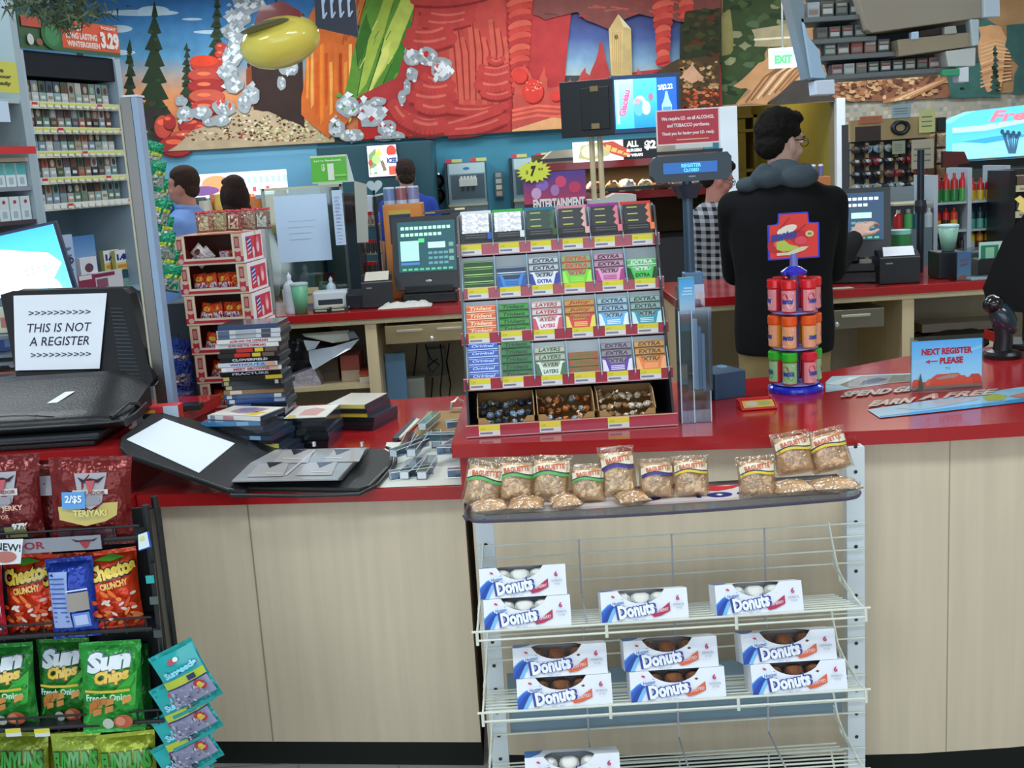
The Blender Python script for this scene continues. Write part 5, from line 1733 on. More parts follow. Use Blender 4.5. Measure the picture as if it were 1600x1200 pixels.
m = MB().tube([(0, -.014, .02), (W_ * .7, -.015, .02), (W_ * .9, -.008, .02), (W_ * .985, .01, .02), (W_ + .004, .08, .022), (W_ + .004, .2, .03)], .004, '34383c', 8)
m.build('zip', 'black_plastic', t, smooth=60)
m = MB()
pc = P(98, 622, 3.24)
sf = Surf(m, lambda a, b, L: Vector((pc.x - x0 + a, .1 + b * .94 , .0785 + b * .38 + .0015)))
sf.poly([(-.03, -.025), (0.0, -.025), (.035, .03), (.007, .03)], 'e8eaec')
m.build('sticker', 'paper', t)
m = MB().tube([(0, .022, .052), (W_ * .35, .02, .0512), (W_ * .55, .004, .045)], .0012, '0c0c0e', 6)
m.build('seam', 'leather', t)
m = MB().tube([(W_ * .93, -.004, .034), (W_ * 1.0, .06, .06), (W_ * 1.02, .1, .05), (W_ * 1.01, .14, .035)], .006, '24262c', 8)
m.build('strap', 'leather', t, smooth=60)
# flat black binder beneath
m = MB().box(x0 - .02, x0 + W_ * .82, 3.1, 3.42, ZU + .001, ZU + .018, '1a1c20')
tag(m.build('flat_binder', 'leather', bevel=.006, seg=3), 'flat black binder under the bulky leather case', 'binder')
m = MB().box(x0 - .02, x0 + W_ * .86, 3.085, 3.4, ZU + .019, ZU + .039, '202428')
sf = Surf(m, front(0, 0, 3.085, .0006))
sf.rect(x0, ZU + .025, x0 + W_ * .84, ZU + .028, '3c4248', L=1)
tag(m.build('zip_folder', 'leather', bevel=.007, seg=3), 'black zipped folder directly under the bulky leather case', 'folder')
# ================================================================ snack rack at the left front
RD = 2.5
t = thing('snack_rack', 'black wire snack rack at the left front loaded with chip and jerky bags', 'rack', (0, 0, 0))
rxr = P(236, 900, RD).x
rxl = -1.62
m = MB()
BK = '1a1c1e'
for x in (rxr, rxl):
 for y in (RD + .02, RD + .09):
  MB().tube([(x, y, .0), (x, y, .985)], .009, BK, 8).build('upright', 'black_plastic', t)
MB().box(rxr - .004, rxr + .002, RD + .03, RD + .09, .12, .96, '202226').build('side_mesh', 'black_plastic', t)
RZ = [P(100, v, RD).z for v in (846, 989, 1134, 1278)]
RZ.append(RZ[3] - .21)
for k, z in enumerate(RZ):
 m = MB()
 m.box(rxl, rxr, RD + .01, RD + .12, z - .012, z - .006, '232528')
 m.tube([(rxl, RD - .005, z), (rxr - .01, RD - .005, z)], .005, BK, 6)
 m.tube([(rxl, RD - .005, z + .028), (rxr - .01, RD - .005, z + .028)], .003, BK, 6)
 for q in range(16):
  x = rxl + (rxr - rxl) * (q + .5) / 16
  m.tube([(x, RD - .004, z + .028), (x, RD - .004, z - .008), (x, RD + .12, z - .008)], .0022, BK, 5)
 m.build('wire_shelf', 'black_plastic', t)
MB().box(rxl, rxr, RD + .12, RD + .127, .1, .95, '2c2e30').build('back_panel', 'matte', t)
# printed front strip of the top shelf
m = MB()
a0, a1 = P(-20, 850, RD - .02).x, P(157, 850, RD - .02).x
zz = P(78, 853, RD - .02).z
m.box(a0, a1, RD - .016, RD - .012, zz - .016, zz + .017, '8c8f98')
sf = Surf(m, lambda a, b, L: Vector((a0 + a * (a1 - a0), RD - .016 - .0004 * L, zz - .016 + b * .033)))
sf.text('MATADOR', -.12, .25, .5, .8, '8c2438', bold=.03, shear=0)
sf.poly([(.74, .85), (.78, .6), (.86, .62), (.94, .6), (.98, .85), (.92, .72), (.86, .74), (.8, .72)], '3c2430')
sf.poly([(.81, .6), (.91, .6), (.88, .2), (.86, .1), (.84, .2)], 'a03038')
m.build('shelf_sign', 'card', t)
def bag(label, u0, v0, u1, v1, D, col, art, lean=-.13, rz=0.0, tilt=0.0, depth=.05, mt='foil', fold=True, group=None, seed=0, cat='snack bag', nm='snack_bag'):
 c = P((u0 + u1) / 2, v1, D)
 s = S((u0 + u1) / 2, (v0 + v1) / 2, D)
 w, h = (u1 - u0) * s * 1.02, (v1 - v0) * s
 o = thing(nm, label, cat, c, 0, group, rot=(lean, tilt, rz))
 rr = random.Random(seed)
 m = MB()
 pillow(m, w, h, depth, col, 12, rnd=rr, j=.0035)
 for b in (0, h):
  pts = [(-w / 2 * .99 + w * .99 * k / 14, b + (.004 if k % 2 else 0) * (1 if b else -1)) for k in range(15)]
 m.box(-w / 2 * .99, w / 2 * .99, -.001, .001, h - .001, h + .009, col).box(-w / 2 * .99, w / 2 * .99, -.001, .001, -.008, .001, col)
 m.build('bag', mt, o, smooth=60)
 m = MB()
 fn = pillow(MB(), w, h, depth + .009, 'ffffff')
 sf = Surf(m, fn)
 sf.L = 2
 sf.asp = w / h
 art(sf)
 m.build('print', 'card' if mt != 'foil' else 'gloss', o, smooth=60)
 return o
def jerky(yellow):
 def f(sf):
  bx = .3 if yellow else .55
  sf.poly([(.32, .86), (.72, .86), (.66, .5), (.52, .42), (.38, .5)], '9a98a0')
  sf.poly([(.36, .82), (.42, .74), (.52, .76), (.62, .74), (.7, .82), (.6, .78), (.52, .8), (.44, .78)], '3c1c28')
  sf.poly([(.46, .77), (.58, .77), (.54, .64), (.52, .61), (.5, .64)], 'b02838')
  sf.rect(.3, .58 if not yellow else .6, .74, .66, 'c8bcb4')
  sf.text('MATADOR', .33, .6, .71, .645, '5c2028', bold=.03)
  sf.rect(.38, .48, .64, .56, '84808a')
  if yellow:
   sf.poly([(.1, .46), (.86, .5), (.84, .34), (.7, .27), (.45, .22), (.12, .3)], 'b8a440')
   sf.text('TERIYAKI', .3, .34, .72, .42, 'e0d890', bold=.03)
   sf.rect(.16, .44, .46, .64, '2c8cd0')
   sf.text('2/$5', .2, .5, .42, .6, 'e8f0f8', bold=.03)
   sf.rect(.1, .02, .8, .2, '5c3c44')
   sf.text('JACK LINKS', .3, .06, .62, .1, 'c8b878', bold=.03)
  else:
   sf.text('BEEF JERKY', .28, .38, .8, .46, 'e0b098', bold=.03)
   sf.text('FLAVOR', .3, .3, .6, .35, 'd8a088', bold=.02)
   sf.rect(.1, .04, .8, .22, '3c2c34')
   sf.rect(.5, .06, .8, .2, '8c8c5c')
   sf.text('97%', .62, .16, .84, .24, 'e8e8e8', bold=.05)
 return f
bag('dark red jerky bag at the left frame edge on the top rack shelf', -38, 716, 72, 846, RD + .03, '6c1a1a', jerky(False), seed=1, mt='foil')
bag('dark red jerky bag with yellow band and blue price on the top rack shelf', 84, 718, 208, 846, RD + .02, '741c1a', jerky(True), rz=.12, seed=2, tilt=.06)
bag('dark red jerky bag between the two front jerky bags', 50, 722, 130, 842, RD + .07, '5c1616', lambda sf: sf.rect(.3, .6, .7, .85, '8c8890'), seed=3)
def chee(sf):
 rr = random.Random(5)
 sf.text('Cheetos', .04, .68, .97, .9, 'f0d050', bold=.06, out='1c1410', outw=.09, rot=.14)
 sf.poly([(.2, .94), (.5, 1.0), (.8, .95), (.5, .91)], '5ca83c')
 sf.text('CRUNCHY', .25, .55, .8, .64, 'e8c050', bold=.05, rot=.12)
 for k in range(26):
  a, b = rr.uniform(.08, .92), rr.uniform(.06, .5)
  sf.ell(a, b, rr.uniform(.05, .13), .03, rr.choice(['d8401c', 'f07830', 'e05020', 'f09050', 'c8281c']), rot=rr.uniform(-.8, .8), n=9)
 for k in range(9):
  sf.ell(rr.uniform(.1, .9), rr.uniform(.08, .48), .06, .022, 'd8ccc0', rot=rr.uniform(-.6, .6), n=9)
bag('orange cheese puff bag behind the blue bag on the second rack shelf', 14, 868, 92, 986, RD + .05, 'd83c1c', chee, seed=4)
bag('orange cheese puff bag peeking behind the turned blue bag', 72, 866, 148, 984, RD + .06, 'd8401c', chee, seed=5, lean=-.06)
bag('orange cheese puff bag at the right end of the second rack shelf', 146, 862, 224, 976, RD + .03, 'd8401c', chee, rz=.25, seed=6)
bag('red bag at the left frame edge of the second rack shelf', -60, 880, 12, 990, RD + .01, 'b81c2c', lambda sf: sf.rect(.86, .05, .93, .9, 'd8d8e0'), seed=7)
def blueb(sf):
 sf.rect(.08, .12, .5, .88, '9ab0e0', nx=3, ny=5)
 for k in range(10):
  sf.rect(.12, .2 + k * .065, .46, .22 + k * .065, '4058a8')
 sf.rect(.5, .35, .92, .6, 'a09890', nx=3)
 sf.rect(.56, .12, .9, .32, '6890e0')
 sf.rect(.6, .15, .86, .29, 'b8c8f0')
 sf.rect(.5, .62, .92, .64, 'c0d0f0')
bag('dark blue bag turned backwards on the second rack shelf', 84, 874, 158, 990, RD - .0, '1c3ca0', blueb, seed=8, tilt=-.03)
def sunc(sf):
 rr = random.Random(9)
 sf.poly([(.05, .1), (.9, .3), (.95, .7), (.6, .5), (.2, .3)], '3cb83c')
 sf.text('Sun', .12, .72, .86, .95, 'dfe8ec', bold=.07, out='4c6870', outw=.06, rot=.12, shear=.2)
 sf.text('Chips', .26, .56, .84, .74, 'e8c040', bold=.06, out='7c5c1c', outw=.06, rot=.14, shear=.2)
 sf.rect(.08, .475, .84, .505, 'd8b840', nx=3)
 sf.text('French Onion', .1, .38, .86, .46, 'c8ecd8', bold=.03)
 for k in range(9):
  a, b = rr.uniform(.12, .75), rr.uniform(.16, .34)
  sf.poly([(a, b), (a + .14, b + .03), (a + .15, b + .1), (a + .01, b + .08)], rr.choice(['c8843c', 'd89848', 'b8702c']))
 sf.ell(.7, .12, .15, .09, 'c86040')
 sf.ell(.66, .13, .08, .06, 'e09070')
 sf.ell(.46, .11, .09, .07, 'c8d0c0')
GRN = '2c8c34'
bag('green onion chip bag at the left frame edge of the third shelf', -30, 1008, 62, 1132, RD + .04, GRN, sunc, seed=10)
bag('green onion chip bag in the middle of the third rack shelf', 64, 1000, 146, 1126, RD + .06, '2c7c2c', sunc, seed=11, tilt=.03)
bag('green onion chip bag in front at the right of the third rack shelf', 132, 1004, 226, 1138, RD + .0, '2fa03c', sunc, seed=12, tilt=.04, rz=.08)
bag('dark green chip bag behind the front right onion chip bag', 170, 1010, 242, 1132, RD + .07, '1c6c2c', lambda sf: None, seed=13)
def funy(sf):
 sf.text('FUNYUNS', .06, .6, .95, .84, '3c9c34', bold=.06, out='1c4c1c', outw=.05, bend=-.25)
 sf.rect(.1, .5, .9, .54, 'd09030', nx=3)
 sf.ell(.5, .3, .3, .16, 'd8b060')
for k, (a0, a1, c, lab) in enumerate(((-8, 86, '8c9c2c', 'at the left frame edge'), (90, 168, 'b4c84c', 'in the middle'), (164, 252, 'b8c840', 'at the right'))):
 bag('yellow green onion ring bag on the bottom visible shelf %s' % lab, a0, 1146, a1, 1268, RD + .02 + .02 * (k == 0), c, funy, seed=20 + k, rz=.1 * (k - 1))
bag('olive yellow bag behind the onion ring bags', 60, 1142, 250, 1262, RD + .07, 'a0a030', lambda sf: None, seed=24)
# folded NEW card and shelf tags
m = MB()
c = P(14, 862, RD - .03)
m.prism([(-.05, -.03), (.022, -.03), (.036, .028), (-.05, .03)], 0, .001, 'e0e4e8', axis='y')
sf = Surf(m, front(0, 0, 0, .0004))
sf.text('NEW!', -.03, .002, .028, .02, '30343c', bold=.02, rot=-.15)
sf.ell(-.01, -.012, .026, .014, 'b87870')
o = m.build('shelf_card', 'paper')
o.location = c
tag(o, 'white new card clipped over the left end of the top rack shelf', 'card')
m = MB()
c = P(226, 845, RD - .01)
m.prism([(-.016, -.024), (.014, -.016), (.012, .022), (-.012, .016)], 0, .001, '2c5cc0', axis='y')
m.prism([(-.016, -.021), (.010, -.014), (.008, .021), (-.013, .015)], -.001, -.0002, 'e0ecf0', axis='y')
m.prism([(-.010, 0), (.002, .004), (.0, .014), (-.010, .01)], -.002, -.0012, 'd8e08c', axis='y')
o = m.build('price_tag', 'paper')
o.location = c
tag(o, 'blue backed price tag at the right end of the rack beside the counter', 'price tag')
for k in range(2):
 m = MB()
 c = P(21 + k * 45, 1146, RD - .01)
 m.box(-.018, .018, 0, .001, -.008, .012, 'd8dcdc')
 sf = Surf(m, front(0, 0, 0, .0004))
 sf.rect(-.018, .002, .018, .012, 'd8d430')
 o = m.build('price_tag', 'paper')
 o.location = c
 tag(o, 'yellow topped price tag on the bottom shelf edge, %s one' % ('left' if k == 0 else 'right'), 'price tag')
def seeds(sf):
 sf.rect(.02, .5, .98, .99, '1ca8a8', nx=5, ny=4)
 sf.rect(.04, .07, .96, .42, '9a9ab8', nx=4, ny=3)
 sf.rect(.02, .42, .98, .56, 'c0cc3c', nx=4)
 sf.rect(.02, .40, .98, .425, '28347c', nx=4)
 sf.text('Sunseeds', .15, .62, .92, .74, '8ce0f0', bold=.06, out='1c3c8c', outw=.04, rot=.06)
 sf.ell(.45, .86, .1, .05, 'b83048')
 sf.ell(.55, .87, .06, .04, 'e8e8e8')
 sf.rect(.6, .45, .78, .54, '20305c')
 sf.ell(.76, .3, .12, .1, 'c02c30', jag=.2, rnd=random.Random(4), n=18)
 sf.ell(.76, .3, .06, .06, 'e8c840')
 rr = random.Random(2)
 for k in range(60):
  sf.ell(rr.uniform(.1, .9), rr.uniform(.08, .38), .035, .02, rr.choice(['8c8ca8', 'c8c8d8', '60607c', 'a8a8c0']), n=6, rot=rr.uniform(0, 3))
 sf.rect(.02, .0, .98, .07, '1ca8a8', nx=4)
for k, (u, v) in enumerate(((305, 1096), (306, 1146), (307, 1192), (308, 1238))):
 o = bag('teal sunflower seed bag on the clip strip at the rack side, %s down' % ORD[k], u - 38, v - 92, u + 38, v, RD - .03 + .012 * k, '1ca0a0', seeds, tilt=-.42, seed=30 + k, depth=.022, lean=-.05, group='seed bags on the clip strip')
 o.location.x += .012
tag(MB().tube([P(238, 880, RD + .0), P(250, 1000, RD + .0), P(272, 1200, RD + .0), P(286, 1330, RD + .0)], .006, '1c1e20', 6).build('clip_strip', 'black_plastic'), 'black strip at the rack side that carries the teal seed bags', 'clip strip')
o = MB()
for k, v in enumerate((905, 938, 990)):
 c = P(236 + k * 6, v, RD - .012)
 q = MB().box(-.012, .006, 0, .004, -.01, .008, ('2ca8a8', '50605c', '40484c')[k]).build('strip_clip', 'plastic')
 q.location = c
 tag(q, '%s clip on the black strip above the seed bags' % ('teal', 'grey green', 'dark grey')[k], 'clip')
# ================================================================ things on and under the back counters
ZBt = ZB + .0008
def on_back(u, D):
 "point on the back counter at depth D under pixel column u"
 v = 480
 return P(u, v, D).x
def register(label, u, v_top, v_bot, D, width, yaw, hide=False):
 "touch screen register: base on the counter, tilted screen"
 x = P(u, (v_top + v_bot) / 2, D).x
 zt, zb = P(u, v_top, D).z, P(u, v_bot, D).z
 t = thing('touch_screen_register', label, 'cash register', (x, D + .02, ZBt), yaw)
 h = zt - zb
 z0 = zb - ZBt
 w = width
 M = T(0, 0, z0) @ rotx(-.16)
 m = MB(M)
 m.prism([(-w / 2 + .008, 0), (w / 2 - .008, 0), (w / 2 + .004, h * .2), (w / 2, h), (-w / 2, h), (-w / 2 - .004, h * .2)], 0, .045, '2c3034', axis='y')
 m.prism([(-w / 2 * .7, h * .1), (w / 2 * .7, h * .1), (w / 2 * .7, h * .9), (-w / 2 * .7, h * .9)], .045, .1, '24282c', axis='y')
 b = m.build('housing', 'black_plastic', t, bevel=.008, seg=3)
 m = MB(M)
 a0, a1, b0, b1 = -w * .42, w * .42, h * .24, h * .93
 m.box(a0, a1, -.003, 0, b0, b1, '24404c')
 sf = Surf(m, lambda a, b_, L: Vector((a0 + a * (a1 - a0), -.003 - .0005 * L, b0 + b_ * (b1 - b0))))
 sf.rect(0, 0, 1, 1, '243c54' if hide else '20444c', L=1)
 for r in range(2):
  for k in range(11 - r * 2):
   sf.rect(.06 + k * .08, .84 - r * .13, .12 + k * .08, .9 - r * .13, '98d8b0' if not hide else 'c8d8e0', L=2)
 sf.rect(.04, .22, .36, .62, '8cb8b0', L=2)
 sf.rect(.36, .58, .46, .66, '40b868', L=3)
 sf.rect(.52, .46, .82, .58, '9cc8b8', L=2)
 for r in range(3):
  for k in range(4):
   sf.rect(.52 + k * .09, .14 + r * .1, .59 + k * .09, .19 + r * .1, '4c7c80', L=2)
 sf.rect(.04, .14, .36, .19, '3868a0', L=2)
 for k in range(9):
  sf.rect(.06 + k * .1, .03, .13 + k * .1, .07, '48a070', L=2)
 if not hide:
  for k in range(3):
   sf.rect(.88, .2 + k * .14, .96, .28 + k * .14, '5c8478', L=2)
 m.build('screen', 'screen', b)
 m = MB(M)
 m.ell((0, -.001, h * .11), (w * .05, .002, h * .02), 'a8a8a0', n=12, m=6)
 m.build('badge', 'metal', b)
 MB().box(-w * .4, w * .4, -.02, .24, 0, .05, '15171a').box(-w * .36, w * .36, .0, .22, .05, .09, '1c2024').build('base', 'black_plastic', t, bevel=.006)
 MB().box(-w * .12, w * .12, .07, .14, .09, z0 + h * .5, '1a1c20').build('stand', 'black_plastic', t, bevel=.006)
 return t
register('dark touch screen register beside the gum rack on the left back counter', 666, 337, 452, YBL + .16, .34, -.06)
register('dark touch screen register the clerk is pressing on the right back counter', 1330, 294, 402, YBR + .2, .36, -.3, True)
def printer(label, u, D, w, d, h, yaw=0.0, paper='d8d0c0', blue=False):
 t = thing('receipt_printer', label, 'receipt printer', (P(u, 470, D).x, D, ZBt), yaw)
 MB().prism([(0, 0), (0, h * .82), (d * .3, h), (d, h), (d, 0)], -w / 2, w / 2, '16181c', axis='x', side='1c1e22').build('body', 'black_plastic', t, bevel=.006, seg=3)
 m = MB()
 m.add([(-w * .4, .01, h * .86), (w * .38, .01, h * .86), (w * .42, .075, h * 1.1), (-w * .34, .075, h * 1.1)], [(0, 1, 2, 3)], paper)
 m.build('receipt', 'paper', t, solid=.0012)
 m = MB()
 sf = Surf(m, front(-w / 2, 0, -.0005))
 sf.rect(w * .15, h * .62, w * .32, h * .66, '8c9098')
 m.build('badge', 'card', t)
 return t
printer('black receipt printer left of the dark register with a tilted tag', 591, YBL + .1, .15, .2, .155, .1)
printer('black receipt printer with white receipt beside the right register', 1406, YBR + .07, .18, .17, .15, -.1, 'eef0f8')
# small black speaker like box
t = thing('card_terminal', 'small black card terminal left of the receipt printer', 'card terminal', (P(556, 478, YBL + .12).x, YBL + .12, ZBt))
MB().prism([(0, 0), (0, .07), (.08, .09), (.08, 0)], -.045, .04, '1c2028', axis='x').build('body', 'black_plastic', t, bevel=.005)
MB().lathe([(.006, 0), (.006, .004)], 'c8ccd0', (-.035, -.001, .012), 8, R=rotx(PI / 2).to_3x3()).build('knob', 'metal', t)
def bottle(label, u, D, z, r, h, col, cap, neck=.3, name='bottle', lab=None, mt='plastic', cat='bottle', group=None):
 t = thing(name, label, cat, (P(u, 400, D).x, D, z), 0, group)
 MB().lathe([(r * .92, 0), (r, .01), (r, h * .62), (r * .9, h * .7), (r * .35, h * .8), (r * .3, h * .86)], col, n=16).build('body', mt, t, smooth=50)
 MB().lathe([(r * .36, h * .86), (r * .36, h * .93), (r * neck * .5, h * .95), (r * neck * .4, h)], cap, n=12).build('cap', 'plastic', t, smooth=40)
 if lab:
  m = MB()
  sf = Surf(m, lambda q, b, L: Vector((r * 1.01 * math.sin(q), -r * 1.01 * math.cos(q), b)))
  sf.rect(-1.3, h * .15, 1.3, h * .55, lab, nx=8)
  m.build('label', 'card', t)
 return t
bottle('tall white lotion bottle standing at the left end of the back counter', 448, YBL + .09, ZBt, .032, .2, 'ccd4dc', 'e4ecf4', lab='c4ccd4')
m = MB()
t = thing('plastic_cup', 'clear green patterned plastic cup beside the white lotion bottle', 'cup', (P(470, 478, YBL + .08).x, YBL + .08, ZBt))
def cup(t, r0, r1, h, col, col2, lid):
 MB().lathe([(r0, 0), (r1, h)], col, n=20, cap=False).build('wall', 'plastic', t, smooth=40, solid=.002)
 MB().lathe([(r0, 0.001), (r0, .004)], col, n=20).build('bottom', 'plastic', t)
 m = MB()
 sf = Surf(m, lambda q, b, L: Vector(((r0 + (r1 - r0) * b) * 1.02 * math.sin(q), -(r0 + (r1 - r0) * b) * 1.02 * math.cos(q), h * b)))
 rr = random.Random(4)
 for k in range(16):
  a, b = rr.uniform(-1.2, 1.2), rr.uniform(.05, .75)
  sf.poly([(a, b), (a + .5, b + .14), (a + .4, b + .2), (a - .1, b + .06)], rr.choice([col2, '3c9c4c', '7cc88c']))
 m.build('pattern', 'card', t)
 MB().lathe([(r1, h), (r1 * 1.06, h + .003), (r1 * 1.06, h + .01), (r1 * .9, h + .014)], lid, n=20).build('lid', 'plastic', t, smooth=40)
cup(t, .03, .042, .135, '6cb48c', '2c7c3c', 'b8d0d0')
bottle('small clear bottle with blue label behind the green cup', 514 - 1, YBL + .3, ZBt, .026, .15, 'c0d0dc', 'd8e0e8', lab='3c8cd0')
t = thing('napkin_box', 'white and black napkin dispenser on the left back counter', 'dispenser', (P(517, 478, YBL + .14).x, YBL + .14, ZBt), .05)
MB().box(-.085, .085, 0, .12, 0, .09, 'd4dce4').build('body', 'plastic', t, bevel=.008)
MB().box(-.06, .06, -.003, .002, .022, .052, '30343c').build('slot', 'black_plastic', t, bevel=.003)
MB().box(-.065, .065, -.012, .004, .016, .026, 'e0dcc8').build('napkin', 'paper', t)
for k, (u, D) in enumerate(((503, YBL + .05), (530, YBL + .055))):
 m = MB().box(-.045, .045, 0, .07, 0, .016, '24282c')
 sf = Surf(m, top(-.045, 0, .016, .0005))
 sf.rect(.01, .02, .06, .055, 'b8c0b8')
 for q in range(5):
  sf.rect(.012 + q * .015, .004, .022 + q * .015, .014, 'c8c89c')
 sf = Surf(m, front(-.045, 0, 0))
 sf.rect(.01, .005, .07, .013, 'c0c8a0')
 o = m.build('calculator', 'plastic')
 o.location = (P(u, 485, D).x, D, ZBt)
 o.rotation_euler.z = (-.2, .15)[k]
 tag(o, '%s pocket calculator lying before the napkin dispenser' % ('left', 'right')[k], 'calculator')
# red framed jar
t = thing('tip_jar', 'small jar in a red frame behind the napkin dispenser', 'jar', (P(508, 440, YBL + .42).x, YBL + .42, ZBt))
MB().box(-.05, .05, 0, .01, .06, .16, '7c2028').build('frame', 'plastic', t)
MB().lathe([(.028, .0), (.028, .1), (.022, .12)], 'a8b8b0', (0, -.04, 0), 16).build('jar', 'plastic', t, smooth=40)
# crumpled white cloth
m = MB()
rr = random.Random(6)
nx, ny = 16, 7
vs = []
for j in range(ny + 1):
 for i in range(nx + 1):
  a, b = i / nx, j / ny
  e = min(a, 1 - a, b, 1 - b)
  vs.append(((a - .5) * .26, b * .12 + rr.uniform(-.006, .006), max(0.001, min(1, e * 6) * (.018 + rr.uniform(-.009, .012)))))
m.add(vs, [(j * (nx + 1) + i, j * (nx + 1) + i + 1, (j + 1) * (nx + 1) + i + 1, (j + 1) * (nx + 1) + i) for j in range(ny) for i in range(nx)], 'e0dcd4')
o = m.build('cleaning_cloth', 'cloth', smooth=70)
o.location = (P(632, 478, YBL + .04).x, YBL + .025, ZBt)
tag(o, 'crumpled white cleaning cloth on the back counter before the register', 'cloth')
# plexi stand with a blank looking sheet
t = thing('notice_stand', 'clear acrylic panel stand with a large white sheet on the back counter', 'notice stand', (P(485, 470, YBL + .32).x, YBL + .32, ZBt))
x0, z0, w, h = RC(432, 288, 548, 480, YBL + .32)
base = Vector(t.location)
zt_ = P(490, 290, YBL + .32).z - ZBt
MB().box(-w / 2, w / 2 + .02, 0, .004, 0, zt_, 'c8d4cc').build('panel', 'acrylic', t)
for q in (-w / 2, w / 2 + .018):
 MB().box(q - .008, q + .008, -.004, .008, 0, zt_, '94a098').build('edge_channel', 'plastic', t)
MB().box(-w / 2, w / 2 + .02, -.004, .008, zt_ - .012, zt_, 'a8a890').build('top_channel', 'metal', t)
c = P(485, 356, YBL + .31)
m = MB()
m.box(-.135, .13, -.006, -.004, c.z - ZBt - .165, c.z - ZBt + .165, 'c4dcf4')
sf = Surf(m, front(-.135, c.z - ZBt - .165, -.006))
for k in range(4):
 sf.rect(.06, .2 - k * .03, .2 - k * .01, .203 - k * .03, 'a8bcd8')
m.build('notice_sheet', 'paper', t)
m = MB().box(-.135, -.012 + .06, -.012, -.008, .02, .1, 'c8bc94')
sf = Surf(m, front(-.135, .02, -.012))
sf.text('CUSTOMER COPY', .02, .035, .15, .05, '5c4c38', bold=.03)
m.build('lower_card', 'paper', t)
# plexi divider with a printed strip
t = thing('acrylic_divider', 'clear divider panel with a narrow printed strip left of the printer', 'panel', (P(560, 470, YBL + .2).x, YBL + .2, ZBt))
MB().box(-.05, .06, 0, .003, 0, P(560, 300, YBL + .2).z - ZBt, 'c8d0d4').build('panel', 'acrylic', t)
z1_ = P(545, 296, YBL + .2).z - ZBt
z0_ = P(545, 382, YBL + .2).z - ZBt
m = MB().box(-.085, -.035, -.003, -.001, z0_, z1_, 'c0d4ec')
sf = Surf(m, front(-.085, z0_, -.003))
for k in range(14):
 sf.rect(.012, .01 + k * .017, .03 + (k % 3) * .005, .015 + k * .017, '98acd0')
m.build('printed_strip', 'paper', t)
m = MB().prism([(.0, 0), (.055, 0), (.07, .28), (.01, .3)], -.002, 0, 'a8aca4', axis='y')
o = m.build('hanging_card', 'paper', t)
o.location = (-.03 + .05, -.004, z1_ - .26)
# green $1 sign
D_ = YBL + .3
t = thing('price_sign', 'bright green one dollar sign on top of the acrylic panel', 'sign', (P(516, 286, D_).x, D_, P(516, 286, D_).z))
w, h = .175, .135
m = MB().box(-w / 2, w / 2, -.002, 0, 0, h, '58b838')
m.add([(w / 2, -.001, 0), (w / 2 + .03, .02, 0), (w / 2 + .005, .02, h), (w / 2, -.001, h)], [(0, 1, 2, 3)], 'c4d4cc')
sf = Surf(m, lambda a, b, L: Vector((-w / 2 + a * w, -.002 - .0006 * L, b * h)))
sf.rect(0, .93, 1, 1, 'c8d8b8')
sf.rect(0, 0, 1, .06, 'a8d098')
sf.text('Large Sandwich', .1, .76, .86, .85, 'd8f0c8', bold=.04)
sf.text('1', .46, .1, .64, .7, 'dce8d4', bold=.08)
sf.text('$', .29, .42, .4, .7, 'c8e8b8', bold=.05)
sf.rect(.62, .22, .98, .3, '90d060')
m.build('sign_board', 'card', t)
MB().box(-.06, .06, -.004, .004, -.008, 0, 'c0c8c0').build('clip', 'plastic', t)
# heart card on pole
t = thing('heart_card', 'pale heart shaped card on a thin dark pole behind the printer', 'card', (P(601, 480, YBL + .42).x, YBL + .42, ZBt))
hz = P(601, 290, YBL + .42).z - ZBt
m = MB()
pts = []
for k in range(24):
 a = 2 * PI * k / 24
 pts.append((.04 * math.sin(a) ** 3 * 1.0, hz + .036 * (13 * math.cos(a) - 5 * math.cos(2 * a) - 2 * math.cos(3 * a) - math.cos(4 * a)) / 15))
m.prism(pts, -.002, .0, 'c0d4d8', axis='y')
m.prism([(-.025, hz - .055), (.04, hz - .045), (.04, hz - .036), (-.02, hz - .044)], -.004, -.002, 'b8ccd0', axis='y')
m.build('heart', 'paper', t)
MB().tube([(-.006, .004, 0), (-.006, .004, hz - .02)], .009, '20262c', 8).build('pole', 'black_plastic', t)
# orange box with three cans
D_ = YBL + .45
x = P(630, 350, D_).x
zo = P(630, 319, D_).z
w = .2
t = thing('counter_display_box', 'tall orange display box carrying three cans behind the register', 'display box', (x, D_, ZBt))
MB().box(-w / 2, w / 2, 0, .2, 0, zo - ZBt, 'd8883c').build('box', 'card', t, bevel=.003)
m = MB()
sf = Surf(m, front(-w / 2, 0, 0))
sf.rect(.03, zo - ZBt - .08, .14, zo - ZBt - .03, 'c8b040')
sf.rect(.03, zo - ZBt - .2, .14, zo - ZBt - .05, '28385c')
m.build('print', 'card', t)
for k in range(3):
 q = MB().lathe([(.03, 0, 'b8c4d8'), (.03, .02, ('7890c0', '9a6060', '8888b0')[k]), (.03, .08, 'c8d0dc'), (.026, .088, 'c8ccd4')], 'c8ccd4', n=16).build('drink_can', 'gloss', smooth=40)
 q.location = (x - .065 + k * .062, D_ + .05, zo + .001)
 tag(q, '%s tinted can on the orange display box, %s from the left' % (('blue', 'red', 'violet')[k], ORD[k]), 'can')
m = MB().prism([(-.09, 0), (.09, 0), (.12, .012), (.115, .028), (.07, .02), (-.1, .012)], -.03, .06, '20242c', axis='y')
sf = Surf(m, front(0, 0, -.03))
sf.rect(-.09, .006, -.04, .01, 'c8c070')
sf.rect(.06, .014, .11, .024, 'e8e0b0')
o = m.build('folded_folder', 'black_plastic')
o.location = (P(692, 332, YBL + .3).x, YBL + .34, P(692, 334, YBL + .3).z)
tag(o, 'open black folder lying on top of the left register', 'folder')
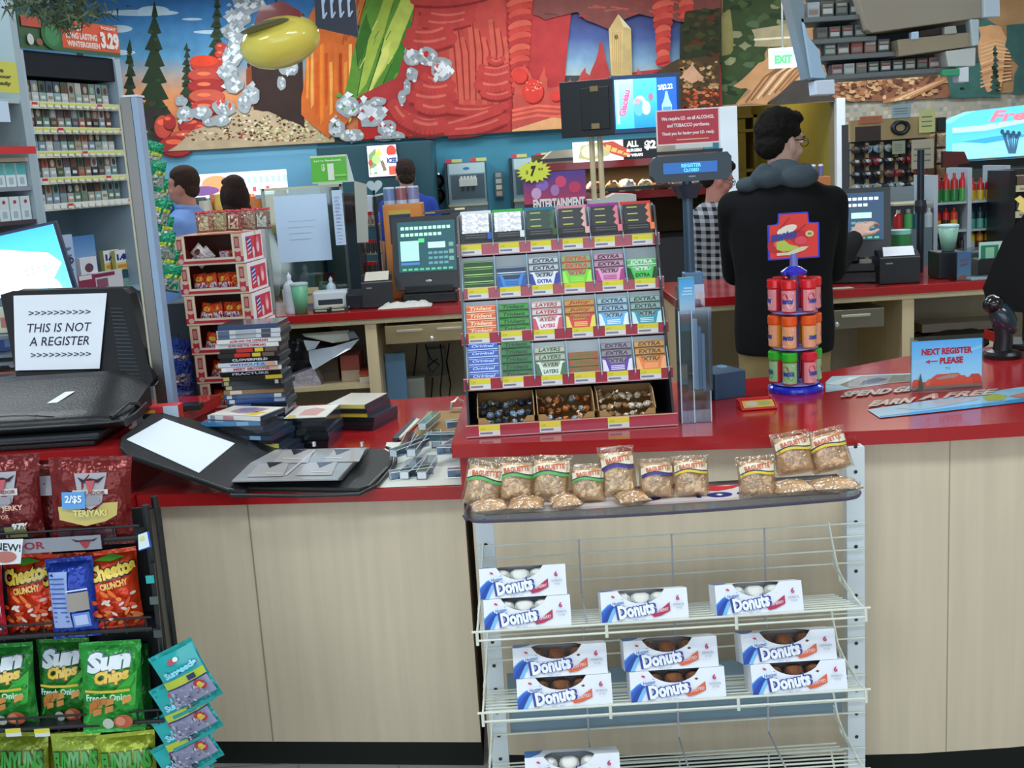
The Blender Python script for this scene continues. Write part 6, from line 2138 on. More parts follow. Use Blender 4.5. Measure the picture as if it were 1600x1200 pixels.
# shelf of red lidded canisters
D_ = YBL + .55
x0_ = P(562, 400, D_).x
t = thing('canister_shelf', 'small two tier wire shelf of canisters behind the divider panel', 'shelf', (x0_, D_, ZBt))
zs_ = [P(577, v, D_).z - ZBt for v in (352, 396, 430)]
for z in zs_:
 MB().box(0, .11, 0, .14, z - .008, z, '9a9488').build('tier', 'metal', t)
for a in (0.004, .106):
 for b in (.005, .135):
  MB().tube([(a, b, 0), (a, b, zs_[0] + .06)], .004, 'a8a49a', 6).build('post', 'metal', t)
for r in range(3):
 for k in range(4):
  z = zs_[r]
  if r == 2:
   col = ('5c3028', '3c3830', '4c4844', '682c24')[k]
  else:
   col = ('a89888', 'b0a088', 'a08878', 'a89484')[k] if r == 0 else '3c3c38'
  q = MB().lathe([(.011, 0, col), (.011, .05, 'c82828'), (.012, .068, 'd83030')], 'd03030', n=10).build('canister', 'gloss', smooth=40)
  q.location = (x0_ + .018 + k * .025, D_ + .03, ZBt + z + .0008)
  tag(q, '%s canister, %s from the left on the %s tier of the wire shelf' % ('red capped' if r < 2 else 'dull red capped', ORD[k], ('top', 'middle', 'bottom')[r]), 'canister', 'canisters on the wire shelf')
# entertainment card with starburst
D_ = YBL + .2
t = thing('entertainment_display', 'purple entertainment card display with a yellow price starburst', 'display card', (P(868, 300, D_).x, D_, ZBt))
zt_ = P(868, 268, D_).z - ZBt
m = MB().box(-.155, .15, 0, .01, 0, zt_, '38203c')
sf = Surf(m, lambda a, b, L: Vector((-.155 + a * .305, -.0006 * L, zt_ + b)))
sf.rect(0, -.15, 1, 0, ['b83858', '4c3c90'], ny=4)
for a, b, r, c in ((.3, -.06, .1, '8c68b8'), (.6, -.05, .09, 'd0486c'), (.82, -.08, .1, 'c03c60'), (.2, -.1, .08, 'c8a0c8'), (.5, -.09, .07, 'a878b0')):
 sf.ell(a, b, r, .028, c)
sf.rect(0, -.19, 1, -.15, '2c1c24')
sf.text('ENTERTAINMENT', .14, -.175, .97, -.128, 'd8dce0', bold=.05, rot=.0)
m.build('card', 'card', t)
m = MB()
pts = []
for k in range(36):
 a = 2 * PI * k / 36
 r = 1 if k % 2 == 0 else .74
 pts.append((-.1 + .088 * r * math.cos(a), zt_ + .006 + .056 * r * math.sin(a)))
m.prism(pts, -.012, -.009, 'd4dc40', axis='y')
sf = Surf(m, front(0, 0, -.012))
sf.text('7', -.118, zt_ - .018, -.088, zt_ + .034, '20241c', bold=.08, shear=.2)
sf.text('99', -.08, zt_ + .008, -.054, zt_ + .022, '5c6430', bold=.03)
sf.text('$', -.14, zt_ - .006, -.128, zt_ + .014, '5c6430', bold=.03)
m.build('starburst', 'card', t)
# pair of screens on two pale poles
D_ = YBL + .25
t = thing('twin_screen_stand', 'pair of back to back promotional screens on two pale poles', 'screen stand', (P(950, 330, D_).x, D_, ZBt))
X0 = t.location.x
for u in (927, 940):
 xx = P(u, 260, D_).x - X0
 MB().tube([(xx, .03, .18), (xx, .03, P(u, 200, D_).z - ZBt)], .014, 'c8bc98', 10).build('pole', 'plastic', t)
zg = P(960, 312, D_).z - ZBt
MB().box(-.11, .14, -.02, .14, 0, zg - .02, 'a4a8a4').prism([(-.11, zg - .02), (.14, zg - .02), (.14, zg + .02), (.04, zg + .03), (-.02, zg + .006), (-.11, zg + .006)], -.02, .14, 'b4b8b4', axis='y').build('base', 'plastic', t, bevel=.004)
c = P(917, 171, D_)
m = MB(T(c.x - X0, 0, c.z - ZBt) @ rotz(-.35))
m.box(-.125, .14, -.03, .02, -.13, .135, '16181c')
m.box(-.02, .12, -.036, -.03, -.1, .1, '101214')
b = m.build('rear_screen', 'black_plastic', t, bevel=.006)
m = MB(T(c.x - X0, 0, c.z - ZBt) @ rotz(-.35)).box(.03, .07, -.04, -.036, .08, .105, '8c7858').box(.03, .07, -.04, -.036, -.095, -.07, '9c845c')
m.build('bracket_plate', 'metal', b)
c = P(1008, 163, D_ - .04)
M = T(c.x - X0, -.04, c.z - ZBt) @ rotz(.06)
m = MB(M).box(-.17, .17, -.02, .03, -.135, .14, '2c4c74')
b = m.build('front_screen', 'black_plastic', t, bevel=.006)
m = MB(M)
m.box(-.15, .15, -.022, -.02, -.11, .12, '2c90e0')
sf = Surf(m, lambda a, b_, L: M @ Vector((-.15 + a * .3, -.022 - .0006 * L, -.11 + b_ * .23)))
m.M = None
sf.rect(0, 0, .3, 1, ['38b8e8', 'a8ecf8'], ny=4, L=1)
sf.rect(.3, 0, .68, 1, ['2080d8', '58d8f0'], ny=4, L=1)
sf.rect(.68, 0, 1, 1, ['2058c8', '2860c0'], ny=4, L=1)
sf.rect(.02, .1, .07, .95, 'a8e8f8', L=2)
sf.ell(.4, .5, .1, .16, 'b8e0f4', L=2)
sf.ell(.38, .42, .08, .18, '60a8e8', L=3)
sf.ell(.5, .4, .07, .14, 'c8d8f0', L=3)
sf.ell(.36, .55, .05, .06, 'd090a0', L=4)
sf.ell(.58, .62, .04, .08, '9c6c88', L=4)
sf.text('Glacéau', -.12, .46, .42, .58, 'e06088', bold=.05, rot=1.4, L=5)
sf.text('2/$2.22', .7, .74, .94, .86, 'e0ecf8', bold=.04, rot=.08, L=5)
sf.poly([(.78, .1), (.9, .1), (.92, .42), (.87, .58), (.85, .72), (.82, .72), (.8, .58), (.75, .42)], '90c8f0', L=5)
sf.rect(.77, .26, .91, .4, '4c88c8', L=6)
m.build('picture', 'screen', b)
# ------------------------------------------------ right back counter
t = thing('plastic_cup', 'frosted cup with green leaf print on the right back counter', 'cup', (P(1481, 430, YBR + .2).x, YBR + .2, ZBt + .125))
cup(t, .028, .046, .11, '8cbca8', '3c8c44', 'b0d4d8')
t = thing('receipt_box', 'black box under the frosted leaf print cup', 'box', (P(1480, 440, YBR + .2).x, YBR + .2, ZBt))
MB().box(-.06, .065, -.05, .09, 0, .1235, '1c1c1e').build('body', 'black_plastic', t, bevel=.005)
t = thing('cup_sleeve_stack', 'tall green and white cup behind the right side poles', 'cup', (P(1420, 400, YBR + .3).x, YBR + .42, ZBt))
MB().lathe([(.04, 0), (.05, .2)], '3c8c50', n=18).build('body', 'plastic', t, smooth=40)
MB().lathe([(.051, .2), (.052, .22)], '98d8d0', n=18).build('rim', 'plastic', t, smooth=40)
t = thing('small_sign', 'narrow blue sign in a clear holder on the right back counter', 'sign', (P(1506, 455, YBR + .06).x, YBR + .06, ZBt), -.1)
hh_ = P(1506, 394, YBR + .06).z - ZBt
m = MB().box(-.03, .03, 0, .002, .004, hh_, '60b0e8')
sf = Surf(m, lambda a, b, L: Vector((-.03 + a * .06, -.0006 * L, .004 + b * (hh_ - .004))))
sf.rect(0, 0, 1, 1, ['a8dcf8', '60b0f0'], ny=4)
sf.text('PLEASE', .15, .66, .85, .76, 'b86080', bold=.05, rot=.1)
sf.text('SIGN', .2, .5, .75, .58, 'a85878', bold=.05, rot=.1)
sf.ell(.5, .06, .45, .1, 'c06858')
m.build('sign_card', 'card', t)
MB().box(-.035, .06, -.004, -.001, 0, hh_ + .02, 'e0e8ec').box(-.06, .1, -.03, .05, 0, .003, 'd8e0e8').build('holder', 'acrylic', t)
t = thing('card_organiser', 'black document organiser with a green card on the right back counter', 'organiser', (P(1550, 440, YBR + .12).x, YBR + .12, ZBt))
hh_ = P(1550, 404, YBR + .12).z - ZBt
MB().prism([(-.09, 0), (.085, 0), (.07, hh_), (-.06, hh_)], 0, .09, '1a1c1e', axis='y').build('body', 'black_plastic', t, bevel=.006)
m = MB().box(-.05, .07, .03, .034, hh_, hh_ + .075, 'b0d8cc')
sf = Surf(m, front(-.05, hh_, .03))
sf.rect(.008, 0, .09, .06, '2c7c5c')
sf.rect(.03, .0, .07, .05, '8cc0a0')
m.build('green_card', 'card', t)
t = thing('card_keypad', 'flat grey card keypad at the edge of the right back counter', 'keypad', (P(1535, 455, YBR + .03).x, YBR + .01, ZBt), .1)
MB().box(-.06, .07, 0, .07, 0, .014, '8c9ca4').build('body', 'plastic', t, bevel=.004)
m = MB()
sf = Surf(m, top(-.06, 0, .014, .0005))
for a in range(4):
 for b in range(3):
  sf.rect(.01 + a * .026, .01 + b * .018, .028 + a * .026, .022 + b * .018, '3c4a50', L=1)
m.build('keys', 'card', t)
o = MB().box(-.045, .05, 0, .06, 0, .0015, 'b8b4a0').build('paper_slip', 'paper')
o.location = (P(1316, 456, YBR + .03).x, YBR + .015, ZBt)
tag(o, 'small paper slip lying on the right back counter before the clerk', 'paper')
# dark pole standing between the right bottles
x = P(1438, 350, YBR + .5).x
t = thing('camera_pole', 'slim dark vertical pole rising from the right back counter', 'pole', (x, YBR + .5, ZBt))
MB().tube([(0, 0, 0), (0, 0, P(1440, 234, YBR + .5).z - ZBt)], .017, '18202c', 10).build('shaft', 'black_plastic', t, smooth=40)
MB().lathe([(.026, -.03), (.03, 0), (.026, .03)], '202830', (0, 0, P(1440, 322, YBR + .5).z - ZBt), 12).build('collar', 'black_plastic', t, smooth=40)
# ------------------------------------------------ under the left back counter
zsh = P(500, 608, YBL).z + .001
m = MB()
c = P(507, 545, YBL + .2)
rr = random.Random(12)
m.ell((0, 0, 0), (.17, .12, .155), '17181c', n=22, m=14, noise=.1, rnd=rr)
o = m.build('bin_bag', 'gloss', smooth=60)
o.location = (P(470, 560, YBL + .2).x, YBL + .3, zsh + .165)
tag(o, 'bulging black plastic bag on the shelf under the left back counter', 'bag')
m = MB()
pts = lambda L: [P(u, v, YBL + .12 - d) for u, v, d in L]
for poly_, c in (([(472, 522, 0), (520, 518, 0), (545, 516, .0), (546, 532, 0), (520, 536, .02), (476, 526, .02)], 'c8d0c8'),
    ([(474, 532, .0), (500, 534, .03), (492, 545, .04), (480, 548, .02)], 'dce4f0'),
    ([(482, 548, .02), (520, 542, .05), (561, 530, .02), (548, 545, .04), (520, 560, .05), (490, 578, .03), (484, 565, .03)], 'c8d4e4'),
    ([(540, 520, .0), (552, 517, .01), (560, 528, .01), (545, 530, .0)], '8c98a8')):
 a = pts(poly_)
 m.add(a + [p + Vector((0, .01, 0)) for p in a], [list(range(len(a)))[::-1], list(range(len(a), 2 * len(a)))], c)
tag(m.build('white_bags', 'gloss'), 'crumpled white shopping bag bundle on the black bag under the counter', 'bags')
for k, (u0, u1, h, D_, c, lab) in enumerate(((498, 530, .11, YBL + .2, '6c5c4c', 'brown'), (534, 563, .13, YBL + .16, 'a85c50', 'dull red'))):
 x = P(u0, 590, D_).x
 w = (u1 - u0) * S(u0, 590, D_)
 m = MB().box(0, w, 0, .18, 0, h, c)
 sf = Surf(m, front(0, 0, 0))
 if k:
  sf.rect(0, 0, w, h * .42, 'c8b49c')
 else:
  sf.rect(.02, .045, w - .02, .055, '4c5468')
 o = m.build('cardboard_box', 'matte')
 o.location = (x, D_, zsh)
 tag(o, '%s cardboard box on the shelf under the left back counter' % lab, 'box')
x = P(563, 600, YBL + .1).x
for k, c in enumerate(('d0c8b8', 'b85c30', 'a83c30')):
 o = MB().box(0, .065, 0, .1, 0, .03 if k == 0 else .012, c).build('small_pack', 'card')
 o.location = (x, YBL + .09, zsh + (0, .031, .044)[k])
 tag(o, '%s small pack beside the divider under the back counter' % ('white', 'orange', 'red')[k], 'pack')
o = MB().prism([(-.1, 0), (.09, 0), (.06, .09), (-.08, .05)], 0, .1, 'c0b8c8', axis='y').build('crumpled_wrapper', 'foil')
o.location = (P(475, 600, YBL + .12).x, YBL + .1, zsh)
tag(o, 'pale crumpled wrapper at the left of the shelf under the counter', 'wrapper')
# blue bag hanging, white box and cables in the right bay
m = MB()
p0, p1 = P(610, 552, YBL + .2), P(600, 655, YBL + .2)
z0_, z1_ = .35, P(620, 553, YBL + .2).z
xx = P(618, 600, YBL + .2).x
pts_ = [(-.05, 0), (-.045, .2), (-.05, .38), (-.03, z1_ - z0_ - .06), (0, z1_ - z0_ - .03), (.035, z1_ - z0_), (.045, z1_ - z0_ - .06), (.06, z1_ - z0_ - .2), (.06, .1), (.04, 0)]
m.box(-.05, .055, -.015, .02, 0, z1_ - z0_, '6c9cc8')
o = m.build('plastic_bag', 'gloss', bevel=.008)
o.location = (xx, YBL + .25, z0_)
tag(o, 'pale blue plastic bag hanging beside the divider below the drawer', 'bag')
m = MB().box(0, .14, 0, .2, 0, .16, 'b0b8b0').box(.0, .05, -.04, 0, 0, .07, 'a8b0a8').box(-.03, .17, -.06, .2, -.04, 0, '24262c')
o = m.build('junction_box', 'plastic', bevel=.008)
o.location = (P(622, 620, YBL + .35).x, YBL + .38, P(620, 642, YBL + .35).z)
tag(o, 'pale grey box on a dark base under the left register', 'electrical box')
m = MB().box(0, .1, 0, .05, 0, .15, '7c8078')
o = m.build('power_adapter', 'plastic', bevel=.006)
o.location = (P(667, 580, YBL + .5).x, YBL + .62, P(667, 594, YBL + .5).z)
tag(o, 'grey power adapter on the cabinet back among the cables', 'adapter')
for k, (path, lab) in enumerate((([(652, 538), (650, 560), (646, 590), (652, 605)], 'leftmost'), ([(665, 538), (672, 560), (686, 570), (676, 582), (668, 572), (684, 560)], 'looped'), ([(688, 538), (692, 570), (688, 610), (690, 640)], 'long straight'), ([(702, 536), (698, 565), (704, 600), (700, 640)], 'rightmost'), ([(676, 590), (674, 620), (680, 640)], 'lower short'))):
 o = MB().tube([P(u, v, YBL + .45 + .02 * k) for u, v in path], .004, '15171a', 6).build('cable', 'black_plastic', smooth=60)
 tag(o, '%s black cable hanging under the left register' % lab, 'cable')
# under the right back counter: folded cow print like black and white bundle
m = MB()
rr = random.Random(3)
m.ell((0, 0, 0), (.28, .12, .13), '18181c', n=24, m=12, noise=.06, rnd=rr)
m.box(-.2, .25, -.06, .1, .1, .14, '6c6458')
for a0, b0, a1, b1, w in ((-.17, .06, -.16, -.04, .05), (-.13, -.06, -.06, -.02, .03), (.0, -.1, .07, 0, .05), (.07, 0, .17, .06, .04), (-.26, .08, -.25, -.05, .03)):
 n_ = Vector((-(b1 - b0), 0, a1 - a0)).normalized() * w / 2
 A, B = Vector((a0, -.128, b0)), Vector((a1, -.13, b1))
 m.add([A + n_, A - n_, B - n_, B + n_], [(0, 1, 2, 3)], 'c0bca8')
o = m.build('folded_bundle', 'gloss', smooth=60)
o.location = (P(1498, 520, YBR + .3).x, YBR + .3, .552 + .14)
tag(o, 'black and white folded bundle on the shelf under the right back counter', 'bundle')
# ================================================================ people
def smat(name, col, rough=.8, plaid=None, bump=0.0):
 m = bpy.data.materials.new(name)
 m.use_nodes = True
 nt = m.node_tree
 N, L = nt.nodes, nt.links
 b = N['Principled BSDF']
 b.inputs['Roughness'].default_value = rough
 b.inputs['Specular IOR Level'].default_value = .25
 tc = N.new('ShaderNodeTexCoord')
 nz = N.new('ShaderNodeTexNoise')
 nz.inputs['Scale'].default_value = 14
 L.new(tc.outputs['Object'], nz.inputs['Vector'])
 mx = N.new('ShaderNodeMix')
 mx.data_type = 'RGBA'
 c = lin(col)
 mx.inputs[6].default_value = tuple(x * .82 for x in c[:3]) + (1,)
 mx.inputs[7].default_value = tuple(min(1, x * 1.15) for x in c[:3]) + (1,)
 L.new(nz.outputs['Fac'], mx.inputs[0])
 src = mx.outputs[2]
 if plaid:
  sp = N.new('ShaderNodeSeparateXYZ')
  L.new(tc.outputs['Object'], sp.inputs[0])
  outs = []
  for k, (ax, ph) in enumerate((('X', 0), ('Z', .3))):
   mu = N.new('ShaderNodeMath')
   mu.operation = 'MULTIPLY'
   mu.inputs[1].default_value = 150
   L.new(sp.outputs[ax], mu.inputs[0])
   si = N.new('ShaderNodeMath')
   si.operation = 'SINE'
   L.new(mu.outputs[0], si.inputs[0])
   g = N.new('ShaderNodeMath')
   g.operation = 'GREATER_THAN'
   g.inputs[1].default_value = .0
   L.new(si.outputs[0], g.inputs[0])
   outs.append(g.outputs[0])
  ad = N.new('ShaderNodeMath')
  ad.operation = 'ADD'
  L.new(outs[0], ad.inputs[0])
  L.new(outs[1], ad.inputs[1])
  hf = N.new('ShaderNodeMath')
  hf.operation = 'MULTIPLY'
  hf.inputs[1].default_value = .5
  L.new(ad.outputs[0], hf.inputs[0])
  m2 = N.new('ShaderNodeMix')
  m2.data_type = 'RGBA'
  m2.inputs[7].default_value = lin(plaid)
  L.new(hf.outputs[0], m2.inputs[0])
  L.new(src, m2.inputs[6])
  src = m2.outputs[2]
 L.new(src, b.inputs['Base Color'])
 if bump:
  bp = N.new('ShaderNodeBump')
  bp.inputs['Distance'].default_value = bump
  n2 = N.new('ShaderNodeTexNoise')
  n2.inputs['Scale'].default_value = 90
  L.new(tc.outputs['Object'], n2.inputs['Vector'])
  L.new(n2.outputs['Fac'], bp.inputs['Height'])
  L.new(bp.outputs['Normal'], b.inputs['Normal'])
 return m
def limb(m, pts, rs, fl=1.0):
 "capsule chain: tube with round ends and joints"
 m.tube(pts, rs, 'ffffff', 12)
 for p, r in zip(pts, rs):
  m.ell(p, (r, r, r), 'ffffff', n=12, m=8)
def blob(m, name, mt, par, vox=.01, it=4):
 "union of the overlapping forms into one continuous skin"
 o = m.build(name, mt, par, smooth=180)
 r = o.modifiers.new('remesh', 'REMESH')
 r.mode = 'VOXEL'
 r.voxel_size = vox
 r.use_smooth_shade = True
 s = o.modifiers.new('smooth', 'SMOOTH')
 s.iterations = it
 s.factor = .5
 return o
def person(label, loc, yaw, h, skin, hair, shirt, trousers, head_yaw=0.0, head_pitch=0.0, arms=None, hairstyle='short', fine=.010, collar=None, bulk=1.0, hem=.80, plaid=None, glasses=False, hood=None, shirtname='shirt', sleeve=1.0, lean=0.0):
 """yaw 0 faces away from the camera (+Y). arms: {side: (elbow, wrist, fingertip)} as world points"""
 t = thing('person', label, 'person', loc)
 s = h / 1.75
 B = rotz(yaw)
 Bi = Matrix.Translation(-Vector(loc))
 def V(x, y, z):
  return B @ (Vector((x * s, y * s + lean * max(0, z - .9), z * s)))
 ms, mh = smat('skin_tone', skin, .5), smat('hair_colour', hair, .9, bump=.004)
 mc, mt_ = smat('shirt_cloth', shirt, .9, plaid), smat('trouser_cloth', trousers, .9)
 # head frame
 HM = Matrix.Translation(V(0, .015, 1.602)) @ B @ rotz(head_yaw) @ rotx(head_pitch) @ Matrix.Scale(s * .9, 4)
 H3 = HM.to_3x3()
 def he(m, c, r, R=None):
  RR = H3 * 1.0 if R is None else H3 @ R
  m.ell(HM @ Vector(c), r, 'ffffff', R=RR, n=16, m=11)
 m = MB()
 he(m, (0, -.012, .03), (.076, .096, .092))        # cranium
 he(m, (0, .022, -.03), (.063, .072, .085))        # face
 he(m, (0, .05, -.082), (.036, .034, .032))        # chin
 he(m, (0, .078, .03), (.05, .018, .018))          # brow
 he(m, (0, .098, -.018), (.012, .020, .022), rotx(.4).to_3x3())   # nose
 he(m, (0, .104, -.03), (.016, .011, .009))
 he(m, (0, .086, -.064), (.026, .012, .007))
 he(m, (0, .084, -.075), (.022, .012, .007))
 for sx in (1, -1):
  he(m, (sx * .079, -.002, -.02), (.010, .021, .034), rotx(.15).to_3x3())
  he(m, (sx * .04, .062, -.035), (.024, .022, .024))
 limb(m, [V(0, -.02, 1.40), V(0, -.008, 1.48), V(0, .0, 1.56)], [.062 * s, .055 * s, .053 * s])
 # trunk, legs
 limb(m, [V(0, 0, .95), V(0, -.005, 1.12), V(0, -.01, 1.3)], [.095 * s, .09 * s, .095 * s])
 sho = {}
 for sx, nm in ((1, 'R'), (-1, 'L')):
  limb(m, [V(sx * .09, 0, .92), V(sx * .095, .01, .5), V(sx * .1, 0, .09)], [.085 * s, .055 * s, .04 * s])
  m.ell(V(sx * .1, .06, .035), (.04 * s, .11 * s, .03 * s), 'ffffff', R=B.to_3x3())
  sho[nm] = V(sx * .165 * bulk, -.01, 1.365)
  if arms and nm in arms:
   e, w, f = [Bi @ Vector(p) for p in arms[nm]]
  else:
   e, w, f = V(sx * .235, -.01, 1.12), V(sx * .24, .06, .88), V(sx * .235, .09, .72)
  limb(m, [sho[nm], e, e.lerp(w, .5), w], [.046 * s, .038 * s, .034 * s, .026 * s])
  # hand: palm, four unequal fingers and a thumb off the side
  d = (f - w)
  hl = .185 * s
  d.normalize()
  side = d.cross(Vector((0, 0, 1)))
  if side.length < .1:
   side = Vector((0, 1, 0))
  side.normalize()
  if nm == 'L':
   side = -side
  nrm = side.cross(d).normalized()
  if nrm.z > 0:
   nrm = -nrm
  pc = w + d * hl * .3
  R3 = Matrix((side, d, nrm)).transposed()
  m.ell(pc, (.041 * s, .052 * s, .016 * s), 'ffffff', R=R3)
  m.ell(w + d * .012, (.027 * s, .035 * s, .02 * s), 'ffffff', R=R3)
  for k, (off, ln) in enumerate(((-.03, .066), (-.0105, .078), (.0105, .082), (.03, .07))):
   b0 = pc + side * off * s + d * .038 * s
   k1 = b0 + d * ln * .42 * s + side * off * .18 * s + nrm * .004 * s
   k2 = k1 + d * ln * .3 * s + nrm * .014 * s
   k3 = k2 + d * ln * .22 * s + nrm * .018 * s
   limb(m, [b0, k1, k2, k3], [.0088 * s, .0082 * s, .0076 * s, .0066 * s])
  b0 = pc + side * .03 * s - d * .03 * s
  limb(m, [b0, b0 + side * .026 * s + d * .026 * s + nrm * .008, b0 + side * .036 * s + d * .058 * s + nrm * .014], [.012 * s, .010 * s, .0085 * s])
  sho[nm + 'e'], sho[nm + 'w'] = e, w
 blob(m, 'body', ms, t, fine, 3)
 # shirt or jacket
 m = MB()
 q = bulk
 rings = [(hem - .1, .172, .12), (hem, .176, .125), (hem + .12, .17, .122), (1.1, .168, .12), (1.22, .182, .125), (1.32, .195, .122), (1.385, .188, .108), (1.425, .165, .09), (1.46, .11, .07), (1.475, .06, .055)]
 n = 28
 vs = []
 for z, rx, ry in rings:
  k_ = q if z < 1.42 else 1 + (q - 1) * .5
  for k in range(n):
   a_ = 2 * PI * k / n
   vs.append(V(rx * k_ * math.copysign(abs(math.cos(a_)) ** .8, math.cos(a_)), ry * k_ * math.sin(a_) - .005, z))
 N_ = len(rings)
 m.add(vs, [(i * n + k, i * n + (k + 1) % n, (i + 1) * n + (k + 1) % n, (i + 1) * n + k) for i in range(N_ - 1) for k in range(n)] + [list(range(n))[::-1], [(N_ - 1) * n + k for k in range(n)]], 'ffffff')
 for nm in 'RL':
  e, w = sho[nm + 'e'], sho[nm + 'w']
  a = sho[nm] + (e - sho[nm]) * .0
  if sleeve >= 1:
   limb(m, [a, a.lerp(e, .5), e, e.lerp(w, .5), e.lerp(w, .93)], [.062 * s * q, .058 * s * q, .053 * s * q, .046 * s * q, .038 * s * q])
  else:
   limb(m, [a, a.lerp(e, .5), a.lerp(e, .85)], [.072 * s, .064 * s, .06 * s])
 blob(m, shirtname, mc, t, .011, 9)
 if collar:
  m = MB()
  m.torus(V(0, -.004, 1.478), .062 * s, .014 * s, collar, 20, 8, M=(B @ rotx(.15)).to_3x3(), sc=(1, .95, 1.3))
  m.build('collar', 'cloth', t, smooth=180)
 if hood:
  m = MB()
  for c, r in (((-.06, -.075, 1.475), (.075, .055, .05)), ((.05, -.08, 1.47), (.09, .05, .05)), ((-.13, -.05, 1.45), (.055, .05, .035)), ((0, -.06, 1.50), (.08, .04, .045)), ((.085, -.02, 1.49), (.035, .06, .035)), ((-.075, -.02, 1.49), (.035, .06, .035)), ((-.075, -.09, 1.505), (.03, .025, .028))):
   m.ell(V(*c), tuple(x * s * .88 for x in r), 'ffffff', R=B.to_3x3())
  blob(m, 'hood', smat('hood_cloth', hood, .95, bump=.002), t, .008, 4)
 # trousers and shoes
 m = MB()
 m.ell(V(0, 0, .93), (.15 * s, .11 * s, .12 * s), 'ffffff', R=B.to_3x3())
 for sx in (1, -1):
  limb(m, [V(sx * .085, 0, .88), V(sx * .095, .01, .5), V(sx * .1, 0, .08)], [.098 * s, .072 * s, .058 * s])
 blob(m, 'trousers', mt_, t, .012, 3)
 for sx in (1, -1):
  MB().ell(V(sx * .1, .05, .045), (.05 * s, .135 * s, .045 * s), '1c1c1e', R=B.to_3x3(), zmin=-.9).build('shoe', 'leather', t, smooth=180)
 # hair
 m = MB()
 he(m, (0, -.03, .045), (.086, .096, .092))
 he(m, (0, -.02, .075), (.08, .098, .07))
 if hairstyle == 'short':
  he(m, (0, -.06, -.012), (.076, .056, .066))
  he(m, (0, .03, .10), (.07, .06, .035))
  for sx in (1, -1):
   he(m, (sx * .063, .0, .045), (.02, .05, .032))
 elif hairstyle == 'receding':
  he(m, (0, -.062, -.02), (.074, .052, .06))
  for sx in (1, -1):
   he(m, (sx * .062, -.01, .015), (.018, .045, .035))
 else:
  he(m, (0, -.055, -.03), (.098, .078, .14))
  he(m, (0, -.06, -.14), (.105, .065, .11))
  he(m, (0, .04, .09), (.075, .055, .04))
  for sx in (1, -1):
   he(m, (sx * .075, -.0, -.03), (.03, .065, .1))
   he(m, (sx * .08, -.03, -.14), (.035, .05, .07))
 h_ = blob(m, 'hair', mh, t, .005, 2)
 if hairstyle == 'short':
  tx = bpy.data.textures.new('hair_tufts', 'CLOUDS')
  tx.noise_scale = .018
  dp = h_.modifiers.new('tufts', 'DISPLACE')
  dp.texture = tx
  dp.strength = .012
 # eyes and mouth
 for sx in (1, -1):
  m = MB(HM)
  m.ell((sx * .031, .083, .006), (.013, .008, .007), 'e8e4e0', n=10, m=7)
  m.ell((sx * .031, .0895, .006), (.0055, .003, .0055), '2a2018', n=8, m=6)
  m.build('eye', 'gloss', t, smooth=180)
  m = MB(HM)
  m.ell((sx * .032, .091, .026), (.018, .004, .004), hair, n=10, m=6)
  m.build('eyebrow', 'hair', t, smooth=180)
 m = MB(HM)
 m.ell((0, .0965, -.068), (.02, .004, .0035), '9c5850', n=10, m=6)
 m.build('mouth', 'skin', t, smooth=180)
 if glasses:
  m = MB(HM)
  for sx in (1, -1):
   m.torus((sx * .033, .104, .004), .021, .0022, '16161a', 18, 6, M=rotx(PI / 2).to_3x3(), sc=(1.1, .8, 1))
   m.tube([(sx * .056, .102, .008), (sx * .078, .06, .01), (sx * .084, 0, .004)], .003, '16161a', 6)
  m.tube([(-.01, .106, .008), (.01, .106, .008)], .002, '16161a', 6)
  m.build('glasses', 'black_plastic', t, smooth=60)
 return t
CK = 4.72
hd = P(1226, 214, CK)
person('clerk in black jacket and grey hood pressing the right register screen', (hd.x - .02, CK - .02, 0), -.12, 1.885, 'd0a898', '14120f', '0e0f12', '9a8560', head_yaw=-.95, head_pitch=-.12,
 arms={'R': (P(1300, 420, 4.84), P(1336, 372, 5.1), P(1358, 340, 5.22)), 'L': (P(1150, 425, 4.9), P(1185, 420, 5.08), P(1215, 400, 5.1))}, hood='46525a', bulk=1.09, glasses=True, fine=.0065, shirtname='jacket', hem=.9)
pw = P(1126, 279, 6.45)
person('woman in black and white plaid shirt and glasses behind the customer display', (pw.x - .03, 6.45, 0), -1.15, pw.z / 1.602 * 1.75 - .0, 'c08a7c', '241a18', 'b8bcc4', '2c3040', head_yaw=-.35, head_pitch=-.35, hairstyle='short', plaid='1a1c24', glasses=True, fine=.012, bulk=1.1)
pw = P(281, 292, 7.4)
person('man in blue collared shirt seen in profile beyond the snack strip', (pw.x + .03, 7.4, 0), 1.35, pw.z / 1.602 * 1.75, 'c48470', '3a2820', '6c8cc4', '34384a', hairstyle='receding', collar='7c9cd0', fine=.012, bulk=1.15, head_yaw=.15)
pw = P(352, 304, 7.8)
person('woman with long dark hair and pale top facing away beyond the candy boxes', (pw.x + .03, 7.95, 0), .6, pw.z / 1.602 * 1.75, 'b87c68', '2a1a16', 'b0b4bc', '30343c', hairstyle='long', fine=.012)
pw = P(634, 274, 9.4)
person('employee in dark blue shirt standing with back turned at the drink machines', (pw.x, 9.4, 0), .25, pw.z / 1.602 * 1.75, 'b08070', '2c221c', '243c8c', '24262e', hairstyle='short', fine=.012, sleeve=.5)
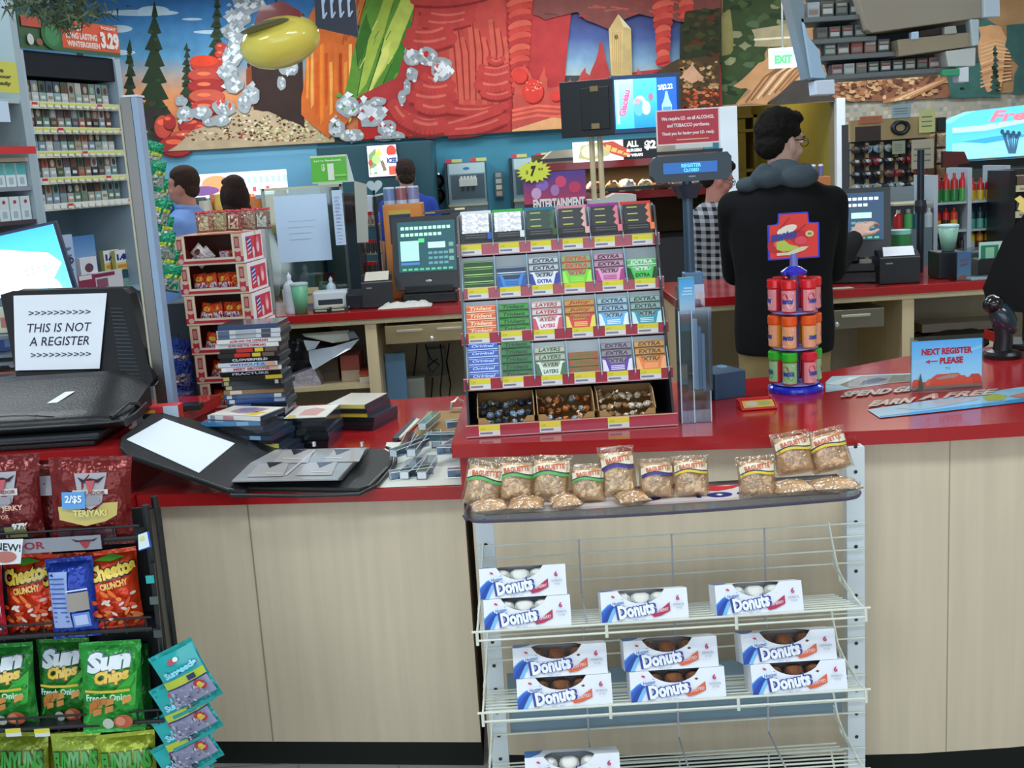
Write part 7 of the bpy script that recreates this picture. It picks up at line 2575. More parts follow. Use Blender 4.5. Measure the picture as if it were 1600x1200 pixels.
# ================================================================ customer display and sign on a pole
D_ = 3.44
x = P(1083, 590, D_).x
t = thing('customer_display', 'customer pole display with blue readout under the red notice', 'customer display', (x, D_, ZU + .001))
MB().lathe([(.05, 0), (.05, .01), (.02, .014)], '24303c', n=20).build('foot', 'black_plastic', t)
zd = P(1078, 262, D_).z - ZU
MB().tube([(0, 0, .0), (0, 0, zd - .04)], [.017, .015], '3c5468', 12).build('pole', 'plastic', t, smooth=40)
MB().box(-.022, .035, -.03, .02, P(1083, 455, D_).z - ZU, P(1083, 425, D_).z - ZU, '5c84a8').build('bracket', 'plastic', t, bevel=.003)
MB().lathe([(.05, zd - .05), (.028, zd - .09)], '2c3c48', n=16).build('neck', 'plastic', t, smooth=40)
c = P(1078, 250, D_)
w = .118
m = MB(T(0, 0, 0)).prism([(-w, -.02), (-w * .9, -.04), (w * .9, -.04), (w, -.022), (w, .026), (w * .9, .04), (-w * .9, .036), (-w, .02)], -.03, .04, '2a3a46', axis='y')
b = m.build('display_head', 'plastic', t, bevel=.008, seg=3)
b.location = (.0, 0, zd)
b.location.x = c.x - x
m = MB().box(-.085, .075, -.032, -.028, -.016, .016, '0c3058')
sf = Surf(m, front(-.085, -.016, -.032))
sf.rect(.0, .0, .16, .032, '124a88')
sf.text('REGISTER', .054, .017, .112, .028, '58b8f8', bold=.03)
sf.text('CLOSED', .06, .004, .106, .014, '58b8f8', bold=.03)
m.build('readout', 'screen', b)
m = MB().box(-.01, .01, -.0305, -.029, -.028, -.024, '90a0b0')
m.build('badge', 'card', b)
c = P(1074, 199, D_)
m = MB(T(c.x - x, 0, c.z - ZU) @ roty(.0)).box(-.094, .094, -.012, -.009, -.05, .052, 'e8d8d8')
sf = Surf(m, front(0, 0, -.012))
sf.rect(-.090, -.046, .090, .048, 'b83040')
sf.text('We require I.D. on all ALCOHOL', -.078, .018, .078, .032, 'f0dcdc', bold=.04)
sf.text('and TOBACCO purchases.', -.062, -.002, .064, .012, 'f0dcdc', bold=.04)
sf.text('Thank you for having your I.D. ready.', -.078, -.024, .078, -.012, 'f0dcdc', bold=.04)
sf.rect(-.035, -.037, .06, -.034, 'e8b890')
m.build('notice', 'card', t)
MB(T(c.x - x, 0, c.z - ZU)).box(-.04, .07, -.02, .0, -.062, -.05, 'c8ccc8').build('notice_base', 'plastic', t)
# ================================================================ left: divider post, hanging strips
D_ = 3.5
c0 = P(262, 645, D_)
t = thing('divider_post', 'tall brushed metal and pale blue divider post on the left return counter', 'post', (c0.x, D_, ZU + .001))
hp = P(207, 152, D_).z - ZU
MB().box(-.03, .002, 0, .05, 0, hp, '74726e').build('metal_face', 'metal', t)
MB().box(.004, .024, -.004, .05, 0, hp, '94acc8').build('blue_face', 'plastic', t, bevel=.002)
MB().box(-.036, -.03, -.004, .06, 0, hp - .02, 'b8b49c').build('edge_strip', 'card', t)
MB().box(-.02, .026, -.006, .062, hp, hp + .006, 'd8dce8').build('cap', 'plastic', t)
def strip(label_, us, D, col, band, col2, wpx, nm, grp, hpx):
 n = len(us)
 for k, (u, v) in enumerate(us):
  c = P(u, v, D - .01 * (k % 2))
  s = S(u, v, D)
  o = thing(nm, '%s, %s down' % (label_, ORD[k]), 'snack bag', c, 0, grp, rot=(0, .35 - .1 * (k % 3), .5))
  m = MB()
  rr = random.Random(k)
  w, h = wpx * s, hpx * s
  fn = pillow(m, w, h, .025, col, 7, rnd=rr, j=.003, M=Matrix.Translation((0, 0, -h / 2)))
  sf = Surf(m, fn)
  sf.rect(.02, .5, .98, .62, band, nx=4, ny=2)
  sf.rect(.04, .06, .96, .5, col2, nx=4, ny=3)
  for q in range(8):
   sf.ell(rr.uniform(.2, .8), rr.uniform(.12, .44), .1, .05, rr.choice(['e8ece8', '7c8c84', 'b8c0b4']), n=7)
  m.build('bag', 'foil_fine', o, smooth=60)
strip('green and yellow snack bag hanging on the strip beside the post', [(236, 242), (241, 272), (246, 300), (249, 330), (253, 358), (257, 384), (261, 410), (266, 434)], 3.75, '1c8c64', 'd0d83c', 'a8b4a8', 34, 'snack_bag', 'green bags on the hanging strip', 44)
tag(MB().tube([P(229, 205, 3.76), P(250, 330, 3.77), P(268, 455, 3.77)], .003, '20402c', 6).build('hanging_strip', 'plastic'), 'thin strip that carries the green and yellow snack bags', 'clip strip')
tag(MB().tube([P(229, 206, 3.76), P(222, 205, 3.5 + .03)], .004, 'a8a8a8', 6).build('strip_hook', 'metal'), 'small hook from the divider post to the hanging snack strip', 'hook')
strip('blue speckled snack bag hanging low behind the divider post', [(281, 552), (284, 582), (287, 610)], 4.05, '2448a0', '3c64c0', '7890d0', 34, 'nut_bag', 'blue bags on the lower strip', 46)
tag(MB().tube([P(278, 520, 4.07), P(288, 640, 4.07)], .003, '1c2030', 6).build('hanging_strip', 'plastic'), 'dark strip that carries the blue speckled snack bags', 'clip strip')
tag(MB().box(P(276, 520, 4.2).x, P(308, 520, 4.2).x, 4.12, 4.6, 0, P(290, 470, 4.2).z, '3c4a50').build('low_cabinet', 'matte'), 'dark grey low cabinet behind the candy boxes and divider post', 'cabinet')
# ================================================================ tobacco cabinet at the left
A = P(46, 200, 4.55)
Bp = P(186, 200, 5.05)
ax = (Vector((Bp.x, Bp.y, 0)) - Vector((A.x, A.y, 0)))
CW = ax.length
ax.normalize()
nrm = Vector((ax.y, -ax.x, 0))
A0 = Vector((A.x, A.y, 0))
def cpz(u, v, off=0.0):
 "pixel -> (a, z) on the cabinet front plane"
 d = ray(u, v)
 o = Vector((0, 0, H))
 k = ((A0 + nrm * off - o).dot(nrm)) / d.dot(nrm)
 p = o + d * k
 return (p - A0).dot(ax), p.z
def cp(a, off, z):
 return A0 + ax * a + nrm * off + Vector((0, 0, z))
ML = Matrix((ax, -nrm, Vector((0, 0, 1)))).transposed().to_4x4()
ML.translation = A0      # local: x along, y into the cabinet, z up
t = thing('tobacco_cabinet', 'tall grey blue shelved tobacco cabinet at the left wall', 'shelving unit', tuple(A0))
Tl = Matrix.Translation(-A0) @ ML
ztop = cpz(110, 84)[1]
g = 'a9bccb'
for a0, a1 in ((-.03, .0), (CW, CW + .035)):
 MB(Tl).box(a0, a1, -.02, .34, 0, ztop, g).build('side_panel', 'plastic', t)
MB(Tl).box(0, CW, .3, .34, 0, ztop, '8fb0c4').build('back_panel', 'wall_paint', t)
MB(Tl).box(.0, CW, -.01, .3, ztop - .1, ztop - .005, '1c2028').build('hood', 'matte', t)
SV = [(166, 1), (204, 1), (240, 1), (280, 1), (320, 0)]
shelfz = []
for k, (v, _) in enumerate(SV):
 z = cpz(120, v)[1]
 shelfz.append(z)
 MB(Tl).box(0, CW, -.01, .29, z + .004, z + .012, '4c5458').build('shelf', 'plastic', t)
 m = MB(Tl).box(.004, CW - .004, -.016, -.011, z - .016, z + .012, 'd8dccc')
 sf = Surf(m, front(0, z - .016, -.016, .0008))
 for q in range(13):
  if q * .04 + .045 < CW:
   sf.rect(.012 + q * .04, .006, .044 + q * .04, .024, 'c83038' if (q * 5 + k * 3) % 9 == 0 else ('d8d860' if k < 4 else 'e0e0e0'))
   sf.rect(.012 + q * .04, .006, .044 + q * .04, .014, 'e4e4dc')
 m.build('price_strip', 'card', t)
zb2 = cpz(120, 462)[1]
MB(Tl).box(0, CW, -.05, .29, zb2 - .02, zb2, '8ca8b8').build('shelf', 'plastic', t)
PC = ['5c4638', '8c7460', '4c5c48', '6c8c84', '2c3440', 'a8604c', '7c8c94', '3c5c44', '94887c', 'b0b8bc', '6c3c34', '44586c']
rr = random.Random(31)
npk = int(CW / .042)
for r, z in enumerate(shelfz):
 for k in range(npk):
  m = MB()
  c1, c2 = rr.choice(PC), rr.choice(['8fb0ac', 'c8ccc8', '6c8878', 'a8a090', '7c94a8'] if r % 2 == 0 else PC)
  hgt = .082
  m.box(0, .036, 0, .022, 0, hgt * .45, c2).box(0, .036, 0, .022, hgt * .45, hgt, c1)
  sf = Surf(m, front(0, 0, 0, .0006))
  sf.ell(.018, .055, .011, .015, rr.choice(['c8b8a0', '302c30', 'a8a8a0', '7c3c34']), n=9)
  sf.rect(.006, .012, .03, .024, 'dce0dc' if k % 3 else '9a8870')
  o = m.build('tobacco_pack', 'gloss')
  o.matrix_world = ML @ Matrix.Translation((.01 + k * .0415, .012, z + .0125))
  tag(o, 'tobacco pack %s from the left on the %s shelf of the tall cabinet' % (ORD[k], ORD[r]), 'tobacco pack', 'packs in the tobacco cabinet')
# header sign
a0, z0 = cpz(40, 82)
a1, z1 = cpz(176, 42)
t2 = thing('header_sign', 'green and orange price header sign on top of the tobacco cabinet', 'sign', tuple(A0 + Vector((0, 0, ztop))))
hh_ = .13
m = MB(Matrix.Translation(-Vector(t2.location)) @ ML).box(-.02, CW + .03, -.03, -.026, ztop + .001, ztop + hh_, '3c5c3c')
sf = Surf(m, lambda a, b, L: Vector((-.02 + a * (CW + .05), -.03 - .001 * L, ztop + .001 + b * hh_)))
sf.rect(.4, .12, 1, .96, 'e0542c')
sf.text('LONG LASTING', .44, .42, .76, .62, 'f0d8cc', bold=.05)
sf.text('WINTERGREEN', .44, .18, .78, .36, 'f0d8cc', bold=.05)
sf.text('LIMITED', .44, .68, .6, .84, 'f0d8cc', bold=.05)
sf.text('3.29', .79, .2, .99, .74, 'f4e4dc', bold=.06)
sf.text('TODAY', .8, .8, .97, .9, 'f0d8cc', bold=.05)
sf.rect(.02, .62, .2, .92, 'c04c3c')
sf.ell(.29, .45, .1, .42, '2c6c3c', n=20)
sf.ell(.29, .45, .07, .32, '3c8450', n=20)
sf.ell(.08, .25, .03, .16, 'c8ccc8')
sf.ell(.16, .2, .03, .1, '8c5c44')
m.build('sign_board', 'card', t2)
# neighbouring unit at the frame edge
Bx = Matrix.Translation(A0 - ax * .62 + nrm * .02) @ ML.to_3x3().to_4x4()
t3 = thing('tobacco_cabinet', 'grey tobacco cabinet cut by the left frame edge with yellow notice', 'shelving unit', tuple(Bx.translation))
Tb = Matrix.Translation(-Bx.translation) @ Bx
for a0, a1 in ((-.03, 0), (.55, .585)):
 MB(Tb).box(a0, a1, -.02, .3, 0, 2.45, 'a2b4bc').build('side_panel', 'plastic', t3)
MB(Tb).box(0, .55, .28, .3, 0, 2.45, '74848c').build('back_panel', 'wall_paint', t3)
def bz(v):
 return P(20, v, 4.3).z
for k, v in enumerate((150, 245, 292, 346)):
 MB(Tb).box(0, .55, -.015, .28, bz(v) - .015, bz(v), ('b0bcc0', 'c8b8a0', '8c94a0', '4c3844')[k]).build('shelf', 'plastic', t3)
MB(Tb).box(.0, .55, -.06, -.05, bz(240), bz(228), 'd02c30').build('red_edge', 'card', t3)
m = MB(Tb).box(.2, .545, -.026, -.02, bz(140), bz(90), 'cfcb54')
sf = Surf(m, lambda a, b, L: Tb @ Vector((.2 + a * .345, -.026 - .0008 * L, bz(140) + b * (bz(90) - bz(140)))))
m.M = None
sf.text('Please', .5, .64, .8, .8, '4c4c2c', bold=.04)
sf.text('have your', .45, .42, .9, .58, '4c4c2c', bold=.04)
sf.text('ID Ready', .48, .2, .88, .36, '4c4c2c', bold=.04)
sf.rect(.2, .35, .38, .7, '8c6c8c')
m.build('notice', 'card', t3)
MB(Tb).box(.1, .47, -.032, -.027, bz(188), bz(155), 'c8dcf0').build('white_notice', 'paper', t3)
for r, (v, c1) in enumerate(((292, '58b0b0'), (346, 'd0dce0'))):
 for k in range(7):
  m = MB().box(0, .05, 0, .022, 0, .09, 'd4e4e8')
  sf = Surf(m, front(0, 0, 0, .0008))
  sf.rect(.002, .045, .048, .088, c1)
  sf.rect(.015, .01, .035, .035, 'a8bcc4')
  if r:
   sf.ell(.025, .07, .008, .007, 'a83838')
  o = m.build('cigarette_pack', 'card')
  o.matrix_world = Bx @ Matrix.Translation((.16 + k * .056, .0, bz(v) + .001))
  tag(o, '%s cigarette pack in the unit at the frame edge, %s from the left' % (('teal and white', 'all white')[r], ORD[k]), 'cigarette pack', 'packs in the frame edge unit')
# lit promo screen
D_ = 4.02
c = P(46, 420, D_)
t = thing('promo_screen', 'bright pale blue advertising screen at the left frame edge', 'screen', (c.x, D_, ZU - .0), .12)
w = .17
zc = c.z - ZU
M = T(0, 0, zc) @ roty(-.16)
b = MB(M).box(-.33, .132, 0, .04, -.148, .142, '1c2c48').build('housing', 'black_plastic', t, bevel=.005)
m = MB(M).box(-.32, .122, -.002, 0, -.138, .132, '80d0f8')
sf = Surf(m, lambda a, b_, L: M @ Vector((-.32 + a * .442, -.002 - .0005 * L, -.138 + b_ * .27)))
m.M = None
sf.rect(0, 0, 1, 1, ['68c8f8', '2c88e8'], ny=5)
sf.poly([(0, .9), (.5, .86), (.9, .66), (.98, .5), (.8, .16), (.4, .02), (0, .1)], 'b8ecfc')
sf.poly([(0, .8), (.55, .74), (.86, .56), (.9, .44), (.74, .2), (.5, .12), (.2, .2), (0, .3)], 'f8ffff')
sf.ell(.88, .2, .045, .13, 'f0f8ff', rot=.1)
for k in range(5):
 sf.line([(.3, .3 - k * .04), (.42, .28 - k * .04), (.5, .31 - k * .04)], .008, '58b8e0')
for k in range(8):
 sf.ell(.7 + (k % 4) * .05, .44 + (k // 4) * .06, .008, .012, '5898b0')
m.build('picture', 'screen_bright', b)
MB().box(-.12, .1, .01, .03, .002, zc - .1, '1c2430').box(-.14, .12, -.05, .1, 0.001, .016, '1c2430').build('stand', 'black_plastic', t, bevel=.004)
tag(MB().box(c.x - .3, c.x + .12, 3.84, 4.15, ZL, ZU - .001, '2c343c').build('screen_plinth', 'matte'), 'dark plinth box under the bright advertising screen', 'plinth')
# things on the cabinet's lower shelf
def on_shelf(nm, lab, cat, u0, v0, u1, v1, cb, dy=.0, tilt=0.0, th=.02):
 a0, z0 = cpz(u0, v1, .04 - dy)
 a1, z1 = cpz(u1, v0, .04 - dy)
 z0 = zb2 + .0008
 m = MB().box(0, a1 - a0, 0, th, 0, z1 - z0, cb)
 sf = Surf(m, lambda a, b, L: Vector((a * (a1 - a0), -.0007 * L, b * (z1 - z0))))
 return m, sf, lambda: tag((lambda o: (setattr(o, 'matrix_world', ML @ Matrix.Translation((a0, -.04 + dy, z0)) @ roty(tilt)), o)[1])(m.build(nm, 'card')), lab, cat)
m, sf, go = on_shelf('poster_card', 'tall pale blue poster card right of the lit screen', 'card', 86, 366, 112, 450, 'a8c0e0', dy=-.09)
for k in range(7):
 sf.rect(.15, .12 + k * .11, .85, .15 + k * .11, '5c74a0')
sf.text('COLD', .15, .56, .9, .66, '20284c', bold=.05)
go()
m, sf, go = on_shelf('poster_card', 'dark blue poster card with lighter top beside the pale one', 'card', 112, 366, 146, 450, '243c54', dy=.03)
sf.rect(0, .6, 1, 1, ['7ca4d0', '3c74b0'], ny=3)
sf.ell(.4, .5, .05, .05, 'c8d8e0')
go()
m, sf, go = on_shelf('small_carton', 'small white carton with red base leaning beside the dark poster', 'carton', 130, 400, 150, 450, 'd8dce4', dy=-.03)
sf.rect(0, 0, 1, .5, 'a03040')
sf.ell(.5, .72, .25, .12, '5c3c48')
go()
m, sf, go = on_shelf('tobacco_carton', 'white and maroon carton lying before the price cards', 'carton', 145, 420, 190, 450, 'd0ccd4', dy=-.05)
sf.rect(0, .78, .75, .95, '7c2048')
sf.rect(.15, .3, .5, .7, '8c5068')
sf.rect(0, 0, 1, .08, '7c2048')
go()
m, sf, go = on_shelf('small_bag', 'maroon and white small pouch at the left of the maroon carton', 'pouch', 122, 428, 148, 450, '8c2c50', dy=-.08)
sf.rect(.1, .0, .9, .3, 'e0d8c8')
sf.rect(.1, .8, .8, 1, 'e0dce0')
go()
for k in range(2):
 m, sf, go = on_shelf('price_card', 'yellow and white price card at the right of the shelf, %s one' % ('left' if k == 0 else 'right'), 'price card', 168 + k * 18, 389, 185 + k * 16, 450, 'd8d078', dy=.12 - k * .03)
 sf.rect(0, .66, 1, 1, 'e8ecf0')
 sf.text('1.48', .1, .72, .9, .9, '20287c', bold=.08)
 sf.rect(.1, .52, .9, .6, 'd88c3c')
 sf.ell(.5, .3, .36, .16, '2c4c5c')
 sf.rect(.2, 0, .8, .2, '7c9c94')
 go()
# cards at the frame edge below the screen
for k, (u, v0, v1, c1, c2, lab) in enumerate(((8, 480, 520, 'd8dcc0', 'c87c70', 'cream card left of the monitor, topmost'), (12, 520, 548, '3c5ca8', '7c9cc8', 'blue card left of the monitor'), (14, 544, 560, 'd8dce0', 'b04c48', 'white card with red marks left of the monitor'), (14, 560, 582, '14181c', 'e0e4e8', 'black 09 price card left of the monitor'), (8, 584, 600, 'e08c70', 'd8683c', 'orange pack left of the leather case'), (30, 582, 600, '2c8c64', '2c7c58', 'green pack left of the leather case'))):
 D__ = 3.72 if k < 4 else 3.66
 x, z, w, h = RC(u - 20, v0, u + 22 if k != 5 else u + 10, v1, D__)
 m = MB().box(-w / 2, w / 2, 0, .01 + .01 * k, 0, h, c1)
 sf = Surf(m, lambda a, b, L: Vector((-w / 2 + a * w, -.0006 * L, b * h)))
 if k == 3:
  sf.text('09', .3, .2, .85, .85, c2, bold=.05)
 else:
  sf.rect(.3, .2, .9, .6, c2)
 o = m.build('shelf_card', 'card')
 o.location = (x, D__ + .01 * k, z - h / 2)
 tag(o, lab, 'card')
x = P(10, 560, 3.76).x
m = MB()
for v in (601, 582.5, 560.5, 548.5, 520.5):
 z = P(12, v, 3.72).z
 m.box(x - .18, x + .07, 3.65, 3.85, z - .012, z - .001, '707c88')
m.box(x - .18, x + .07, 3.84, 3.86, ZL, P(12, 470, 3.72).z, '6c7884')
tag(m.build('card_rack', 'plastic'), 'small tiered rack behind the monitor at the left frame edge', 'rack')
# little things right of the leather case
m = MB().box(0, .13, 0, .05, 0, .05, 'c83034')
sf = Surf(m, front(0, 0, 0, .0006))
sf.rect(0, 0, .05, .03, 'b8c0c8')
sf.ell(.04, .02, .02, .012, '202024')
sf.rect(.02, .03, .06, .04, 'c8a040')
sf.rect(.085, 0, .13, .05, 'b8ccdc')
o = m.build('candy_carton', 'card', bevel=.002)
o.location = (P(208, 645, 3.34).x, 3.36, ZU + .001)
tag(o, 'red and pale blue carton at the foot of the divider post', 'carton')
for k in range(5):
 o = MB().lathe([(.008, 0), (.009, .02), (.006, .03)], ('8c3c3c', 'c8b8b8', '50343c', 'b8a8ac', '7c3038')[k], n=10).build('lip_balm', 'gloss', smooth=40)
 o.location = (P(214 + k * 9, 625, 3.42).x, 3.44, ZU + .001)
 tag(o, 'small lip balm behind the red carton by the post, %s from the left' % ORD[k], 'lip balm', 'lip balms by the divider post')
o = MB().box(0, .06, 0, .05, 0, .018, '283430').build('small_case', 'gloss', bevel=.002)
o.location = (P(280, 640, 3.5).x, 3.52, ZU + .001)
tag(o, 'small dark case on the return counter right of the divider post', 'case')
# artificial garland hanging into the top left corner
rr = random.Random(44)
m = MB()
for k in range(900):
 u = rr.gauss(85, 42)
 v = rr.uniform(-60, 14 + 34 * max(0, 1 - abs(u - 110) / 75))
 p = P(u, v, 3.0 + rr.uniform(-.12, .12))
 d = Vector((rr.uniform(-1, 1), rr.uniform(-1, 1), rr.uniform(-1.2, .2))).normalized() * rr.uniform(.02, .05)
 q = d.cross(Vector((0, 1, 0))).normalized() * .003
 m.add([p - q, p + q, p + d], [(0, 1, 2)], rr.choice(['2c3c28', '3c5030', '4c5c3c', '1c2c1c', '5c6440', '344838']))
m.tube([P(85, -30, 3.0), Vector((P(85, -30, 3.0).x, 3.0, CEIL))], .006, '2c3c28', 6)
tag(m.build('hanging_garland', 'leafy'), 'dark green artificial garland hanging into the top left corner', 'garland', kind='stuff')
# yellow hanging promotional balloon with visor and the dark sign beside it
D_ = 6.2
c = P(438, 66, D_)
t = thing('hanging_display', 'glossy yellow bowl shaped hanging display with grey visor and red top', 'hanging display', c)
M3 = roty(-.22).to_3x3()
MB().ell((0, 0, .0), (.215, .16, .13), 'fbe868', R=M3, n=26, m=16).build('bowl', 'gloss', t, smooth=180)
MB().ell((-.05, -.12, .07), (.13, .1, .018), '6c7058', R=M3, n=22, m=8).build('visor', 'plastic', t, smooth=180)
MB().prism([(-.13, .06), (-.08, .17), (.04, .2), (.13, .14), (.12, .06)], -.06, .06, '7c1c1c', axis='y').build('top', 'gloss', t, bevel=.02)
MB().torus((-.01, -.135, .02), .035, .006, '8c4c18', 18, 6, M=rotx(PI / 2 - .3).to_3x3(), sc=(1, .6, 1)).build('ring', 'gloss', t, smooth=180)
MB().tube([(0, 0, .1), (0, 0, CEIL - c.z)], .008, '20242c', 6).build('rod', 'black_plastic', t)
c = P(528, 22, D_)
t = thing('hanging_sign', 'dark hanging board with pale blue strokes beside the yellow display', 'sign', c)
m = MB().prism([(-.11, .16), (-.12, -.06), (-.02, -.09), (.095, -.12), (.1, .16)], -.01, .01, '20283c', axis='y')
sf = Surf(m, front(0, 0, -.01, .0008))
for a in (-.075, -.03, .015, .06):
 sf.line([(a, -.02), (a + .004, .13)], .012, 'b8cce8')
 sf.line([(a + .004, .05), (a + .024, .1)], .009, 'b8cce8')
 sf.line([(a, -.02), (a + .02, .01)], .008, 'b8cce8')
m.build('board', 'card', t)
MB().tube([(0, 0, .15), (0, 0, CEIL - c.z)], .006, '20242c', 6).build('rod', 'black_plastic', t)
# ================================================================ overhead tobacco rack, upper right
D_ = 4.35
pl = P(1290, 132, D_)
X0 = P(1262, 60, D_).x
def O(u, v, d=0.0):
 p = P(u, v, D_ + d)
 return p
t = thing('overhead_tobacco_rack', 'grey overhead tobacco rack with beige doors hanging at the upper right', 'overhead rack', O(1400, 60))
To = Matrix.Translation(-O(1400, 60))
def opoly(pix, dep, col, name, mt, par, bev=.003, d0=0.0):
 a = [O(u, v, d0) for u, v in pix]
 m = MB(To)
 n = len(a)
 m.add(a + [p + Vector((0, dep, 0)) for p in a], [list(range(n))[::-1], list(range(n, 2 * n))] + [(i, (i + 1) % n, n + (i + 1) % n, n + i) for i in range(n)], col)
 return m.build(name, mt, par, bevel=bev)
opoly([(1222, -40), (1256, -40), (1257, 38), (1264, 58), (1280, 78), (1284, 100), (1292, 122), (1292, 126), (1262, 124)], .1, '7c9098', 'side_panel', 'plastic', t)
opoly([(1254, 34), (1258, 38), (1264, 58), (1280, 78), (1284, 100), (1292, 122), (1268, 122)], .02, 'a4c4dc', 'edge_panel', 'plastic', t, d0=-.02)
opoly([(1274, 126), (1304, 124), (1305, 147), (1276, 148)], .1, 'd8e4f4', 'end_cap', 'plastic', t, d0=-.03)
opoly([(1250, -40), (1520, -60), (1530, 98), (1298, 126)], .03, '4c5658', 'back_panel', 'matte', t, d0=.2)
rowv = [(28, 1258, 1345), (62, 1272, 1362), (88, 1284, 1402), (118, 1296, 1486)]
rowh = [26, 20, 22, 18]
cols = ['4c5450', '8c5048', '5c5c54', '7c6c60', 'a8b8b8', '44504c', '98685c', 'b0bcc0', '6c7870', '3c4848', '9c7c60', '506c5c']
rr = random.Random(9)
for r, (v, u0, u1) in enumerate(rowv):
 opoly([(u0 - 8, v), (u1 + 8, v - (u1 - u0) * .075), (u1 + 8, v - (u1 - u0) * .075 + 8), (u0 - 6, v + 8)], .2, '687070', 'shelf', 'plastic', t)
 k = 0
 u = u0 + 4
 while u < u1 - 14:
  w = (22, 20, 21, 19)[r]
  vb = v - (u - u0) * .075
  p = O(u, vb - .5, .03)
  s = S(u, vb, D_)
  hh_ = rowh[r] * s * .86
  c = rr.choice(cols)
  m = MB().box(0, w * s * .86, 0, .05, 0, hh_, c)
  sf = Surf(m, front(0, 0, 0, .0008))
  W_ = w * s * .86
  sf.rect(W_ * .1, hh_ * .15, W_ * .9, hh_ * .5, rr.choice(['b0b4ac', 'c8ccc8', '9a8478', '707870']))
  sf.rect(W_ * .1, hh_ * .62, W_ * .9, hh_ * .8, rr.choice(['a89c8c', 'b85c50', 'c0c4c0', '485058']))
  o = m.build('overhead_pack', 'card')
  o.location = p
  tag(o, 'pack in the overhead rack, %s from the left on its %s row' % (ORD[k], ORD[r]), 'tobacco pack', 'packs in the overhead rack')
  u += w
  k += 1
opoly([(1334, -30), (1545, -60), (1560, 0), (1562, 24), (1538, 27), (1362, 51), (1355, 46)], .3, '9c9484', 'upper_door', 'matte', t, d0=-.04)
opoly([(1536, -60), (1560, -60), (1563, 26), (1538, 27)], .04, 'b8c8d4', 'door_edge', 'plastic', t, d0=-.06)
opoly([(1402, 62), (1517, 50), (1522, 72), (1405, 88)], .2, 'a0947c', 'lower_door', 'matte', t, d0=-.03)
opoly([(1438, 48), (1474, 42), (1474, 54), (1436, 58)], .1, '3c3430', 'gap', 'matte', t, d0=-.01)
opoly([(1424, 50), (1436, 49), (1436, 61), (1424, 62)], .03, 'b8d0e8', 'tab', 'card', t, d0=-.04)
opoly([(1476, 42), (1494, 40), (1496, 52), (1476, 54)], .03, 'a4a89c', 'tab', 'card', t, d0=-.04)
opoly([(1516, 30), (1530, 30), (1530, 70), (1520, 72)], .05, 'b8c8cc', 'edge_bar', 'plastic', t, d0=-.05)
opoly([(1478, 80), (1525, 74), (1524, 103), (1482, 104)], .12, 'c8ccc8', 'white_cap', 'plastic', t, d0=-.04)
opoly([(1498, 106), (1514, 104), (1514, 128), (1498, 128)], .06, 'e0e8f0', 'clip_block', 'plastic', t, d0=-.04)
opoly([(1472, 109), (1500, 107), (1500, 118), (1474, 119)], .03, '38a070', 'green_clip', 'plastic', t, d0=-.05)
MB(To).tube([O(1300, -30, .2), Vector((O(1300, -30, .2).x, D_ + .2, CEIL))], .02, 'a8acac', 8).tube([O(1500, -40, .2), Vector((O(1500, -40, .2).x, D_ + .2, CEIL))], .02, 'a8acac', 8).build('hanger', 'metal', t)
# ================================================================ far wall left: menu light box, cup panel, drinks counter
YW = YB
D_ = 9.6
x0, z0, w, h = RC(340, 268, 445, 305, D_)
m = MB().box(x0 - w / 2 - .35, x0 + w / 2, D_, D_ + .12, z0 - h / 2, z0 + h / 2, 'd0dce0')
sf = Surf(m, front(x0 - w / 2 - .35, z0 - h / 2, D_, .001))
W_ = w + .35
sf.rect(.02, .02, W_ - .02, h - .02, 'e8f0f8', L=1)
sf.rect(.02, .02, .5, h - .03, 'e8c8b0', L=2)
sf.ell(.12, .1, .09, .05, 'a88c80', L=3)
sf.ell(.34, .11, .12, .07, 'd88c60', L=3)
sf.ell(.22, .06, .14, .04, '6c4c80', L=4)
for k in range(7):
 sf.rect(W_ * .52 + k * .055, .03 + .01 * (k % 3), W_ * .52 + k * .055 + .03, .05 + .02 * (k % 2), 'b85060', L=3)
for k in range(9):
 sf.rect(W_ * .55 + k * .05, h * .5, W_ * .55 + k * .05 + .03, h * .78, '9cb0d8', L=3)
tag(m.build('menu_light_box', 'screen'), 'glowing white menu light box low on the pale blue back wall', 'menu board')
# drinks counter under it with coloured bins
xa, xb = P(235, 320, 9.4).x, P(486, 320, 9.4).x
t = thing('drinks_counter', 'long drinks counter along the pale blue part of the back wall', 'counter', ((xa + xb) / 2, 9.2, 0))
L_ = (xb - xa) / 2
MB().box(-L_, L_, 0, .9, 0, 1.24, '50606c').build('body', 'matte', t)
MB().box(-L_ - .02, L_ + .02, -.03, .92, 1.24, 1.28, '8c8078').build('top', 'card', t)
rr = random.Random(5)
for k in range(12):
 c = rr.choice(['d8b048', 'c87840', '6c3c70', '8c3038', 'b8b0a0', '40484c', '9c8c70'])
 o = MB().lathe([(.05, 0), (.06, .05), (.06, .2 + .1 * rr.random()), (.05, .24 + .1 * rr.random())], c, n=12).build('dispenser_jar', 'gloss', smooth=40)
 o.location = (xa + .3 + k * (xb - xa - .5) / 12, 9.45 + .1 * (k % 2), 1.281)
 tag(o, 'coloured drinks jar on the back wall counter, %s from the left' % ORD[k], 'jar', 'jars on the drinks counter')
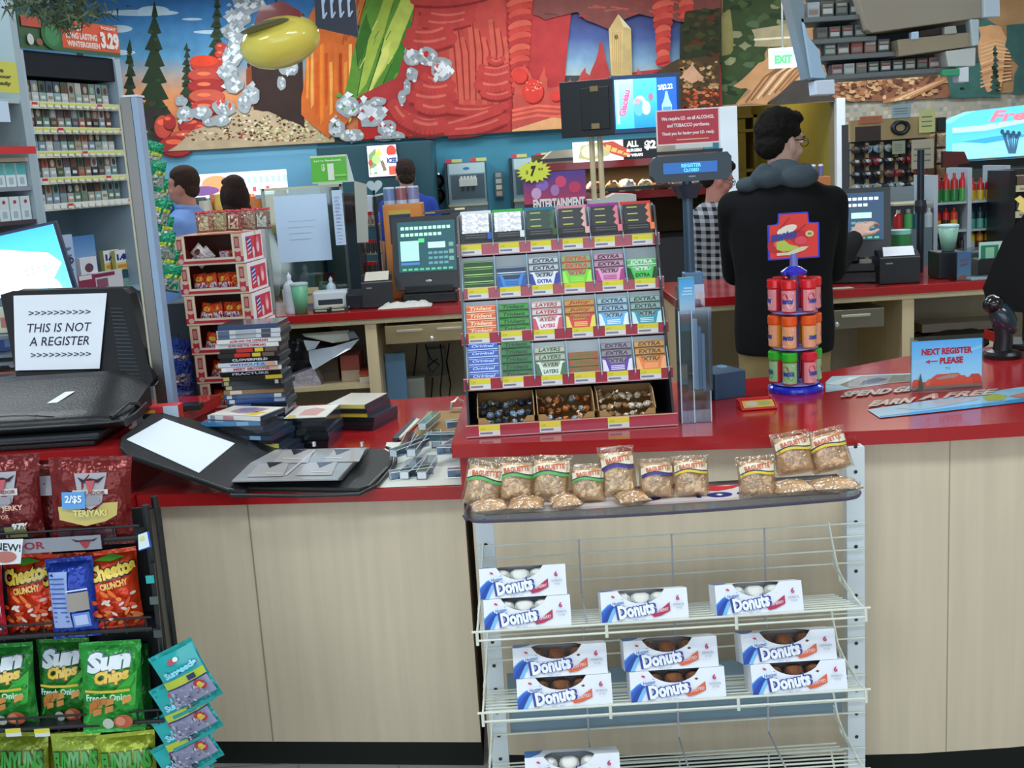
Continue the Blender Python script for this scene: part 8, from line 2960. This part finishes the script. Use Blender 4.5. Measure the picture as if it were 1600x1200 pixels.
# blue cup panel with two round cup holders
D_ = 8.3
x0, z0, w, h = RC(252, 262, 284, 462, D_)
t = thing('cup_dispenser', 'blue panel with round cup holders behind the green snack strip', 'cup dispenser', (x0, D_, 0))
MB().box(-w / 2 - .1, w / 2 + .04, 0, .2, 0, z0 + h * .32, '3c9ac8').build('panel', 'plastic', t, bevel=.01)
for v in (324, 354):
 c = P(262, v, D_)
 m = MB().torus((c.x - x0, -.005, c.z), .04, .008, '24406c', 18, 8, M=rotx(PI / 2).to_3x3())
 m.build('holder_ring', 'plastic', t, smooth=180)
 MB().lathe([(.034, 0), (.03, .05)], 'dce0e4', (c.x - x0, .0, c.z), 14, R=rotx(PI / 2).to_3x3()).build('cup', 'card', t)
# slush machine poster and dark cabinet
D_ = 9.7
x0, z0, w, h = RC(502, 228, 580, 330, D_)
t = thing('frozen_drink_machine', 'dark frozen drink machine with a bright backlit poster', 'drink machine', (x0 + .25, D_, 0))
za = P(560, 226, D_).z
MB().box(-.48, .48, 0, .7, 0, za, '22505c').build('cabinet', 'plastic', t, bevel=.01)
xx, zz, w, h = RC(574, 226, 622, 276, D_ - .02)
m = MB().box(xx - x0 - .25 - w / 2, xx - x0 - .25 + w / 2, -.02, -.0, zz - h / 2, zz + h / 2, '1c2438')
sf = Surf(m, lambda a, b, L: Vector((xx - x0 - .25 - w / 2 + a * w, -.02 - .001 * L, zz - h / 2 + b * h)))
sf.rect(.02, .02, .96, .97, 'e8e8ec')
sf.poly([(.05, .1), (.3, .1), (.3, .9), (.05, .7)], '6c8c5c')
sf.poly([(.2, .6), (.5, .7), (.4, .9)], 'd8d850')
sf.ell(.3, .55, .14, .14, '98d878')
sf.ell(.1, .45, .07, .1, 'a04838')
sf.ell(.8, .78, .16, .18, 'd84030')
sf.rect(.62, .3, .98, .66, 'f0f0f0')
sf.text('ICEE', .64, .4, .96, .58, '3c4c7c', bold=.08)
sf.rect(.68, .05, .94, .32, 'd85040')
for k in range(4):
 sf.ell(.15 + k * .13, .2 + .05 * (k % 2), .07, .09, 'f4f8fc')
sf.poly([(.42, .5), (.52, .52), (.62, .2), (.5, .16)], '706850')
m.build('poster', 'screen', t)
for k in range(4):
 MB().box(-.3 + k * .16, -.2 + k * .16, -.1, 0, za - .62, za - .42, ('14161a', 'b8c0c8', '2c3038', '8c9094')[k]).build('nozzle', 'plastic', t, bevel=.008)
# black round plates on the teal wall
for k, (u, v) in enumerate(((655, 271), (680, 283), (656, 297), (682, 306), (664, 320))):
 c = P(u, v, YW - .02)
 m = MB().lathe([(.078, 0), (.08, .012), (.066, .02), (.05, .012)], '16181c', n=24, R=rotx(PI / 2).to_3x3())
 m.lathe([(.03, .012), (.022, .03)], ('c0b8b8', 'c07870', 'd8d8d8', '9c6850', 'b8a0a0')[k], n=14, R=rotx(PI / 2).to_3x3())
 o = m.build('wall_plate_disc', 'gloss', smooth=50)
 o.location = (c.x, YW - .001, c.z)
 tag(o, 'black round disc on the teal wall, %s' % ('top left', 'upper right with pink centre', 'lower left', 'lower right with brown centre', 'bottommost')[k], 'wall disc')
# drink fountains set into the teal wall
for k, (u0, u1, v0, v1) in enumerate(((700, 761, 254, 335), (801, 862, 246, 330))):
 x0, z0, w, h = RC(u0, v0, u1, v1, YW - .3)
 zt = z0 + h / 2
 t = thing('drink_fountain', 'steel drink fountain on the teal wall, %s one' % ('left' if k == 0 else 'right'), 'drink machine', (x0, YW - .3, 0))
 MB().box(-w / 2, w / 2, 0, .29, 0, zt, '7c929c').build('body', 'metal', t, bevel=.006)
 MB().box(-w / 2 - .02, -w / 2, -.01, .29, 0, zt, '1c2c38').build('side_trim', 'plastic', t)
 m = MB().box(-w / 2 + .02, w / 2 - .01, -.012, 0, zt - .1, zt - .01, 'b0c8cc')
 sf = Surf(m, front(0, zt - .1, -.012, .001))
 sf.ell(0, .045, .03, .012, '3c6cb0')
 m.build('header', 'plastic', t)
 MB().box(-w / 2 + .03, w / 2 - .02, -.008, 0, zt - .32, zt - .11, '506068').build('recess', 'metal', t)
 m = MB().box(-.07, .09, -.06, 0, zt - .21, zt - .14, 'b4bcb4')
 for q in range(5):
  m.lathe([(.014, 0), (.014, .02)], 'c8ccc8', (-.05 + q * .03, -.04, zt - .14), 8)
 for q in range(3):
  m.box(-.05 + q * .045, -.03 + q * .045, -.05, -.01, zt - .25, zt - .21, '20262c')
 m.build('valve_block', 'plastic', t, bevel=.004)
 MB().box(-w / 2, w / 2, -.1, 0, zt - .38, zt - .36, 'b0b494').build('drip_tray', 'metal', t)
 for q in range(2):
  m = MB().box(-w / 2 + q * w * .62, -w / 2 + q * w * .62 + .05, -.006, .0, zt + .002, zt + .03, 'd03850').box(-w / 2 + .05 + q * w * .62, -w / 2 + .14 + q * w * .62, -.006, .0, zt + .002, zt + .03, 'c8c878')
  m.build('flavour_tag', 'card', t)
x0, z0, w, h = RC(773, 268, 786, 308, YW - .05)
m = MB().box(x0 - w / 2, x0 + w / 2, YW - .06, YW - .001, z0 - h / 2, z0 + h / 2, '4c6068')
sf = Surf(m, front(x0 - w / 2, z0 - h / 2, YW - .06, .001))
for q, c in enumerate(('b8a890', 'd8ccb0', 'b0bcb8', '98a098')):
 sf.rect(.012, .015 + q * .055, w - .012, .055 + q * .055, c)
tag(m.build('wall_switch_box', 'plastic'), 'narrow wall switch box between the two drink fountains', 'switch box')
# ================================================================ hot food case
D_ = 7.6
xa, xb = P(838, 300, D_).x, P(1130, 300, D_).x
t = thing('hot_food_case', 'heated food case with red shelf edges under the wraps menu', 'food case', (xa, D_, 0))
L_ = xb - xa
zs_ = [P(960, v, D_).z for v in (246, 254, 298, 305)]
MB().box(0, L_, 0, .7, 0, zs_[3] - .3, '3c3c40').build('base', 'matte', t)
MB().box(0, L_, .66, .7, zs_[3] - .3, zs_[0] + .05, '6c5840').build('back_panel', 'matte', t)
for k, (z, c) in enumerate(((zs_[1], '9c2026'), (zs_[3], '8c2026'))):
 MB().box(0, L_, -.01, 0, z - .03, z + .02, c).build('red_edge', 'gloss', t)
 MB().box(0, L_, 0, .66, z - .02, z, '2c3034').build('shelf', 'matte', t)
 MB().box(.0, L_, -.02, -.012, z + .03, z + .05, '484c50').build('rail', 'metal', t)
for x in (0, L_ - .03):
 MB().box(x, x + .03, 0, .66, zs_[3] - .3, zs_[0], '8c8478').build('end_panel', 'plastic', t)
MB().prism([(0.02, zs_[1] + .02), (L_ * .9, zs_[1] + .02), (L_ * .9, zs_[1] + .12), (.12, zs_[1] + .1)], 0, .5, 'c8c0a8', axis='y').build('canopy', 'card', t, bevel=.01)
area('food_case_lamp', (xa + L_ / 2, D_ + .3, zs_[1] - .05), (0, 0, 0), L_ * .8, .2, 5, (1, .85, .65))
rr = random.Random(7)
for k in range(15):
 c = ['d8b890', 'e8e0d8', 'e08050', 'c8a070', 'f0ece8', 'd8c8a8', '8c6040'][k % 7]
 row = 0 if k < 10 else 1
 q = k if row == 0 else (k - 10) * 2
 m = MB()
 m.ell((0, 0, .045), (.05, .07, .048), c, n=12, m=8, noise=.12, rnd=rr)
 o = m.build('wrapped_sandwich', 'foil_fine', smooth=180)
 o.location = (xa + .18 + q * .112, D_ + .12, zs_[3] + .001)
 tag(o, 'wrapped sandwich in the heated food case, %s from the left%s' % (ORD[q], '' if row == 0 else ' in the rear row'), 'sandwich', 'sandwiches in the heated case')
 if row:
  o.location.y += .25
x0, z0, w, h = RC(895, 219, 1026, 250, D_ - .05)
t = thing('food_menu_sign', 'white and black wraps menu sign on top of the food case', 'sign', (x0, D_ - .06, z0 - h / 2))
m = MB().box(-w / 2, w / 2, 0, .02, 0, h, 'd8dce4')
sf = Surf(m, lambda a, b, L: Vector((-w / 2 + a * w, -.001 * L, b * h)))
sf.rect(.6, 0, 1, 1, '181c20')
sf.poly([(.06, .2), (.2, .05), (.42, .25), (.5, .6), (.3, .95), (.1, .8)], 'a8a878')
sf.ell(.2, .5, .1, .32, 'c8ccb0')
sf.poly([(.34, .9), (.48, .95), (.66, .5), (.7, .2), (.6, .12), (.45, .35)], 'a84c38')
for q in range(4):
 sf.poly([(.4 + q * .07, .8 - q * .15), (.46 + q * .07, .72 - q * .15), (.44 + q * .07, .45 - q * .08), (.38 + q * .07, .55 - q * .1)], 'c8a468')
sf.text('ALL', .64, .6, .78, .9, 'e8ecec', bold=.05)
sf.text('BURGERS', .64, .36, .82, .52, 'd8dcdc', bold=.05)
sf.text('or WRAPS', .64, .12, .83, .28, 'd8dcdc', bold=.05)
sf.text('$2', .85, .4, .99, .88, 'e8ecec', bold=.05)
m.build('board', 'screen', t)
# exit sign
c = P(1224, 90, 9.6)
t = thing('exit_sign', 'small glowing green exit sign hanging before the canyon mural', 'sign', c)
m = MB().box(-.11, .11, 0, .05, -.08, .08, 'd8e8d0')
sf = Surf(m, front(-.11, -.08, 0, .001))
sf.rect(.02, .02, .2, .14, 'a8e8b8')
sf.text('EXIT', .04, .035, .18, .1, '50b870', bold=.05)
m.build('sign_body', 'screen', t)
MB().tube([(0, .02, .08), (0, .02, CEIL - c.z)], .008, 'c0c4c0', 6).build('rod', 'metal', t)
# ================================================================ right background displays
D_ = 7.2
xa, xb = P(1334, 300, D_).x, P(1448, 300, D_).x
zt = P(1390, 190, D_).z
zb_ = P(1390, 345, D_).z
t = thing('sunglasses_rack', 'floor standing sunglasses rack with round medallion header', 'display rack', ((xa + xb) / 2, D_, 0))
L_ = (xb - xa) / 2
MB().box(-L_, L_, .05, .25, 0, zt, '3c4044').build('body', 'matte', t)
for q in range(6):
 MB().box(-L_ + q * (2 * L_ / 5) - .01, -L_ + q * (2 * L_ / 5) + .01, .02, .05, .4, zt - .12, 'a08c64').build('rail', 'plastic', t)
m = MB().box(-L_ - .02, L_ + .02, .0, .04, zt - .11, zt + .02, 'b0986c')
sf = Surf(m, front(-L_, zt - .11, 0, .001))
sf.rect(.01, .0, .17, .09, '3c2c28')
m.build('header', 'card', t)
MB().torus((.06, -.01, zt - .04), .045, .016, '3c4448', 20, 8, M=rotx(PI / 2).to_3x3(), sc=(1, .8, 1)).build('medallion', 'metal', t, smooth=180)
for k, (a, b, w, h, c) in enumerate(((.0, .02, .12, .08, 'a8c0c8'), (.17, -.08, .1, .14, 'd8dc98'), (-.2, .0, .14, .04, 'c87858'), (.12, -.3, .14, .18, 'c0b8a4'), (.0, -.2, .08, .08, 'a0a890'))):
 m = MB().box(a, a + w, -.02 - .004 * k, -.018 - .004 * k, zt + b, zt + b + h, c)
 sf = Surf(m, front(a, zt + b, -.02 - .004 * k, .0008))
 for q in range(3):
  sf.rect(.015, h * (.25 + q * .2), w - .02, h * (.3 + q * .2), '7c8478')
 m.build('paper_note', 'paper', t)
rr = random.Random(21)
for r in range(7):
 for k in range(6):
  c1 = rr.choice(['1c1c20', '3c2c24', '24303c', '6c4c34', '901c24', '8ca0a8', '181c28'])
  c2 = rr.choice(['e0e4e4', 'a0b8c8', 'c8a070', '5c6c7c', 'd8d8d0'])
  m = MB()
  for sx in (-.026, .026):
   m.ell((sx, 0, 0), (.024, .007, .017), c1, n=10, m=6)
   m.ell((sx + .004, -.006, .004), (.011, .003, .007), c2, n=8, m=5)
  m.tube([(-.02, 0, .01), (.02, 0, .01)], .003, c1, 5)
  m.tube([(-.05, 0, .004), (-.05, .05, .0)], .0025, c1, 5).tube([(.05, 0, .004), (.05, .05, .0)], .0025, c1, 5)
  o = m.build('sunglasses', 'gloss', smooth=60)
  o.scale = (1.3, 1, 1.5)
  o.location = (xa + .05 + k * (2 * L_ - .08) / 5.4, D_ + .0, zt - .16 - r * .078)
  tag(o, 'pair of sunglasses, %s from the left in the %s row of the rack' % (ORD[k], ORD[r]), 'sunglasses', 'sunglasses on the rack')
# snack pegs right of it
D_ = 7.3
x0, z0, w, h = RC(1450, 185, 1487, 345, D_)
t = thing('peg_board', 'narrow peg board of tan snack packets right of the sunglasses', 'peg board', (x0, D_ + .1, 0))
MB().box(-w / 2, w / 2, 0, .1, 0, z0 + h / 2, '5c4c3c').build('board', 'matte', t)
MB().box(w * .1, w * .42, -.02, -.012, z0 + h * .38, z0 + h * .5, '283038').build('sign_tile', 'card', t)
for r in range(6):
 for k in range(2):
  m = MB()
  pillow(m, .06, .085, .02, rr.choice(['b89870', 'a88060', 'c8b090', 'd0c8b8', '8c6c50']), 5, rnd=rr, j=.004)
  o = m.build('snack_packet', 'foil_fine', smooth=60)
  o.location = (x0 - .035 + k * .07, D_ + .07, z0 + h * .22 - r * .1)
  tag(o, 'tan packet on the narrow peg board, %s row down, %s' % (ORD[r], ('left', 'right')[k]), 'snack packet', 'packets on the peg board')
# blue lit cooler sign and open cooler
D_ = 8.0
t = thing('open_cooler', 'open cooler with a large sky blue lit fresh sign', 'cooler', P(1487, 340, D_))
loc = Vector(t.location)
Tc = Matrix.Translation(-loc)
m = MB(Tc)
pp_ = [P(u, v, D_) for u, v in ((1487, 250), (1487, 192), (1500, 183), (1525, 173), (1720, 150), (1720, 236))]
n = len(pp_)
m.add(pp_ + [p + Vector((0, .2, 0)) for p in pp_], [list(range(n)), list(range(n, 2 * n))[::-1]] + [(i, (i + 1) % n, n + (i + 1) % n, n + i) for i in range(n)], '58b8e8')
sf = Surf(m, lambda u, v, L: P(u, v, D_ - .002 * L))
sf.poly([(1488, 250), (1488, 225), (1560, 215), (1718, 205), (1718, 235)], '88d4f4')
sf.poly([(1488, 200), (1530, 196), (1600, 186), (1600, 192), (1540, 204), (1488, 208)], 'a8e0f8')
sf.poly([(1500, 222), (1560, 212), (1600, 210), (1600, 214), (1540, 224)], '4098d0')
vs, fs = text2d('Fresh', .04, .3)
m.add([sf.fn(1546 + 92 * x, 191 - 5 * x - 18 * y, 6) for x, y in vs], fs, 'c87888')
for k in range(7):
 sf.line([(1577 + k * 1.5, 240), (1566 + k * 4.4, 206 + (k * 5) % 9)], 2.4, '3c5c78')
 sf.ell(1566 + k * 4.4, 206 + (k * 5) % 9, 3, 4, '2c4860')
m.build('lit_sign', 'screen', t)
a, b = P(1495, 249, D_ - .1), P(1720, 240, D_ - .1)
MB(Tc).box(a.x, b.x, D_ - .12, D_ + .02, b.z - .05, b.z + .005, '14181c').build('rail', 'black_plastic', t)
MB(Tc).box(a.x, b.x, D_ + .5, D_ + .55, 0, b.z, '4c4438').box(a.x, b.x, D_ - .1, D_ + .5, 0, .5, '20262c').build('body', 'matte', t)
for k, z in enumerate((b.z - .27, b.z - .55, b.z - .85)):
 MB(Tc).box(a.x, b.x, D_ - .08, D_ + .5, z - .02, z, '282c30').build('shelf', 'plastic', t)
 for q in range(9):
  m = MB()
  m.box(-.05, .05, 0, .12, 0, .12, rr.choice(['c8a860', 'b8a080', 'd8d0b8', 'a87848', '8c9060']))
  sf = Surf(m, front(-.05, 0, 0, .001))
  sf.ell(.05, .06, .03, .03, rr.choice(['e8e0c8', '7c5c3c', 'c05840']))
  o = m.build('chilled_pack', 'gloss', bevel=.01)
  o.location = (a.x + .12 + q * .12, D_ - .04, z + .001)
  tag(o, 'chilled food pack in the open cooler, %s from the left on the %s shelf' % (ORD[q], ORD[k]), 'food pack', 'packs in the open cooler')
o = MB().prism([(0, 0), (.16, .02), (.13, .09), (0, .1)], -.02, .02, '6c2c2c', axis='y').box(.03, .05, .02, .03, -P(1472, 262, 7.15).z, .08, '30343a').build('maroon_card', 'card')
o.location = P(1472, 262, 7.15)
tag(o, 'maroon angled card between the peg board and the cooler', 'card')
# clear bottle shelves
D_ = 6.3
xa, xb = P(1460, 340, D_).x, P(1572, 340, D_).x
zs_ = [P(1515, v, D_).z for v in (314, 358, 392, 430)]
zt = P(1515, 262, D_).z
t = thing('bottle_shelf', 'clear sided white shelf unit of lotion bottles at the right', 'shelving unit', (xa, D_, 0))
L_ = xb - xa
for x in (0, L_ * .47, L_):
 MB().box(x - .008, x + .014, -.01, .3, 0, zt if x else zt - .03, 'b8c8d4').build('side_panel', 'plastic', t)
MB().box(0, L_, .29, .3, 0, zt - .1, '7c8c98').build('back_panel', 'matte', t)
for z in zs_:
 MB().box(0, L_, 0, .29, z - .012, z, 'a8b8bc').build('shelf', 'plastic', t)
BC = [[('a82c30', '2c8038'), ('c03028', '308838'), ('b83830', '288040'), ('d02c2c', '48a048')], [('c83828', 'd0a830'), ('c83c30', 'd8b838'), ('b02c28', 'c8a838')],
 [('a8282c', 'c8a040'), ('c02c24', '302c28'), ('c83c28', 'd0b040')], [('28484c', '58a898'), ('28444c', '60b0a0'), ('2c4850', '58a490')],
 [('1c2428', '302c28'), ('24282c', '20282c'), ('1c2024', '3c3428'), ('2c2c2c', '24282c')], [('d0c030', 'b8c0c0'), ('d88830', '5c3828'), ('d8c030', '7c3430'), ('c8c068', 'a8a0a0')]]
for r in range(3):
 for g_ in range(2):
  for k, (c1, c2) in enumerate(BC[r * 2 + g_]):
   hgt = (.155, .12, .075)[r] if g_ == 0 else (.12, .115, .11)[r]
   o = MB().lathe([(.02, 0, c2), (.021, .01, c2), (.021, hgt * .45, c1), (.02, hgt * .75, c1), (.008, hgt * .85, c1), (.008, hgt, c1)], c1, n=12).build('lotion_bottle', 'gloss', smooth=40)
   o.location = (xa + (.035 if g_ == 0 else L_ * .47 + .04) + k * .046, D_ + .05, zs_[r] + .001)
   tag(o, '%s bottle, %s from the left in the %s %s bay of the clear shelf' % (('red topped', 'dark', 'yellow capped')[0 if r < 1 or (r == 1 and g_ == 0) else (1 if r == 1 or g_ == 0 else 2)], ORD[k], ('top', 'middle', 'bottom')[r], ('left', 'right')[g_]), 'bottle', 'bottles on the clear shelf')
for k in range(4):
 m = MB().box(0, .022, 0, .03, 0, .06, 'd8c8d4')
 sf = Surf(m, front(0, 0, 0, .001))
 sf.poly([(0, .06), (.008, .06), (.016, 0), (.008, 0)], 'c83848')
 o = m.build('striped_pouch', 'card')
 o.location = (xa + L_ * .3 + k * .026, D_ + .1, zs_[0] + .1)
 o.location.z = zs_[0] + .001
 tag(o, 'red striped pouch in the top bay of the clear shelf, %s from the left' % ORD[k], 'pouch', 'striped pouches on the clear shelf')
# low shelf left of it with red and green bottles
xa, xb = P(1398, 340, 6.2).x, P(1457, 340, 6.2).x
z_ = P(1425, 358, 6.2).z
t = thing('low_shelf', 'low shelf with red and green bottles left of the clear shelf unit', 'shelf', (xa, 6.2, 0))
MB().box(0, xb - xa, 0, .3, 0, z_, '60747c').build('body', 'matte', t)
MB().box(0, xb - xa, .28, .3, z_, z_ + .22, '7c8890').box(0, xb - xa, 0, .3, z_ + .13, z_ + .14, 'b8b494').build('upper_tier', 'plastic', t)
for k in range(4):
 c1 = ('b02c2c', '50a860', '3c7c94', 'b0c4c8')[k]
 o = MB().lathe([(.024, 0, c1), (.024, .07, c1), (.012, .085, 'd8dce0'), (.012, .105, 'd8dce0')], c1, n=12).build('lotion_bottle', 'gloss', smooth=40)
 o.location = (xa + .04 + k * .055, 6.26, z_ + .001)
 tag(o, '%s bottle on the low shelf left of the clear shelf' % ('red', 'green', 'teal', 'pale')[k], 'bottle')
# dark shelf with price strips at the frame edge
D_ = 6.0
xa = P(1577, 340, D_).x
zt = P(1590, 266, D_).z
t = thing('dark_shelf_unit', 'black shelf unit with cream price strips at the right frame edge', 'shelving unit', (xa, D_, 0))
MB().box(0, .03, 0, .28, 0, zt, '181c20').box(.03, .6, .25, .28, 0, zt, '3c3430').build('frame', 'black_plastic', t)
for k in range(5):
 z = zt - .09 - k * .135
 MB().box(.03, .6, 0, .25, z - .01, z, '20242c').build('shelf', 'black_plastic', t)
 m = MB().box(.03, .6, -.006, 0, z - .022, z + .012, 'c8c4a0')
 sf = Surf(m, front(.03, z - .022, -.006, .001))
 for q in range(6):
  sf.rect(.02 + q * .09, .01, .07 + q * .09, .02, '8c8c74')
 m.build('price_strip', 'card', t)
 for q in range(3):
  o = MB().box(0, .07, 0, .1, 0, .06, rr.choice(['8c3c34', '4c4c50', 'a8a49c', '6c5848', '7c8c90'])).build('boxed_item', 'card', bevel=.004)
  o.location = (xa + .05 + q * .09, D_ + .03, z + .013)
  o.location.z = z + .001
  tag(o, 'small boxed item on the dark edge shelf unit, %s shelf down, %s across' % (ORD[k], ORD[q]), 'box', 'boxes on the dark shelf unit')
# orange box with three vials behind the clerk
D_ = YBR + .58
x0, z0, w, h = RC(1262, 275, 1298, 292, D_)
zt = P(1280, 276, D_).z
tag(MB().box(x0 - w / 2, x0 + w / 2, D_, D_ + .12, ZBt, zt, 'c87c40').build('display_carton', 'card', bevel=.003), 'orange carton on the back counter behind the clerk\'s shoulder', 'carton')
for k in range(3):
 o = MB().lathe([(.014, 0, '6c6c9c'), (.014, .05, 'e0e4f0'), (.009, .06, 'e8ecf4')], 'e0e0e8', n=12).build('vial', 'gloss', smooth=40)
 o.location = (x0 - .05 + k * .036, D_ + .05, zt + .001)
 tag(o, 'white capped vial on the orange carton behind the clerk, %s from the left' % ORD[k], 'vial')
